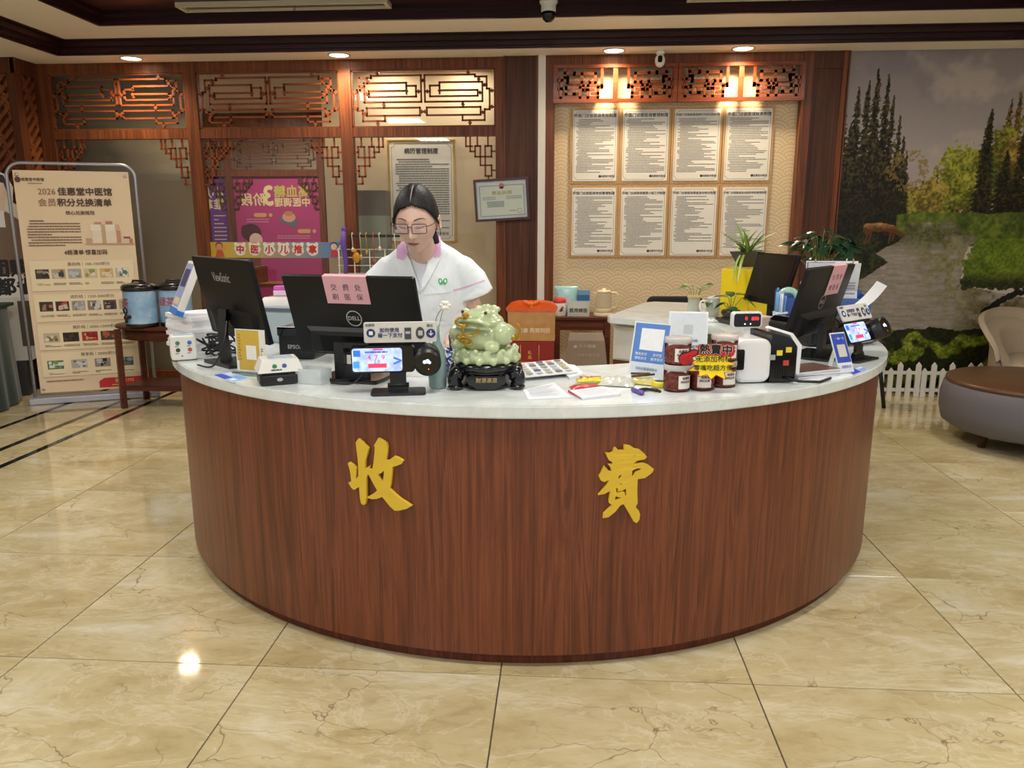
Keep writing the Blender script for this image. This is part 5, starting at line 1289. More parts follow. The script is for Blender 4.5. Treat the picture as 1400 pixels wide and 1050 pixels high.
# jade money toad on its carved stand
p = on(662, 533)
toad = thing('jade_toad', 'pale green jade money toad on a lotus ring and black carved stand', 'figurine', (p.x, p.y+.075, ZTOP), face_cam(p)+.0)
JADE = M('pale_green_jade', (182,194,152), .17, var=.14, scale=26, sss=.35, coat=.5)
BLKW = M('black_lacquer_wood', (16,15,16), .22, var=.3, scale=60, coat=.3)
TG = M('toad_gold', (176,136,40), .3, .6)
ft = MB()
st_ = MB().lathe([(.100,.060),(.104,.064),(.108,.074),(.104,.082),(.098,.086),(.0,.086)], 40); st_.lathe([(.082,.0),(.088,.012),(.078,.03),(.092,.05),(.100,.062)], 40); st_.build('stand', BLKW, toad)
for sx in (-1,1):
    for sy in (-1,1):
        f = MB(); a = Vector((sx*.098, sy*.062, 0)); f.tube(smooth_path([(a.x*.75,a.y*.8,.062),(a.x*1.1,a.y*1.02,.055),(a.x*1.18,a.y*1.1,.03),(a.x*1.05,a.y*1.02,.014),(a.x*1.16,a.y*1.1,.009)], 5), [.016]*4+[.022]*8+[.019]*6+[.024]*3, 10)
        f.ball((a.x*1.12,a.y*1.08,.010), (.028,.024,.010), 14, 8).ball((a.x*1.02,a.y*.98,.05), (.024,.022,.018), 12, 8); f.v = [(x*.93, y, max(z, .0005)) for x, y, z in f.v]; f.build('foot', BLKW, toad)
pq = MB().prism([(-.058,.020),(.058,.020),(.064,.034),(.058,.050),(-.058,.050),(-.064,.034)], -.098, -.085); pq.prism([(-.03,.004),(.03,.004),(.05,.02),(-.05,.02)], -.095, -.085); pq.build('plaque', BLKW, toad)
tx = MB(); put_text(tx, '財源滾滾', .0175, 0, .035, -.0985, .015, 1.0); tx.build('lettering', M('dull_gold_print', (176,150,104), .5), toad)
# remesh a union of blobs into one smooth body
def blob(name, mat, parts, voxel, parent, smooth=4, noise_amp=0):
    me = parts.mesh(name, mat); o = bpy.data.objects.new(name, me); COL.objects.link(o)
    r = o.modifiers.new('r', 'REMESH'); r.mode = 'VOXEL'; r.voxel_size = voxel; r.use_smooth_shade = True
    s = o.modifiers.new('s', 'SMOOTH'); s.factor = .5; s.iterations = smooth
    dg = bpy.context.evaluated_depsgraph_get(); m2 = bpy.data.meshes.new_from_object(o.evaluated_get(dg))
    o.modifiers.clear(); o.data = m2; bpy.data.meshes.remove(me); m2.name = name
    if not m2.materials: m2.materials.append(mat)
    m2.polygons.foreach_set('use_smooth', [True]*len(m2.polygons))
    o.parent = parent; return o
bd = MB()
bd.ball((0,.0,.175), (.076,.078,.052), 24, 16).ball((0,-.012,.165), (.066,.066,.05), 24, 16)
bd.ball((.0,-.022,.218), (.062,.06,.034), 20, 14).ball((.0,-.03,.236), (.052,.05,.026), 20, 14)       # broad head
bd.ball((-.060,-.03,.178), (.034,.04,.036), 16, 12).ball((.062,-.012,.180), (.030,.045,.036), 16, 12)    # haunches
bd.ball((-.055,-.052,.142), (.024,.024,.02), 14, 10).ball((.050,-.055,.142), (.022,.022,.018), 14, 10).ball((0,.06,.16), (.04,.035,.035), 14, 10)
bd.ball((-.034,-.052,.250), (.013,.012,.014), 12, 8).ball((.034,-.052,.250), (.013,.012,.014), 12, 8)      # eyes
bd.tube(smooth_path([(-.052,-.070,.214),(-.03,-.084,.226),(0,-.09,.230),(.03,-.084,.226),(.052,-.07,.214)], 5), .007, 8)
bd.tube(smooth_path([(-.055,-.064,.200),(-.03,-.078,.205),(0,-.084,.207),(.03,-.078,.205),(.055,-.064,.200)], 5), .006, 8)
for k in range(5): bd.ball((-.03+.015*k, .01+.01*(k % 2), .262-.003*abs(k-2)), .010, 10, 8)
RT_ = Matrix.Rotation(-.55, 4, 'Z'); bd.v = [tuple(RT_ @ Vector((x*1.22, y*1.18, .13+(z-.13)*1.02))) for x, y, z in bd.v]
blob('body', JADE, bd, .0038, toad, 3)
lr = MB().lathe([(.09,.086),(.101,.090),(.103,.10),(.096,.125),(.07,.130),(0,.130)], 40)
for k in range(14):
    a = 2*PI*(k+.5)/14; lr.ball((.094*math.cos(a), .094*math.sin(a), .112), (.017,.017,.022), 12, 8).ball((.104*math.cos(a+.22), .104*math.sin(a+.22), .098), (.014,.014,.014), 10, 8).ball((.102*math.cos(a+.1), .102*math.sin(a+.1), .130), (.010,.010,.009), 8, 6)
blob('lotus_ring', JADE, lr, .0034, toad, 3)
for sx in (-1,1): MB().ball(RT_ @ Vector((sx*.036*1.22,-.0625*1.18,.255)), .0055, 10, 8).build('eye', M('toad_eye', (70,30,24), .15), toad)
cn = MB().tube([(-.04+.020*math.cos(a), -.092-.004*math.sin(a), .205+.022*math.sin(a)) for a in np.linspace(2.4,6.6,14)], .0035, 8).tube([(-.062+.016*math.cos(a),-.070,.228+.012*math.sin(a)) for a in np.linspace(0,5.5,12)], .0035, 8).ball((-.052,-.075,.248), (.008,.006,.012), 10, 8); cn.v = [tuple(Vector((x*1.25, y*1.24, z))) for x, y, z in cn.v]; cn.build('coin_string', TG, toad)
cn = MB()
for k, (x, y, z) in enumerate(((-.070,-.062,.178),(-.062,-.070,.170),(-.053,-.076,.165),(-.046,-.080,.162))): cn.tube([(x+.009*math.cos(a), y, z+.009*math.sin(a)) for a in np.linspace(0,2*PI,10,endpoint=False)], .003, 6, closed=True)
cn.v = [tuple(Vector((x*1.22, y*1.30, z))) for x, y, z in cn.v]; cn.build('coin_cluster', TG, toad)
cn = MB().tube([(.078+.010*math.cos(a), -.052, .190+.026*math.sin(a)) for a in np.linspace(-1.6,1.6,10)], .004, 8).ball((.070,-.056,.172), (.008,.006,.01), 10, 8); cn.v = [tuple(Vector((x*1.25, y*1.24, z))) for x, y, z in cn.v]; cn.build('coin_string', TG, toad)

# ---- papers, notepads, small packets in the middle
o, bl = sheet('picture_pamphlet', 'folded pamphlet printed with rows of small pictures, right of the jade toad', 'pamphlet', [(703,502),(768,495),(790,513),(717,520)], .004, WP, lift=.012)
rn = random.Random(3); it = []
for i in range(5):
    for j in range(5):
        u, v = .06+i*.185, .06+j*.185; it.append((u, u+.13, v, v+.10, rn.choice(((70,80,100),(200,186,140),(150,160,150),(120,110,100),(190,200,210))))); it.append((u+.02, u+.11, v+.115, v+.14, (120,116,110)))
sheet_print(o, bl, it, 'picture_print')
MB().box((0,0,.006), (.12,.05,.011), (0,0,.1)).build('folded_leaf', WP, o)
o, bl = sheet('paper_pad', 'white paper pad under the picture pamphlet', 'paper', [(760,496),(786,499),(799,511),(778,516)], .010, WP)
o, bl = sheet('receipt_slip', 'white printed receipt slips lying in front of the pamphlet', 'receipt', [(715,533),(758,523),(781,543),(722,546)], .003, WP)
sheet_print(o, bl, [(.05,.9,.55,.56,(150,156,168))]+[(.1+.02*(k%2),.85-.1*(k%3),.12+.1*k,.14+.1*k,(176,182,196)) for k in range(8)])
o, bl = sheet('notepad', 'white notepad with a red edge beside the receipt slips', 'notepad', [(779,534),(825,528),(849,538),(796,544)], .008, WP)
sheet_print(o, bl, [(.12,.9,.2+.15*k,.22+.15*k,(150,156,170)) for k in range(5)]); P = [atz(x,y,ZTOP+.004) for x, y in ((777.5,534.5),(795.5,544.6))]; c = o.location
MB().tube([P[0]-c, P[1]-c], .0042, 4, False).build('red_spine', M('red_spine', (190,40,50), .5), o)
def packet(name, label, px, py, size, rz, cols, rough=.3, cat='packet', alpha=1):
    p = on(px, py); t = thing(name, label, cat, p, rz); w, d, h = size
    def fn(u, v):
        x = (u-.5)*w; y = (v-.5)*d; e = min(u,1-u)*min(v,1-v)*16
        z = .003+h*min(1, e)**.5*(.8+.2*math.sin(17*u+3*v)*math.cos(13*v+2*u)); return (x, y, z)
    mb = MB().grid(fn, 14, 10); mb.add([(-w/2,-d/2,.001),(w/2,-d/2,.001),(w/2,d/2,.001),(-w/2,d/2,.001)], [(3,2,1,0)]); mb.build('wrapper', M(name+'_'+str(px), cols, rough, var=.2, scale=50, alpha=alpha, coat=.3), t)
    return t
t = packet('red_packet', 'small red packet under the yellow one on the counter', 800, 531, (.10,.05,.010), .15, (186,40,48), cat='packet')
t = packet('yellow_packet', 'small bright yellow printed packet lying on the red one', 806, 525, (.09,.045,.012), .2, (232,210,50)); t.location.z += .010
for k in range(4): MB().box((-.03+.02*k,0,.0165), (.008,.02,.001), (0,0,.5*k)).build('print_mark', M('red_print', (190,60,50), .5), t)
packet('clear_bag', 'crumpled clear plastic bag of snacks behind the notepad', 843, 526, (.12,.075,.028), -.2, (216,214,200), .15, 'bag')
t = packet('snack_pouch', 'clear pouch with yellow contents beside the blue code stand', 879, 524, (.10,.07,.018), -.5, (208,196,120), .15, 'bag')
MB().cyl((-.035,-.02,.024), (.03,.028,.03), .004, n=8).build('tie', M('dark_tie', (70,60,44), .5), t)
MB().cyl((-.045,0,.03),(.02,.012,.034), .004, n=8).build('ballpoint_stub', M('brown_plastic', (110,70,40), .5), t)
p = on(875, 538); t = thing('key_ring', 'purple keyring with black keys lying near the jars', 'keys', p)
MB().tube(smooth_path([(-.02,.03,.006),(-.012,.005,.008),(.0,-.02,.007)]), [.008]*13, 8).ball((.002,-.024,.008), (.010,.012,.008), 10, 8).build('purple_fob', M('purple_plastic', (96,72,160), .35), t)
for k in range(3): MB().tube(smooth_path([(-.002,.02,.006),(.02+.012*k,.035,.008),(.045+.01*k,.03-.012*k,.006)]), .005, 6).build('key', BLACKP, t)
p = on(902, 529); t = thing('tape_measure', 'round yellow tape measure in front of the jars', 'tape measure', p); MB().lathe([(.022,0),(.026,.004),(.026,.016),(.021,.020),(0,.020)], 24).build('case', M('yellow_plastic', (226,204,50), .35), t); MB().lathe([(.017,.0195),(.017,.0215),(0,.0215)], 20).build('label', M('tape_black_label', (60,56,40), .5), t)

# ---- code signs
def sign(name, label, x, y, rz, tilt, W, H, back, items, texts):
    t = thing(name, label, 'sign', (x, y, ZTOP), math.radians(rz))
    mx = Matrix.Translation((0, .0, 0)) @ Matrix.Rotation(-math.radians(tilt), 4, 'X')
    MB().bb(-W/2, W/2, 0, .004, .002, H, mx=mx).build('card', back, t)
    MB().tube([(0,.022+H*.6*math.sin(math.radians(tilt)),H*.6),(0,H*.55,.008)], .010, 4, False).build('easel_leg', back, t)
    pr_ = MB()
    for i, (a, b, c, d, col) in enumerate(items): pr_.color(col).rect((a-.5)*W, (b-.5)*W, c*H, d*H, -.0006-.0003*i, mx=mx)
    for (s, fs, x_, z_, col) in texts: put_text(pr_.color(col), s, fs, x_*W, z_*H, -.004, .015, mx=mx)
    pr_.build('card_print', PRINT, t); return t
ACR = M('acrylic_edge', (226,232,232), .15)
sign('code_sign', 'tilted blue payment code sign in acrylic behind the packets', 2.085, .495, -35, 13, .148, .195, ACR, [(.04,.96,.25,.97,(88,134,206)),(.04,.96,.03,.25,(214,222,232)),(.22,.84,.48,.88,(238,240,244))],
     [('微信支付',.012,-.2,.40,(226,236,250)),('支付宝',.012,.24,.40,(226,236,250)),('银联支付',.012,-.2,.32,(226,236,250)),('数字货币',.012,.24,.32,(226,236,250)),('扫码付款请到前台',.011,0,.13,(90,110,140))])
sign('code_sign', 'white code card standing behind the jars of dried fruit', 2.277, .80, -8, 14, .150, .200, ACR, [(.03,.97,.03,.97,(214,220,226)),(.38,.62,.55,.74,(190,194,198))],
     [('微信扫一扫付款',.011,0,.42,(100,104,110)),('佳惠堂中医馆',.014,0,.30,(80,84,92))])
sign('code_sign', 'slim blue and white payment card leaning by the right monitor foot', 2.824, .60, 29, 24, .072, .155, ACR, [(.03,.97,.03,.97,(46,72,176)),(.03,.97,.03,.26,(226,230,238)),(.24,.80,.40,.70,(206,204,190))], [('一拍一付',.011,0,.84,(200,214,240)),('扫码支付',.012,0,.15,(60,80,180))])
# ---- jars of dried fruit with the yellow burst sign
JG = glass('jar_clear', (244,246,244)); LIDC = M('clear_lid', (214,206,202), .2, alpha=.6); FRUIT = M('dried_red_fruit', (164,78,64), .45, var=.5, scale=90, bump=.6)
def jar(px, py, dz, rz, label, dx=0):
    p = on(px, py); t = thing('fruit_jar', label, 'jar', (p.x+dx, p.y+.042, ZTOP+dz), face_cam(p)+rz, 'clear jars of dried red fruit'); R, H = .0432, .088
    MB().lathe([(0,0),(R-.003,0),(R,.004),(R,H-.022),(R-.002,H-.018)], 32).build('jar_wall', JG, t)
    MB().lathe([(R-.0005,H-.019),(R+.001,H-.017),(R+.001,H-.002),(R-.004,H),(0,H)], 32).build('lid', LIDC, t)
    r = random.Random(px*7+int(dz*1000)); fr = MB().lathe([(0,.003),(R-.006,.003),(R-.005,.01),(R-.006,H-.034),(R-.02,H-.028),(0,H-.027)], 20)
    for k in range(46):
        a = r.uniform(0,2*PI); fr.ball(((R-.007)*math.cos(a),(R-.007)*math.sin(a), r.uniform(.008,H-.034)), (.0055,.0055,.008), 6, 5, rot=(r.random()*3,r.random()*3,0))
    fr.build('dried_fruit', FRUIT, t)
    lb = MB(); a0 = -PI/2+.25; n = 8
    lb.grid(lambda u, v: ((R+.0006)*math.cos(a0-.55+1.1*u), (R+.0006)*math.sin(a0-.55+1.1*u), .012+.043*v), n, 1); lb = lb.build('label', PAPER, t)
    tx = MB(); 
    for (s, fs, zz, off_) in (('佳惠堂',.0095,.046,.05),('枸杞红枣',.0085,.034,.0)):
        vs, fs_ = text_verts(s, fs, .02); tx.add([((R+.0011+v.z)*math.cos(a0+(v.x+off_*.04)/R), (R+.0011+v.z)*math.sin(a0+(v.x+off_*.04)/R), zz+v.y) for v in vs], fs_)
    tx.build('label_print', M('label_brown_print', (90,50,44), .6), lb)
    return t
jar(927, 537, 0, .45, 'bottom left jar of dried red fruit at the end of the row')
jar(961.5, 535, 0, .0, 'bottom middle jar of dried red fruit under the yellow sign')
jar(991, 531, 0, .35, 'bottom right jar of dried red fruit beside the money counter')
jar(927, 537, .0885, .1, 'upper left jar of dried red fruit beside the pointing hand sign')
jar(991, 531, .0885, .3, 'upper right jar of dried red fruit behind the yellow sign')
p = on(966, 536); k_ = mpp(p)
t = thing('burst_sign', 'yellow starburst sale sign with a red pointing hand reading 熱賣中, on the jars', 'sign', (p.x, p.y-.034, ZTOP+.106), face_cam(p))
out = []
for k in range(22):
    a = 2*PI*(k+.5)/22; r = (1.0 if k % 2 == 0 else .70)*(1.12 if k in (2,8,12,18) else 1.0); out.append((.076*r*math.cos(a)+.006, -.010+.050*r*math.sin(a)))
MB().prism(out, 0, .003).build('red_backing', M('burst_red', (196,34,38), .4), t)
MB().prism([(.006+(x-.006)*.93, -.010+(z+.010)*.92) for x, z in out], -.002, 0).build('burst', M('burst_yellow', (248,222,30), .45, var=.02), t)
MB().rbox((.016,-.0015,.038), (.112,.003,.036), .008, 3, 1).build('title_plate', M('burst_red', (196,34,38), .4), t)
tb = MB(); put_text(tb, '熱賣中', .034, .016, .038, -.0036, .085); tb.build('title_outline', M('burst_cream', (240,206,190), .4), t)
tx = MB(); put_text(tx, '熱賣中', .034, .016, .038, -.0046, .035); put_text(tx, '无添加枸杞', .022, .011, .008, -.0035, .01, rot=.05); put_text(tx, '零嘴吃超方便', .020, .010, -.02, -.0035, .01, rot=.05); tx.build('lettering', M('burst_black', (24,20,16), .5), t)
HO = [(-.094,-.009),(-.082,-.016),(-.058,-.014),(-.052,.002),(-.054,.012),(-.038,.022),(-.036,.036),(-.052,.040),(-.072,.030),(-.090,.026),(-.100,.008)]
MB().prism(HO, -.005, -.003).build('hand_outline', M('burst_black', (24,20,16), .5), t)
hd_ = MB(); hd_.prism([(-.092,-.006),(-.082,-.012),(-.060,-.010),(-.056,.002),(-.058,.014),(-.042,.024),(-.040,.034),(-.052,.036),(-.070,.026),(-.088,.022),(-.096,.008)], -.010, -.004)
for (a, b) in ((.010,.0),(.003,-.004),(-.004,-.006)): hd_.rbox((-.066,-.011,a+.002), (.026,.006,.0075), .0036, 3, 1)
hd_.rbox((-.078,-.011,.018), (.03,.006,.009), .004, 3, 1, rot=(0,-.5,0)); hd_.build('red_hand', M('burst_hand_red', (190,24,34), .35), t)
fg = MB()
for a in (.0065,-.0005,-.0065): fg.rbox((-.062,-.0143,a+.002), (.026,.0006,.0014), .0006, 2, 1)
fg.build('finger_line', M('burst_black', (24,20,16), .5), t)

# ---- money counter
p = on(1040, 522); t = thing('money_counter', 'white and black banknote counter with a red digit display beside the jars', 'money counter', (p.x+.005, p.y+.07, ZTOP), face_cam(p)+.42)
frontw = [(-.125,.0),(-.105,.0),(-.02,.0),(-.02,.155),(-.05,.16),(-.105,.145),(-.128,.12),(-.132,.03)]
MB().rbox((-.06,0,.078), (.125,.20,.150), .03, 5, 1, bev=.012).build('front_shell', M('glossy_white_shell', (228,228,228), .15, var=.02, coat=.4), t)
MB().rbox((-.124,-.02,.075), (.012,.13,.085), .004, 2, 0).build('note_slot', BLACKG, t)
sd = MB().rbox((-.11,-.1015,.085), (.03,.006,.07), .006, 3, 1); sd.build('slot_edge', BLACKG, t)
bdk = MB().prism([(0,.004),(.088,.004),(.092,.05),(.092,.12),(.06,.158),(.01,.170),(0,.165)], -.097, .097); bdk.build('hopper', BLACKG, t)
MB().prism([(.092,.03),(.104,.03),(.106,.13),(.072,.172),(.062,.166),(.092,.125)], -.1, .1).build('rear_trim', M('glossy_white_shell', (228,228,228), .15), t)
for (x, z, c) in ((.03,.105,(226,206,60)),(.062,.115,(226,206,60)),(.006,.09,(160,160,160)),(.055,.07,(190,60,40))): MB().bb(x-.010, x+.010, -.0985, -.097, z-.009, z+.009).build('sticker', M('sticker_%d' % c[1], c, .5), t)
for k in range(6): MB().bb(.02+.008*k, .024+.008*k, -.0985, -.097, .015, .05).build('vent_slot', BLACKG, t)
MB().tube([(.05,-.1,.02),(.09,-.13,.012),(.17,-.12,.006),(.24,-.06,.006)], .005, 6).build('power_lead', BLACKP, t)
dp = MB().rbox((-.045,.02,.205), (.108,.03,.058), .012, 4, 1, bev=.005).build('display', M('glossy_white_shell', (228,228,228), .15), t)
MB().bb(-.05,-.03,.015,.035,.15,.18).build('display_arm', WHITEP, t)
MB().rbox((-.047,.004,.205), (.096,.002,.046), .009, 4, 1).build('display_glass', BLACKG, dp)
dg = MB().color((255,50,60)); put_text(dg, '0', .018, -.052, .211, .0022, .01); put_text(dg, '800', .018, -.020, .210, .0022, .01); dg.color((190,255,240)).disc(-.056,.192,.0025,.0022,8).disc(-.036,.192,.0025,.0022,8); dg.build('digits', vcol('digit_glow', .4, emit=2.0), dp)

# ---- right end: magazines, printer, fresh sheet
for k, (dz, rz, c) in enumerate(((0,.10,(60,90,150)),(.0085,.06,(190,180,176)),(.017,.14,(96,70,60)))):
    p = on(1108, 515); t = thing('magazine', ('lowest blue-edged','middle pale','top brown-covered')[k]+' magazine of the pile below the right monitor', 'magazine', (p.x, p.y+.05, ZTOP+dz), rz+.35, 'magazines on the counter')
    MB().rbox((0,0,.004), (.19,.13,.007), .003, 1).build('pages', WP, t); MB().bb(-.096,.096,-.066,.066,.0076,.0082).build('cover', M('magazine_cover_%d' % k, c, .3, var=.4, scale=25), t)
p = atz(1105, 468, ZTOP); t = thing('black_printer', 'large black printer behind the angled right monitor', 'printer', (2.99,1.42,ZTOP), .45)
MB().rbox((0,0,.046), (.40,.30,.092), .03, 4, 2, bev=.015).build('case', BLACKP, t)
MB().loft([[Vector((sx*a, sy*b+c, z)) for sx, sy in ((-1,-1),(1,-1),(1,1),(-1,1))] for a, b, c, z in ((.19,.14,0,.092),(.17,.10,.03,.112),(.15,.08,.04,.116))], False).build('lid', BLACKG, t)
lg = MB(); put_text(lg, 'EPSON', .022, -.12, .05, -.1508, .02); lg.build('logo', LOGO, t)
MB().bb(-.16,.16,-.2,-.15,.03,.04).build('tray', BLACKG, t)
Q = [aty(1150,427,1.40), aty(1167,429,1.26), aty(1213,391,1.24), aty(1199,384,1.42)]; c = sum(Q, Vector())/4
t = thing('printed_sheet', 'curled white sheet sticking up from the black printer', 'paper', c)
def shf(o_):
    def fn(u, v):
        q = Q[0].lerp(Q[1], u).lerp(Q[3].lerp(Q[2], u), v)-c; return (q.x+.008*math.sin(PI*v), q.y+o_, q.z-.012*math.sin(PI*v))
    return fn
MB().grid(shf(0), 4, 12).grid(shf(.001), 4, 12).build('sheet', WP, t)
# blue organiser with calendar, globe-like tape and pens
p = aty(1122, 432, 1.78)
t = thing('desk_organiser', 'long blue desk organiser on the right rear of the counter', 'organiser', (p.x, 1.78, ZTOP), -.05); BLUE = M('blue_plastic_box', (66,98,168), .4)
MB().bb(-.215,.215,-.08,.08,0,.005).build('bottom', BLUE, t); zo = aty(1122,405,1.70).z-ZTOP
for (x0,x1,y0,y1,h) in ((-.215,.215,-.08,-.075,zo-.01),(-.215,.215,.075,.08,zo+.02),(-.215,-.21,-.075,.075,zo),(.21,.215,-.075,.075,zo)): MB().bb(x0,x1,y0,y1,.005,h).build('side', BLUE, t)
MB().bb(-.10,-.096,-.075,.075,.005,zo-.02).build('divider', BLUE, t)
q = aty(1135, 400, 1.78)
t = thing('desk_calendar', 'spiral desk calendar with a purple corner and 5月 heading behind the right monitor', 'calendar', (q.x, 1.745, ZTOP+.006), -.08)
H_ = aty(1135,356,1.77).z-ZTOP-.006; W_ = .250; mx = Matrix.Rotation(-.16, 4, 'X')
MB().bb(-W_/2,W_/2,0,.004,0,H_,mx=mx).build('front_leaf', WP, t); MB().bb(-W_/2,W_/2,.0,.004,0,H_-.005,mx=Matrix.Translation((0,.075,0)) @ Matrix.Rotation(.22, 4, 'X')).build('rear_leaf', WP, t)
pr_ = MB(); zt = H_
pr_.color((126,84,150)).prism([(-W_/2+.004,zt-.17),(-W_/2+.10,zt-.11),(-W_/2+.135,zt-.05),(-W_/2+.14,zt-.006),(-W_/2+.004,zt-.006)], -.001, -.0005, mx=mx); pr_.color((96,60,120)).rect(W_/2-.105,W_/2-.04,zt-.075,zt-.01,-.001,mx=mx)
pr_.color((190,50,60)).disc(-W_/2+.07, zt-.085, .03, -.0014, 18, mx=mx); pr_.color((240,236,240)); put_text(pr_, '5月', .034, W_/2-.072, zt-.035, -.0016, .03, mx=mx); put_text(pr_, '2026', .016, -W_/2+.05, zt-.03, -.0016, .02, mx=mx)
pr_.color((130,120,140)); fake_lines(pr_, W_/2-.11, W_/2-.02, zt-.17, zt-.09, 6, .006, -.0014, 3); pr_.build('leaf_print', PRINT, t)
for k in (-1,1): MB().tube([(k*.09+.0, .008*math.cos(a)+.016, H_*math.cos(.16)-.0+.012*math.sin(a)) for a in np.linspace(0,2*PI,12,endpoint=False)], .002, 6, closed=True).build('ring', M('brass_ring', (190,160,90), .3, .8), t)
q = aty(1073, 396, 1.78)
t = thing('tape_roll', 'round greenish tape dispenser roll in the blue organiser', 'tape', (q.x+.02, 1.78, ZTOP+.006), -.3)
MB().lathe([(.03,-.015),(.055,-.015),(.058,0),(.055,.015),(.03,.015),(.03,-.015)], 28, (0,0,.155), 1, caps=False).build('roll', M('green_clear_tape', (150,190,170), .15), t); MB().bb(-.03,.03,-.02,.02,0,.10).build('holder', M('grey_holder', (150,150,150), .5), t)
for k, (px, c, h) in enumerate(((1062,(90,150,190),.20),(1067,(200,210,220),.19),(1071,(80,120,180),.18))):
    q = aty(px, 400, 1.66); t = thing('marker_pen', ('teal','white','blue')[k]+' marker standing in the clear cup by the organiser', 'pen', (q.x+.0, 1.62+.012*k, ZTOP+.008)); MB().cyl((0,0,0), (.006*(k-1),0,h), .008, n=10).build('barrel', M('marker_%d' % k, c, .4), t); MB().cyl((.006*(k-1),0,h), (.006*(k-1),0,h+.02), .006, .004, n=10).build('cap', M('marker_%d' % k, c, .4), t)
q = aty(1067, 425, 1.63); t = thing('pen_cup', 'clear plastic cup holding markers beside the organiser', 'cup', (q.x, 1.632, ZTOP)); MB().lathe([(.03,0),(.036,.11),(.034,.11),(.028,.004),(0,.004)], 24).build('cup_wall', M('frosted_plastic', (222,228,228), .3, alpha=.55), t)
q = aty(1040, 432, 1.60); t = thing('tissue_box', 'dusty pink box beside the markers on the right wing', 'box', (q.x, 1.60, ZTOP), .5); MB().rbox((0,0,.045), (.10,.07,.09), .006, 2, 2, bev=.004).build('carton', M('dusty_pink_card', (196,172,160), .6), t); MB().rbox((0,0,.092), (.05,.02,.004), .008, 3).build('opening', WP, t)
# ================================================================== behind the counter
# brown side table against the papered wall
KZ, KY = .692, 4.10
xk0, xk1 = aty(755, 434, 3.93).x, aty(838, 434, 3.93).x
t = thing('tea_table', 'low dark wood table against the papered wall holding the kettle', 'table', ((xk0+xk1)/2, KY, 0)); w = (xk1-xk0)/2
TT = wood('tea_table_wood', (84,40,26), (118,62,40), .35, 0, 1.2, .2)
MB().rbox((0,0,KZ-.0125), (2*w,.38,.025), .008, 2, 2, bev=.004).build('tabletop', TT, t); MB().bb(-w+.03,w-.03,-.16,-.14,KZ-.11,KZ-.025).build('apron', TT, t)
for sx in (-1,1):
    for sy in (-1,1): MB().bb(sx*(w-.04)-.022, sx*(w-.04)+.022, sy*.15-.022, sy*.15+.022, 0, KZ-.025).build('leg', TT, t)
MB().bb(-w+.04,w-.04,-.13,.13,.20,.22).build('lower_shelf', TT, t)
def kp(px, Y=4.08): return Vector((aty(px, 430, Y).x, Y, KZ))
# kettle
p = kp(825, 4.02); t = thing('kettle', 'cream electric glass kettle on its base at the table end', 'kettle', p); CRK = M('cream_plastic', (226,206,168), .3)
MB().lathe([(.078,0),(.082,.006),(.078,.026),(.06,.03),(0,.03)], 32).build('base', CRK, t)
MB().lathe([(.058,.034),(.066,.04),(.066,.08),(.062,.16),(.055,.19)], 32, caps=False).build('glass_body', M('kettle_glass', (214,200,172), .08, alpha=.5), t)
MB().lathe([(.062,.03),(.067,.034),(.067,.062),(.064,.064)], 32).build('heater_band', CRK, t)
MB().lathe([(.057,.188),(.059,.196),(.05,.206),(.02,.21),(.016,.22),(0,.221)], 32).build('lid', CRK, t)
MB().tube(smooth_path([(.055,-.01,.185),(.10,-.02,.18),(.112,-.02,.12),(.10,-.02,.07),(.062,-.01,.062)]), .0105, 10).build('handle', CRK, t)
MB().prism([(-.085,.185),(-.05,.16),(-.05,.192)], -.018, .018).build('spout', CRK, t)
# canister with a red lid
p = kp(765, 4.0); t = thing('canister', 'white flower-print canister with a red lid on the table', 'canister', p)
MB().lathe([(.048,0),(.051,.006),(.051,.105),(.049,.108)], 28).build('body', M('white_canister', (224,216,208), .35), t); MB().lathe([(.0515,.106),(.052,.112),(.05,.135),(.035,.146),(0,.147)], 28).build('lid', M('red_lid', (206,50,40), .35), t)
fl = MB()
for (a, z, c) in ((-1.3,.06,(60,60,56)),(-1.15,.075,(206,110,80)),(-1.45,.045,(70,90,60)),(-1.2,.05,(40,40,40)),(-1.05,.07,(190,70,60))): fl.color(c).ball((.0505*math.cos(a),.0505*math.sin(a),z), (.010,.004,.009), 8, 6)
fl.build('flower_print', PRINT, t)
# pale blue foil pouch and the clear cotton box and a blue carton
p = kp(774, 4.20); t = thing('foil_pouch', 'pale teal foil pouch standing behind the red-lidded canister', 'pouch', p); 
MB().loft([[Vector((a*math.cos(th)*(1+.04*math.sin(5*th)), b*math.sin(th), z)) for th in np.linspace(0,2*PI,20,endpoint=False)] for a, b, z in ((.085,.05,0),(.09,.055,.06),(.085,.04,.14),(.098,.018,.20),(.10,.004,.225))], True).build('pouch', M('teal_foil', (150,196,200), .3, var=.15, scale=25), t)
MB().disc(-.01,.11,.045,-.052,18).build('print_round', M('pouch_pale_print', (206,210,220), .5), t)
p = kp(797, 4.24); t = thing('blue_carton', 'small pale blue carton behind the cotton box', 'box', p); MB().bb(-.055,.055,-.025,.025,0,.19).build('carton', M('pale_blue_card', (120,160,190), .5), t); MB().bb(-.05,.05,-.027,-.025,.08,.15).build('panel_print', M('carton_blue_print', (60,110,160), .5), t)
p = kp(791, 4.02); t = thing('cotton_box', 'clear plastic box of cotton swabs beside the canister', 'box', p, -.05)
MB().bb(-.088,.088,-.05,.05,0,.004).build('bottom', FROST, t)
for (x0,x1,y0,y1) in ((-.088,.088,-.05,-.048),(-.088,.088,.048,.05),(-.088,-.086,-.048,.048),(.086,.088,-.048,.048)): MB().bb(x0,x1,y0,y1,.004,.115).build('side', M('box_clear', (226,226,216), .1, alpha=.35), t)
r_ = random.Random(2); sw = MB()
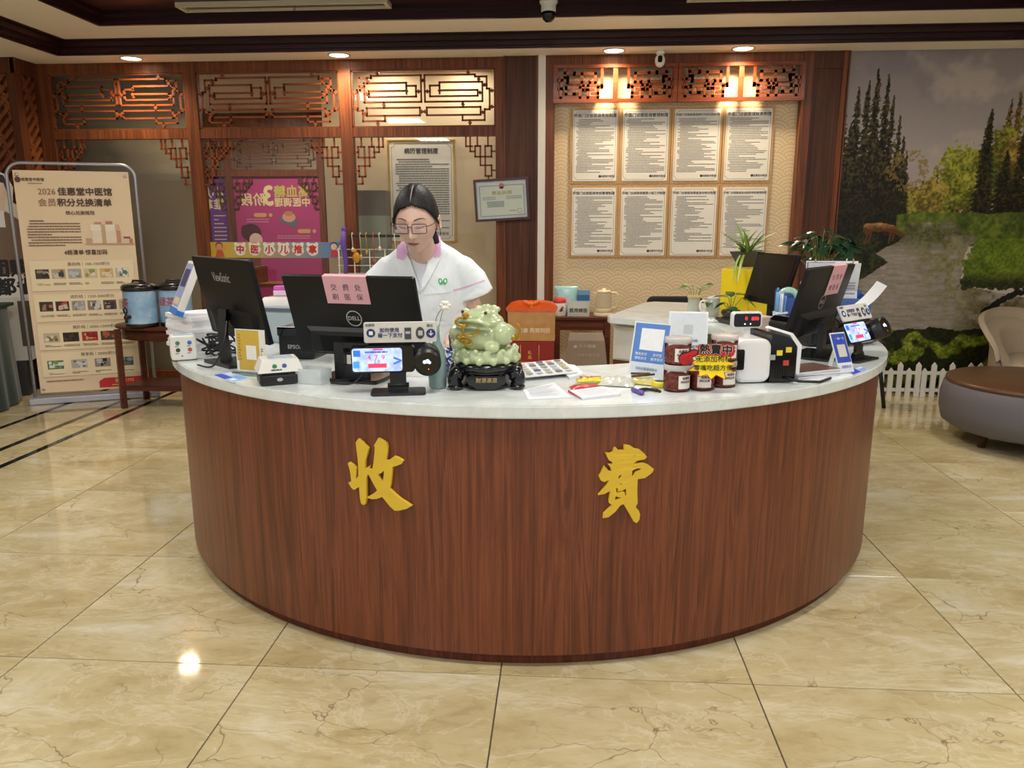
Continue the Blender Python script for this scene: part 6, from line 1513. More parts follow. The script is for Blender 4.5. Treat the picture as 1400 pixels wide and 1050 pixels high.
for k in range(30): a = r_.uniform(-.4,.4); sw.box((r_.uniform(-.055,.055), r_.uniform(-.04,.04), .008+.0022*k), (.05,.006,.006), (0,a*.3,a))
o = sw.build('cotton_swabs', M('cotton_white', (226,220,206), .8), t); o['kind'] = 'stuff'
tx = MB(); put_text(tx, '医用棉签', .036, 0, .045, -.0506, .03); tx.build('label_print', M('dark_label_print', (50,56,50), .5), t)
# gift carton and the orange gift bag standing on it
gx0, gx1 = aty(692, 470, 3.55).x, aty(757, 470, 3.55).x; gz = aty(722, 466, 3.55).z
t = thing('gift_carton', 'dark red gift carton with a gold foot behind the jade toad', 'box', ((gx0+gx1)/2, 3.63, 0)); w = (gx1-gx0)/2
MB().bb(-w,w,-.09,.09,.0,gz-.16).build('gold_foot', M('gold_card', (196,150,70), .4), t); MB().bb(-w,w,-.09,.09,gz-.16,gz-.002).build('red_body', M('dark_red_card', (140,34,34), .4), t)
for sx in (-1,1): MB().tube([(sx*.07-.0,-.093,gz-.03),(sx*.07,-.096,gz-.15)], .003, 6).build('cord', M('gold_cord', (206,160,80), .4), t)
tx = MB(); put_text(tx, '礼', .03, 0, gz-.09, -.0905, .02); put_text(tx, '品', .03, 0, gz-.125, -.0905, .02); tx.build('lettering', M('gold_card_print', (216,170,70), .4), t)
gt = aty(722, 413, 3.55).z
t = thing('gift_bag', 'orange and gold transparent gift bag tied with an orange bow, on the red carton', 'bag', ((gx0+gx1)/2+.012, 3.62, gz)); h = gt-gz-.03; w -= .004
MB().loft([[Vector((sx*a, sy*b, z)) for sx, sy in ((-1,-1),(1,-1),(1,1),(-1,1))] for a, b, z in ((w,.085,.002),(w*1.0,.088,h*.5),(w*1.02,.085,h*.86))], False).build('gold_panel', M('gold_foil_bag', (196,146,92), .35, .25, .25, 14), t)
MB().loft([[Vector((sx*a, sy*b, z)) for sx, sy in ((-1,-1),(1,-1),(1,1),(-1,1))] for a, b, z in ((w*1.03,.088,h*.84),(w*1.10,.085,h*.93),(w*.9,.05,h*1.08),(w*.6,.02,h*1.14))], False).build('orange_top', M('orange_film', (206,84,30), .25, var=.3, scale=20, coat=.4), t)
bw_ = MB()
for (dx, dz, rx) in ((-.035,.01,.5),(.035,.012,-.5),(.0,-.012,1.4)): bw_.ball((dx,-.075,h*1.06+dz), (.034,.012,.014), 12, 8, rot=(0,rx,0))
bw_.ball((0,-.08,h*1.06), .014, 10, 8); bw_.build('bow', M('orange_ribbon', (240,120,40), .4), t)
tx = MB(); put_text(tx, '大健康 燕窝阿胶', .04, 0, h*.30, -.0895, .02); tx.build('lettering', M('bag_pale_print', (232,206,170), .5), t)
# kraft paper bag leaning under the table
p = aty(801, 480, 3.82); t = thing('kraft_bag', 'taupe paper carrier bag with pale print standing under the table', 'bag', (p.x, 3.82, 0)); h = aty(801, 455, 3.82).z
MB().loft([[Vector((sx*a, sy*b, z)) for sx, sy in ((-1,-1),(1,-1),(1,1),(-1,1))] for a, b, z in ((.165,.05,0),(.165,.05,h*.6),(.145,.035,h*.9),(.13,.01,h))], False).build('bag_body', M('taupe_paper', (150,130,112), .6, var=.1, scale=10), t)
tx = MB(); put_text(tx, '大大健康', .034, .01, h*.82, -.046, .02); put_text(tx, '传承中医文化', .03, .02, h*.70, -.0502, .01); tx.disc(-.085,h*.82,.014,-.046,12); tx.build('lettering', M('bag_cream_print', (196,182,160), .5), t)

# drawer unit under the rear wing
e0 = Vector((2.075,2.355,0)); e1 = Vector((2.42,2.045,0)); rz = math.atan2(e1.y-e0.y, e1.x-e0.x); c = (e0+e1)/2+Vector((-math.sin(rz), math.cos(rz), 0))*.25
t = thing('drawer_unit', 'white drawer unit on a brown plinth under the rear wing of the counter', 'drawers', c, rz)
MB().bb(-.24,.24,-.22,.22,.0,.62).build('brown_base', CW, t); MB().bb(-.24,.24,-.22,.20,.622,.840).build('carcass', M('white_laminate', (222,222,216), .4), t)
dr = MB().bb(-.215,.232,-.236,-.222,.635,.828).build('drawer_front', M('white_drawer', (214,214,208), .4), t); MB().rbox((-.02,-.242,.735), (.03,.012,.03), .008, 3, 1).build('handle', BLACKP, dr)
# black office chair behind the wing
xa, xb = aty(884, 412, 3.55).x, aty(962, 412, 3.55).x; zt = aty(922, 405, 3.55).z
t = thing('office_chair', 'black office chair, its backrest top showing behind the rear wing', 'chair', ((xa+xb)/2, 3.55, 0)); w = (xb-xa)/2
MB().rbox((0,0,zt-.20), (2*w,.05,.40), .05, 4, 1, bev=.015).build('backrest', M('black_mesh_fabric', (26,26,28), .8), t); MB().rbox((0,.26,.46), (.46,.46,.08), .06, 4, 2, bev=.02).build('seat', M('black_seat_fabric', (30,30,32), .8), t)
for sx in (-.08,.08): MB().bb(sx-.02,sx+.02,-.03,.0,.42,zt-.1).build('back_strut', BLACKP, t)
MB().cyl((0,.26,.08),(0,.26,.43),.025,n=14).build('column', CHROME, t)
for k in range(5):
    a = 2*PI*k/5; MB().tube([(0,.26,.09),(.26*math.cos(a),.26+.26*math.sin(a),.06)], [.022,.014], 8).build('leg', BLACKP, t); MB().lathe([(.0,-.012),(.028,-.012),(.028,.012),(0,.012)], 14, (.26*math.cos(a),.26+.26*math.sin(a),.029), 1).build('castor', BLACKP, t)
# dark stool foot seen past the right end of the counter
p = atz(1203, 560, 0)
t = thing('dark_stool', 'dark stool partly hidden past the right end of the counter', 'stool', (p.x-.10, p.y+.20, 0))
MB().lathe([(.15,.44),(.17,.45),(.17,.50),(.15,.515),(0,.52)], 28).build('seat', BLACKP, t)
for sx in (-1,1):
    for sy in (-1,1): MB().tube([(sx*.09,sy*.09,.445),(sx*.15,sy*.15,0)], .016, 8).build('leg', BLACKP, t)

# yellow storage box with the spider plant
YB = M('yellow_lacquer_box', (236,206,30), .35, var=.04)
t = thing('yellow_box', 'bright yellow box on the rear wing carrying the potted spider plant', 'box', (2.80,2.41,ZTOP), math.radians(-48)); 
MB().rbox((0,.09,.136), (.205,.20,.270), .008, 3, 2, bev=.005).build('body', YB, t); MB().rbox((0,.09,.2725), (.19,.185,.005), .006, 3).build('lid', M('yellow_lid', (226,200,70), .4), t)
MB().box((-.02,.06,.279), (.14,.09,.008), (0,0,.4)).build('straw_mat', M('straw_mat', (190,176,104), .8, var=.3, scale=60), t)
def leaf_mesh(name, mat, w=.5, droop=.5, fold=.12, n=8, tip=1.0):
    """unit leaf along +x, width w, arching down"""
    vs = []; fs = []
    for i in range(n+1):
        u = i/n; ww = w/2*math.sin(PI*min(1, u**.8*1.0))**.75*(1 if u < 1 else 0)
        z = -droop*u*u
        for s in (-1,0,1): vs.append((u, s*ww, z+(abs(s)*fold*ww*2 if s else 0)))
    for i in range(n):
        for k in range(2): fs.append((i*3+k, (i+1)*3+k, (i+1)*3+k+1, i*3+k+1))
    mb = MB().add(vs, fs, True); return mb.mesh(name, mat)
def put_leaf(me, parent, base, az, el, L, roll=0, name='leaf'):
    o = bpy.data.objects.new(name, me); COL.objects.link(o); o.parent = parent; o.location = base
    o.rotation_euler = Euler((roll, -el, az), 'XYZ'); o.scale = (L, L, L); return o
def strap_mat():
    m, nt, b = newmat('striped_strap_leaf'); t = nt.nodes.new('ShaderNodeTexCoord'); sp = nt.nodes.new('ShaderNodeSeparateXYZ'); nt.links.new(t.outputs['Object'], sp.inputs[0])
    c = ramp(nt, mathn(nt, 'MULTIPLY', mathn(nt, 'ABSOLUTE', sp.outputs[1]), 16.0), [(0, lin((176,190,100))), (.45, lin((150,170,80))), (.7, lin((60,96,40)))]); nt.links.new(c, b.inputs['Base Color']); b.inputs['Roughness'].default_value = .45
    return m
p = aty(1026, 366, 2.50)
t = thing('spider_plant', 'spider plant in a dark tapered square pot on the yellow box', 'plant', (2.80+.09*math.sin(math.radians(48)), 2.41+.09*math.cos(math.radians(48)), ZTOP+.284), .4)
PG = M('dark_olive_pot', (62,58,44), .45)
MB().loft([[Vector((sx*a, sy*a, z)) for sx, sy in ((-1,-1),(1,-1),(1,1),(-1,1))] for a, z in ((.035,0),(.072,.088),(.066,.088),(.05,.06))], False).build('pot', PG, t)
MB().bb(-.055,.055,-.055,.055,.05,.07).build('soil', M('potting_soil', (50,38,28), .9, var=.4, scale=80), t)
SL = leaf_mesh('strap_leaf', strap_mat(), .10, .55, .2, 10)
SL2 = leaf_mesh('strap_leaf', MATS.get('strap2') or M('strap2', (120,146,70), .45), .10, .2, .2, 10)
for k in range(26):
    r = random.Random(k+50); put_leaf(SL if k % 3 else SL2, t, (r.uniform(-.02,.02), r.uniform(-.02,.02), .07), 2*PI*k/26*1.618*2, r.uniform(.5,1.35), r.uniform(.14,.24), 0, 'leaf')
put_leaf(SL, t, (-.05,-.05,.08), -2.4, -.3, .20); put_leaf(SL, t, (-.05,-.02,.08), -2.7, -.6, .17)
# keyboard before the rear monitor
p = atz(1020, 434, ZTOP); t = thing('keyboard', 'black keyboard lying before the rear monitor on the wing', 'keyboard', (2.74,1.97,ZTOP), math.radians(-72)); MB().rbox((0,0,.009), (.38,.13,.018), .008, 3, 2, bev=.004).build('case', BLACKP, t)
km = MB().rbox((0,0,.0), (.019,.017,.006), .003, 2).mesh('key', BLACKG)
for r in range(4):
    for k in range(16):
        o = bpy.data.objects.new('key', km); COL.objects.link(o); o.parent = t; o.location = (-.17+.0226*k, -.042+.026*r, .021)
# glass vase with pennywort, glass mug, small pothos
def stemmed(t, n, R, z0, h, spread, me, leafL, seed, mat):
    r = random.Random(seed)
    for k in range(n):
        a = r.uniform(0, 2*PI); q = Vector((spread*math.cos(a)*r.uniform(.3,1), spread*math.sin(a)*r.uniform(.3,1), z0+h*r.uniform(.45,1)))
        MB().tube(smooth_path([(R*.4*math.cos(a),R*.4*math.sin(a),z0-.04),(q.x*.5,q.y*.5,z0+(q.z-z0)*.55),q], 4), .0018, 5).build('stem', mat, t)
        put_leaf(me, t, q, a+r.uniform(-.6,.6), r.uniform(-.3,.5), leafL*r.uniform(.8,1.25), r.uniform(-.4,.4))
GS = M('green_stem', (110,140,70), .5)
p = atz(948, 430, ZTOP); t = thing('glass_vase', 'clear ribbed glass vase of pennywort on the rear wing', 'vase', p)
MB().lathe([(.0,.0),(.034,0),(.037,.01),(.036,.09),(.039,.112),(.036,.112),(.033,.09),(.033,.012),(0,.012)], 28).build('glass_body', M('vase_glass', (214,218,206), .06, alpha=.4), t)
MB().lathe([(.0375,.098),(.041,.104),(.0405,.114),(.0375,.115)], 28).build('straw_rim', M('straw_rim', (190,170,110), .7), t)
MB().tube([(-.01,0,.015),(.0,.005,.05),(.008,0,.1)], .002, 5).tube([(.012,0,.015),(.004,.005,.06),(-.008,0,.1)], .002, 5).build('roots', M('pale_roots', (190,180,150), .7), t)
RL = leaf_mesh('round_leaf', M('fresh_round_leaf', (112,160,66), .4), .95, .15, .05, 8); DL = leaf_mesh('heart_leaf', M('pothos_leaf', (44,86,50), .3, coat=.2), .72, .28, .14, 8); BLf = leaf_mesh('broad_leaf', M('dark_glossy_leaf', (26,56,36), .24, var=.3, scale=20, coat=.4), .55, .35, .16, 8)
stemmed(t, 8, .03, .11, .085, .085, RL, .038, 12, GS)
p = atz(980, 433, ZTOP); t = thing('glass_mug', 'clear glass mug with a green sprig beside the vase', 'mug', (p.x-.02, p.y+.03, ZTOP))
MB().lathe([(0,0),(.036,0),(.040,.006),(.041,.105),(.038,.105),(.037,.008),(0,.008)], 28).build('glass_body', M('vase_glass', (214,218,206), .06, alpha=.4), t); MB().tube(smooth_path([(-.04,0,.09),(-.07,0,.085),(-.072,0,.04),(-.04,0,.025)]), .006, 8).build('handle', M('mug_handle', (226,226,220), .1), t); MB().lathe([(.041,.105),(.03,.112),(.01,.118),(0,.12)], 24).build('lid', M('mug_lid', (200,206,190), .3), t)
stemmed(t, 4, .02, .06, .03, .03, DL, .05, 3, GS)
p = atz(1000, 436, ZTOP); t = thing('small_pothos', 'small pothos in a dark bowl before the yellow box', 'plant', (p.x, p.y+.02, ZTOP))
MB().lathe([(.03,0),(.045,.008),(.056,.035),(.05,.05),(.044,.048),(0,.04)], 28).build('bowl', M('dark_stone_bowl', (52,52,48), .5, var=.3, scale=60), t)
for (az, el, L, x, y, z) in ((2.6,.2,.10,-.02,-.01,.12),(.3,.1,.105,.02,-.01,.135),(-.2,-.35,.10,.05,-.02,.12),(3.3,-.2,.085,-.03,-.02,.09),(1.6,.6,.08,0,.02,.12),(-1.3,-.2,.07,-.01,-.03,.07),(2.9,-.5,.07,-.05,-.01,.09)):
    MB().tube(smooth_path([(0,0,.045),(x*.6,y*.6,z*.75),(x,y,z)], 4), .0022, 5).build('stem', GS, t); put_leaf(DL, t, (x,y,z), az, el, L)
p = atz(968, 440, ZTOP); t = thing('cellophane', 'crumpled clear cellophane lying by the glass vase', 'wrapper', (p.x-.02, p.y+.0, ZTOP), .1)
MB().grid(lambda u, v: ((u-.5)*.16, (v-.5)*.09, .004+.022*abs(math.sin(9*u+4*v))*abs(math.cos(7*v-2*u))*(16*u*(1-u)*v*(1-v))**.3), 16, 10, False).build('film', M('cellophane_film', (226,230,226), .12, alpha=.6), t)
# big leafy plant behind the calendar
t = thing('leafy_plant', 'bushy dark green pothos in a white pot behind the desk calendar', 'plant', (aty(1122, 340, 2.72).x, 2.72, ZTOP))
MB().lathe([(.08,0),(.09,.01),(.105,.17),(.10,.18),(.095,.17),(0,.16)], 32).build('pot', M('white_ceramic_pot', (214,212,204), .25), t)
zc = aty(1122, 338, 2.72).z-ZTOP
for k in range(46):
    r = random.Random(k+300); a = 2.399963*k; rr = .165*math.sqrt((k+.5)/46); z = zc+.17*(1-(rr/.165)**2)-.075+r.uniform(-.025,.025)
    q = Vector((rr*math.cos(a), rr*math.sin(a)*.9, z)); 
    if k % 2 == 0: MB().tube(smooth_path([(.03*math.cos(a),.03*math.sin(a),.16),(q.x*.6,q.y*.6,z*.8+.03),q], 4), .003, 5).build('stem', GS, t)
    put_leaf(BLf, t, q, a+r.uniform(-.5,.5), r.uniform(-.35,.35), r.uniform(.095,.14), r.uniform(-.5,.5))
# ================================================================== the clerk
from mathutils.bvhtree import BVHTree
SKIN = (222,184,164)
person = thing('person', 'woman clerk in a white short-sleeved coat with pink collar, looking down behind the counter', 'person', (aty(586, 400, .93).x, .93, 0))
PO = Vector(person.location)
def loc(v): return Vector(v)-PO
def J(px, py, Y): return loc(aty(px, py, Y))
shL, shR = J(636, 366, .90), J(529, 366, .90); elL, elR = J(650, 428, .93), J(508, 436, .92)
wrL, wrR = J(634, 452, .76), J(530, 470, .74)
nb = J(580, 352, .86); hc = J(569.5, 301, .72)                      # neck base, head centre at the eye line
hipc = Vector((0,.0,.86)); chest = (shL+shR)/2
def cap(mb, a, b, r0, r1, n=14): 
    mb.tube([a, a.lerp(b,.33), a.lerp(b,.67), b], [r0, r0*.67+r1*.33, r0*.33+r1*.67, r1], n); mb.ball(a, r0, n, 10); mb.ball(b, r1, n, 10)
def ell(a, b, c, z, n=24, cx=0, cy=0): return [Vector((cx+a*math.cos(2*PI*k/n), cy+b*math.sin(2*PI*k/n), z)) for k in range(n)]
# body: one continuous skin surface
bd = MB()
cz = chest.z
rings = [ell(.15,.10,0,.80,cy=.0), ell(.165,.11,0,.88,cy=0), ell(.125,.088,0,1.03,cx=chest.x*.5,cy=chest.y*.5), ell(.150,.095,0,1.16,cx=chest.x,cy=chest.y), ell(.140,.072,0,cz-.01,cx=chest.x,cy=chest.y), ell(.070,.05,0,cz+.045,cx=(chest.x+nb.x)/2,cy=(chest.y+nb.y)/2)]
bd.loft(rings)
neck_top = hc+Vector((.004,.045,-.075))
bd.tube([nb+Vector((0,.03,-.06)), nb+Vector((0,.015,-.01)), neck_top], [.062,.052,.050], 18); bd.ball(neck_top, .05, 14, 10)
for (s, e, w) in ((shL,elL,wrL),(shR,elR,wrR)):
    sg = 1 if s is shL else -1; cap(bd, s+Vector((-sg*.025,0,-.035)), e, .042, .037); cap(bd, e, w, .037, .025)
    # hand: palm plus five curled fingers resting towards the worktop
    d = (w-e).normalized(); side = 1 if s is shL else -1
    fw = Vector((-.25*side, -.85, -.45)).normalized(); lat = Vector((1,0,0)); up = Vector((0,-.4,.9)).normalized()
    pal = w+fw*.045; bd.tube([w, w+fw*.03, w+fw*.075], [.024,.030,.032], 12, flat=.62); 
    for k in range(4):
        b0 = w+fw*.075+lat*((k-1.5)*.0195); L = (.060,.068,.064,.050)[k]
        p1 = b0+fw*L*.45+up*.004; p2 = p1+(fw*.6-up*.6).normalized()*L*.33; p3 = p2+(fw*.2-up*.95).normalized()*L*.28
        bd.tube([b0-fw*.02, p1, p2, p3], [.0095,.0088,.008,.0068], 8); bd.ball(p3, .0068, 8, 6)
    th = w+fw*.02-lat*side*.028; t2 = th+(fw*.7-lat*side*.55).normalized()*.036; t3 = t2+(fw*.9-up*.3).normalized()*.028
    bd.tube([w+fw*.01, th, t2, t3], [.016,.0125,.0105,.0085], 8); bd.ball(t3, .0085, 8, 6)
for s in (-1,1):
    cap(bd, Vector((s*.085,.0,.84)), Vector((s*.09,.01,.46)), .085, .052); cap(bd, Vector((s*.09,.01,.46)), Vector((s*.095,.03,.09)), .052, .036)
    cap(bd, Vector((s*.095,.04,.045)), Vector((s*.105,-.12,.035)), .038, .03)
SKM = M('warm_skin', SKIN, .5, var=.05, scale=30, sss=.0); 
bs = SKM.node_tree.nodes['Principled BSDF']; bs.inputs['Subsurface Weight'].default_value = .12; bs.inputs['Subsurface Radius'].default_value = (1,.4,.25); bs.inputs['Subsurface Scale'].default_value = .01
blob('body', SKM, bd, .006, person, 3)
# trousers and shoes
tr = MB().loft([ell(.13,.10,0,.90), ell(.172,.122,0,.82), ell(.17,.12,0,.74)])
for s in (-1,1): tr.tube([(s*.085,0,.82),(s*.09,.01,.46),(s*.095,.03,.10)], [.098,.072,.062], 20)
blob('trousers', M('navy_trousers', (46,50,66), .8), tr, .010, person, 3)
for s in (-1,1):
    sh_ = MB().ball((s*.10,-.03,.045), (.050,.135,.045), 20, 12).bb(s*.10-.045, s*.10+.045, -.15, .09, 0, .02); o = blob('shoe', M('white_shoe', (226,226,228), .5), sh_, .006, person, 3)
# coat
ct = MB()
ct.loft([ell(.205,.150,0,.62,32,0,.01), ell(.195,.142,0,.74,32,0,.005), ell(.180,.128,0,.88,32), ell(.160,.112,0,1.0,32,chest.x*.4,chest.y*.4), ell(.168,.118,0,1.10,32,chest.x*.8,chest.y*.8), ell(.178,.118,0,1.19,32,chest.x,chest.y), ell(.182,.104,0,cz+.0,32,chest.x,chest.y+.004), ell(.166,.090,0,cz+.040,32,chest.x,chest.y+.004), ell(.122,.078,0,cz+.074,32,chest.x*.7+nb.x*.3,chest.y*.7+nb.y*.3+.004), ell(.082,.066,0,cz+.096,32,nb.x,nb.y+.022), ell(.064,.056,0,cz+.112,32,nb.x,nb.y+.024), ell(.058,.052,0,cz+.116,32,nb.x,nb.y+.024)])
for (s, e) in ((shL,elL),(shR,elR)):
    sg = 1 if s is shL else -1; hem = s.lerp(e, .60)+Vector((sg*.012,0,0)); ct.ball(s+Vector((-sg*.016,0,-.010)), (.066,.070,.060), 18, 12)
    ct.tube([s+Vector((-sg*.03,0,-.012)), s.lerp(e,.3)+Vector((sg*.006,0,0)), hem], [.072,.073,.082], 24)
m, nt, b = newmat('white_coat_cotton'); v = coords(nt); n1 = noise(nt, v, 9, 3, .5, 1.5); n2 = noise(nt, v, 900, 1)
c = ramp(nt, n1.outputs[0], [(.3, lin((226,232,236))), (.7, lin((238,242,244)))]); nt.links.new(c, b.inputs['Base Color']); b.inputs['Roughness'].default_value = .8
bp = nt.nodes.new('ShaderNodeBump'); bp.inputs['Strength'].default_value = .5; bp.inputs['Distance'].default_value = .02; nt.links.new(n1.outputs[0], bp.inputs['Height']); nt.links.new(bp.outputs[0], b.inputs['Normal'])
COATM = m
coat = blob('coat', COATM, ct, .007, person, 6)
bpy.context.view_layer.update()
cbv = BVHTree.FromPolygons([v.co+PO for v in coat.data.vertices], [tuple(p.vertices) for p in coat.data.polygons])
def decal(name, poly, mat, parent, off=.004, thick=.004, n=10, label=None, missY=None):
    """a cloth piece laid on the coat: photo outline dropped onto the coat's surface, with thickness"""
    xs = [p[0] for p in poly]; ys = [p[1] for p in poly]
    bm = bmesh.new(); vs = [bm.verts.new((x, -y, 0)) for x, y in poly]; f = bm.faces.new(vs)
    bmesh.ops.triangulate(bm, faces=bm.faces[:]); bmesh.ops.subdivide_edges(bm, edges=bm.edges[:], cuts=3, use_grid_fill=True)
    bm.normal_update()
    ok = []
    last = .75
    for v in bm.verts:
        d = ray(v.co.x, -v.co.y).normalized(); h = cbv.ray_cast(CAM, d)
        if h[0] is not None: p = h[0]+h[1]*off
        else:
            p = None
        ok.append(p)
    good = [p for p in ok if p is not None]; ym = sum(p.y for p in good)/len(good)
    for v, p in zip(bm.verts, ok):
        if p is None:
            if missY: v.co = aty(v.co.x, -v.co.y, missY)-PO; continue
            h = cbv.find_nearest(aty(v.co.x, -v.co.y, ym)); p = h[0]+h[1]*off
        v.co = p-PO
    bmesh.ops.recalc_face_normals(bm, faces=bm.faces[:]); bm.normal_update()
    if sum(f.normal.y*f.calc_area() for f in bm.faces) > 0: bmesh.ops.reverse_faces(bm, faces=bm.faces[:])
    ex = bmesh.ops.solidify(bm, geom=bm.faces[:], thickness=thick)
    me = bpy.data.meshes.new(name); bm.to_mesh(me); bm.free(); me.materials.append(mat)
    o = bpy.data.objects.new(name, me); COL.objects.link(o); o.parent = parent
    if label: o['label'] = label
    return o
PKM = M('pink_cotton', (226,176,214), .8, var=.03); TEE = M('white_tee_shaded', (216,220,226), .85, var=.02)  # white tee greyed: the shade inside the neckline is put into its colour
decal('shirt_front', [(558,350),(585,347),(588,366),(576,393),(565,372)], TEE, coat, .001, .003)
decal('throat_skin', [(557,347),(587,344),(584,353),(572,357),(562,355)], SKM, person, .003, .003)
decal('lapel', [(548,356),(556,345),(562,357),(568,375),(576,398),(563,385),(547,376),(553,369)], COATM, coat, .011, .006)
decal('lapel', [(586,346),(597,352),(601,356),(594,370),(586,385),(576,398),(578,382),(584,366)], COATM, coat, .011, .006)
decal('collar', [(553,325),(549,334),(545.5,343),(545,354),(553,357),(559,346),(557,338),(556,330)], PKM, coat, .014, .005, label='pink collar', missY=.865)
decal('collar', [(598.5,318),(594,330),(587,346),(594.5,353),(602,348),(600.5,332),(599.5,322)], PKM, coat, .014, .005, label='pink collar', missY=.865)
cr = MB().tube([nb+Vector((.048*math.cos(a), .030+.048*math.sin(a), .010+.012*math.sin(a))) for a in np.linspace(.1, PI-.1, 16)], .013, 10, flat=.45); cr.build('collar_band', PKM, coat, 'pink collar')
decal('front_edge', [(575.5,396),(577.5,396),(574,420),(571,440),(569,440),(572,420)], COATM, coat, .003, .002)
decal('pocket_edge', [(579,402),(618,398),(618,399.4),(579,403.4)], COATM, coat, .003, .002)
gl = M('green_embroidery', (88,176,120), .8)
for (cx, sg) in ((602.2,-1),(608.4,1)):
    out_ = [(cx+3.1*math.cos(a)-sg*.8*math.sin(a), 385+4.6*math.sin(a)) for a in np.linspace(0, 2*PI, 16, endpoint=False)]
    decal('emblem_leaf', out_, gl, coat, .002, .001); inn = [(cx+sg*.3+1.2*math.cos(a), 384.4+2.2*math.sin(a)) for a in np.linspace(0, 2*PI, 10, endpoint=False)]; decal('emblem_eye', inn, COATM, coat, .0036, .001)
decal('sleeve_stripe', [(619.5,395.8),(640,390.5),(662,382.6),(662.3,384.2),(640,392.3),(619.8,397.6)], PKM, coat, .0025, .0015, label='pink sleeve piping')
for (bx, by) in ((584,439.5),(582,462)): 
    h = cbv.ray_cast(CAM, ray(bx, by).normalized())
    if h[0] is not None: MB().lathe([(.0,-.0),(.008,0),(.0085,.002),(.007,.0035),(0,.003)], 16, h[0]-PO+h[1]*.001, 1, mx=None).build('button', M('white_button', (226,226,224), .3), coat)

# ---- head: turned slightly to the viewer's left and bowed
hroot = bpy.data.objects.new('head', None)
HY, HP = math.radians(-3), math.radians(15)
HM = Matrix.Translation(hc) @ Matrix.Rotation(HY, 4, 'Z') @ Matrix.Rotation(HP, 4, 'X') @ Matrix.Scale(1.06, 4)
def g(x, s): return math.exp(-(x/s)**2)
def face_pt(ux, uy, uz):
    """unit sphere direction to the head surface; face looks along -y"""
    z = uz*(.122 if uz > 0 else .114)
    wx = .0725*(1-.34*max(0,-uz)**1.7-.04*max(0,uz)**2)
    x = ux*wx; y = uy*.094
    if uy < 0:
        y *= 1-.02*uz
        fr = min(1, -uy*1.6)
        d = 0
        d += .0185*g(x,.0085)*g(z+.034,.013)+.010*g(x,.0065)*g(z+.012,.020)      # nose
        d += .0045*(g(x-.0115,.006)+g(x+.0115,.006))*g(z+.037,.007)                # nostril wings
        d -= .0075*(g(x-.031,.017)+g(x+.031,.017))*g(z-.002,.013)                  # sockets
        d += .0038*(g(x-.031,.013)+g(x+.031,.013))*g(z+.002,.008)                  # lids
        d += .0022*g(z-.021,.009)*g(x,.05)                                         # brow
        d += .0040*(g(x-.040,.018)+g(x+.040,.018))*g(z+.032,.022)                  # cheeks
        d += .0062*g(x,.020)*g(z+.064,.0085)-.0024*g(x,.021)*g(z+.0655,.0016)      # lips
        d -= .0025*g(x,.018)*g(z+.080,.006)
        d += .0070*g(x,.018)*g(z+.100,.014)                                        # chin
        y -= d*fr
    else:
        y *= 1+.10*max(0,uz+.2)
        if uz < -.3: y *= 1-.55*(-uz-.3)
    return Vector((x, y, z))
hm = MB(); N, Mm = 128, 110
def sph(u, v):
    a = 2*PI*u; 
    a = a+.35*math.sin(a)*-1                                # denser towards the face
    ph = -PI/2+PI*v; return face_pt(math.cos(ph)*math.sin(a), -math.cos(ph)*math.cos(a), math.sin(ph))
vs = [sph(i/N, j/Mm) for j in range(Mm+1) for i in range(N)]
fs = [(j*N+i, j*N+(i+1)%N, (j+1)*N+(i+1)%N, (j+1)*N+i) for j in range(Mm) for i in range(N)]
hbv = BVHTree.FromPolygons(vs, fs)
sk = lin(SKIN)
hm.v = [tuple(HM @ p) for p in vs]; hm.f = fs; hm.sm = [True]*len(fs)
cols = []
for f in fs:
    c = sum((vs[i] for i in f), Vector())/4; k = [1,1,1]
    bl_ = .55*(g(abs(c.x)-.042,.016)*g(c.z+.034,.018)) if c.y < 0 else 0
    col = Vector(SKIN)*(1-bl_*.25)+Vector((214,140,140))*(bl_*.25)
    cols.append(lin(tuple(col)))
hm.c = cols
SKF = vcol('face_skin', .48, sss=.12)
head = hm.build('head', SKF, person)
for sx in (-1,1):
    er = MB().ball((0,0,0), (.008,.018,.030), 14, 12, rot=(.2,0,sx*.25)).tube([(sx*.006,.012*math.cos(a)+.002,.024*math.sin(a)) for a in np.linspace(-1.4,2.6,12)], .0045, 8)
    er.v = [tuple(HM @ (Vector(p)+Vector((sx*.0735,.012,-.012)))) for p in er.v]; er.build('ear', SKM, head)
def on_face(x, z, off=.001):
    h = hbv.ray_cast(Vector((x,-.3,z)), Vector((0,1,0)))
    return HM @ (Vector((x, (h[0].y if h[0] else -.05)-off, z)))
def face_strip(name, pts, wid, mat, off=.0012, parent=head):
    """ribbon along x,z points on the face; wid is one half width per point"""
    mb = MB(); L = len(pts); vs = []
    for i, (x, z) in enumerate(pts):
        for s in (-1,-.33,.33,1): vs.append(on_face(x, z+s*wid[i], off*(1 if abs(s) < .5 else .35)))
    for i in range(L-1):
        for k in range(3): mb.f.append((i*4+k, (i+1)*4+k, (i+1)*4+k+1, i*4+k+1)); mb.sm.append(True); mb.c.append(None)
    mb.v = [tuple(v) for v in vs]; return mb.build(name, mat, parent)
BROW = M('brow_hair', (92,74,70), .8); LASH = M('lash_black', (34,26,26), .6); LIPU = M('lip_rose', (168,92,92), .4); LIPL = M('lip_rose_light', (186,112,108), .35); LID = M('eyelid_skin', (200,158,142), .5)
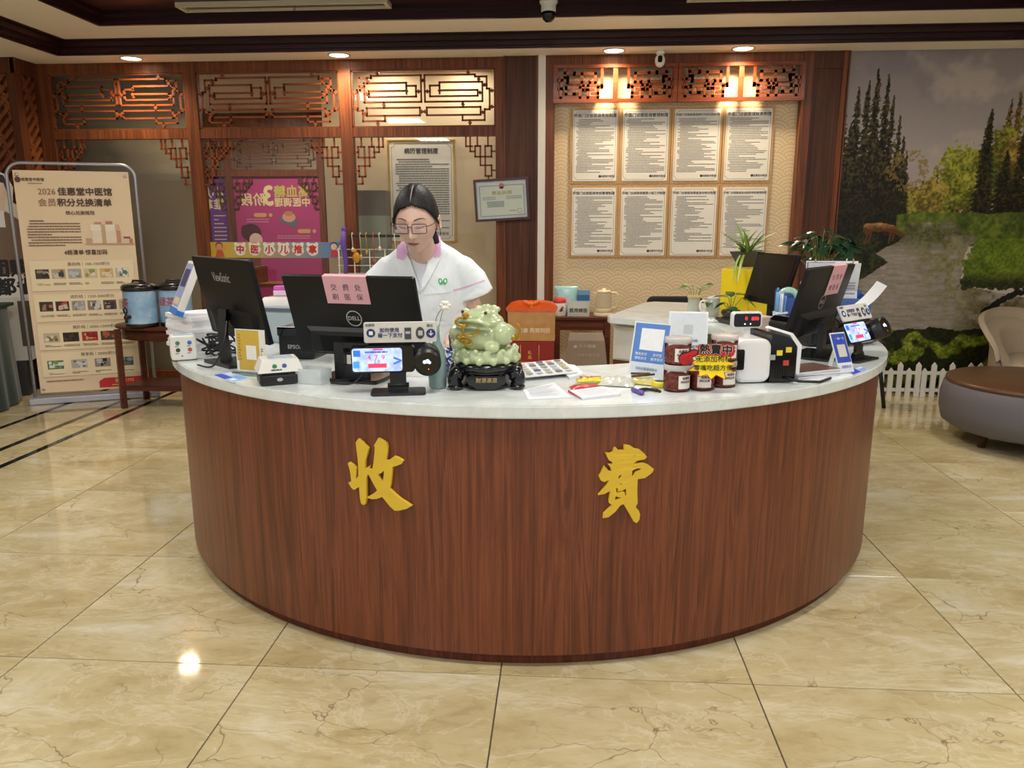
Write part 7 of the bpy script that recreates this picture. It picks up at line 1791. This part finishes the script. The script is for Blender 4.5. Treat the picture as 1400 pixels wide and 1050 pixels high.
for s in (-1,1):
    face_strip('eyebrow', [(s*x, z) for x, z in ((.013,.0215),(.022,.0245),(.032,.0265),(.042,.0255),(.051,.0205))], [.0022,.0026,.0024,.0017,.0006], BROW)
    face_strip('upper_eyelid', [(s*x, z) for x, z in ((.016,-.001),(.022,.0025),(.031,.004),(.040,.0025),(.047,-.001))], [.001,.004,.0048,.004,.001], LID, .0022)
    face_strip('eyelash_line', [(s*x, z) for x, z in ((.0145,-.0035),(.022,-.0050),(.031,-.0056),(.040,-.0045),(.049,-.0015))], [.0006,.0015,.0018,.0016,.0006], LASH, .0026)
face_strip('upper_lip', [(x, -.0625+.0016*(1-abs(x)/.022)) for x in np.linspace(-.022,.022,13)], [.0004+.0030*(1-(abs(x)/.022)**2) for x in np.linspace(-.022,.022,13)], LIPU, .0018)
face_strip('lower_lip', [(x, -.0690+.0045*(abs(x)/.019)**2) for x in np.linspace(-.019,.019,13)], [.0004+.0034*(1-(abs(x)/.019)**2) for x in np.linspace(-.019,.019,13)], LIPL, .0024)
face_strip('mouth_line', [(x, -.0655+.0012*(abs(x)/.022)) for x in np.linspace(-.022,.022,11)], [.0007]*11, M('mouth_dark', (110,50,52), .6), .0030)
for s in (-1,1): face_strip('nostril', [(s*.0055,-.0455),(s*.0085,-.0450),(s*.0110,-.0465)], [.0004,.0014,.0004], M('nostril_dark', (120,72,64), .7), .0008)
# hair: a combed cap with a centre parting and a low tail
def hair_mat():
    m, nt, b = newmat('black_hair'); v = coords(nt, (60,14,30)); n = noise(nt, v, 3, 3, .6, .4)
    c = ramp(nt, n.outputs[0], [(.35, lin((14,12,14))), (.65, lin((32,28,30)))]); nt.links.new(c, b.inputs['Base Color']); b.inputs['Roughness'].default_value = .5; b.inputs['Specular IOR Level'].default_value = .3
    bp = nt.nodes.new('ShaderNodeBump'); bp.inputs['Strength'].default_value = .45; bp.inputs['Distance'].default_value = .004; nt.links.new(n.outputs[0], bp.inputs['Height']); nt.links.new(bp.outputs[0], b.inputs['Normal']); return m
HAIR = hair_mat()
def hairline(x):                                           # lowest hair height on the forehead at x
    ax = abs(x-.004); return .074-.9*max(0,ax-.005)**1.0*.42-9.0*max(0,ax-.040)**2*3.0
hv = []; hf = []; hmask = []
NU, NV = 112, 80
for j in range(NV+1):
    for i in range(NU):
        a = 2*PI*i/NU; ph = -PI/2+PI*j/NV; d = Vector((math.cos(ph)*math.sin(a), -math.cos(ph)*math.cos(a), math.sin(ph)))
        p = face_pt(*d); 
        if d.y < 0: p = Vector((d.x*.0725*(1-.34*max(0,-d.z)**1.7), d.y*.094, p.z))
        vol = 1.075+.035*max(0,d.z)+.03*max(0,d.y); part = .0025*math.exp(-((p.x-.006)/.006)**2)*max(0,d.z)*(1 if d.y < .45 else 0)
        q = Vector((p.x*(vol+.045*max(0,1-abs(d.z))), p.y*vol*1.01, p.z*(1.045 if d.z > 0 else 1.0)+.002-part))
        hv.append(q)
for j in range(NV):
    for i in range(NU):
        idx = (j*NU+i, j*NU+(i+1)%NU, (j+1)*NU+(i+1)%NU, (j+1)*NU+i); c = sum((hv[k] for k in idx), Vector())/4
        keep = c.z > hairline(c.x) if c.y < -.015 else (c.z > -.030+max(0,(.02-c.y))*1.2 if c.y < .02 else c.z > -.095)
        if -.015 <= c.y < .034 and abs(c.x) > .06 and c.z < .012: keep = False
        if keep: hf.append(idx)
hb = MB(); hb.v = [tuple(HM @ p) for p in hv]; hb.f = hf; hb.sm = [True]*len(hf); hb.c = [None]*len(hf)
hair = hb.build('hair', HAIR, person)
bm = bmesh.new(); bm.from_mesh(hair.data); bmesh.ops.delete(bm, geom=[v for v in bm.verts if not v.link_faces], context='VERTS'); bmesh.ops.solidify(bm, geom=bm.faces[:], thickness=.006); bm.to_mesh(hair.data); bm.free(); hair.data.polygons.foreach_set('use_smooth', [True]*len(hair.data.polygons))
pt = MB().tube([HM @ Vector(p) for p in smooth_path([(.01,.085,-.045),(.025,.10,-.075),(.04,.085,-.115),(.045,.07,-.15)], 5)], [.024]*6+[.022]*5+[.016]*4+[.006], 12); pt.build('ponytail', HAIR, hair)
MB().tube([HM @ Vector(p) for p in [(.006,-.088,.086),(.006,-.070,.106),(.006,-.045,.1225),(.0055,-.02,.129)]], [.0006,.0012,.0012,.0006], 6, flat=.5).build('parting', SKM, hair, 'pale centre parting')
for k, pts in enumerate(([(.079,-.012,.0),(.084,-.004,-.03),(.083,.0,-.055)],[(-.072,-.045,.02),(-.074,-.03,-.01),(-.072,-.018,-.03)],[(.070,-.035,.028),(.078,-.018,.005),(.080,.0,-.012)])):
    MB().tube([HM @ Vector(p) for p in smooth_path(pts, 5)], [.0012 if k == 0 else .005]*10+[.0008], 6).build('loose_strand', HAIR, hair)
# glasses
gm = M('gunmetal_frame', (44,38,42), .3, .5)
gs = thing('glasses', 'thin dark rectangular glasses worn by the clerk', 'glasses', PO+hc, 0)
GMx = Matrix.Rotation(HY, 4, 'Z') @ Matrix.Rotation(HP, 4, 'X') @ Matrix.Scale(1.06, 4)
yg = -.1055
for s in (-1,1):
    cx_ = s*.0325; rim = []
    for (sx, sz, a0) in ((1,1,0),(-1,1,90),(-1,-1,180),(1,-1,270)):
        for k in range(5): an = math.radians(a0+22.5*k); rim.append(Vector((cx_+sx*.0195+.006*math.cos(an), yg+.006*abs(cx_+sx*.0195)/.05, -.004+sz*.0105+.006*math.sin(an))))
    MB().tube([GMx @ p for p in rim], .0014, 6, closed=True).build('rim', gm, gs)
    MB().add([GMx @ p for p in rim], [tuple(range(len(rim)))]).build('lens', M('lens_tint', (206,180,196), .05, alpha=.22), gs)
    MB().tube([GMx @ Vector(p) for p in ((s*.0585,yg+.008,.004),(s*.072,yg+.02,.005),(s*.0795,-.03,.004),(s*.0805,.012,.0),(s*.078,.026,-.012))], .0016, 6).build('temple', gm, gs)
MB().tube([GMx @ Vector(p) for p in ((-.0085,yg+.001,.001),(0,yg-.001,.004),(.0085,yg+.001,.001))], .0014, 6).build('bridge', gm, gs)
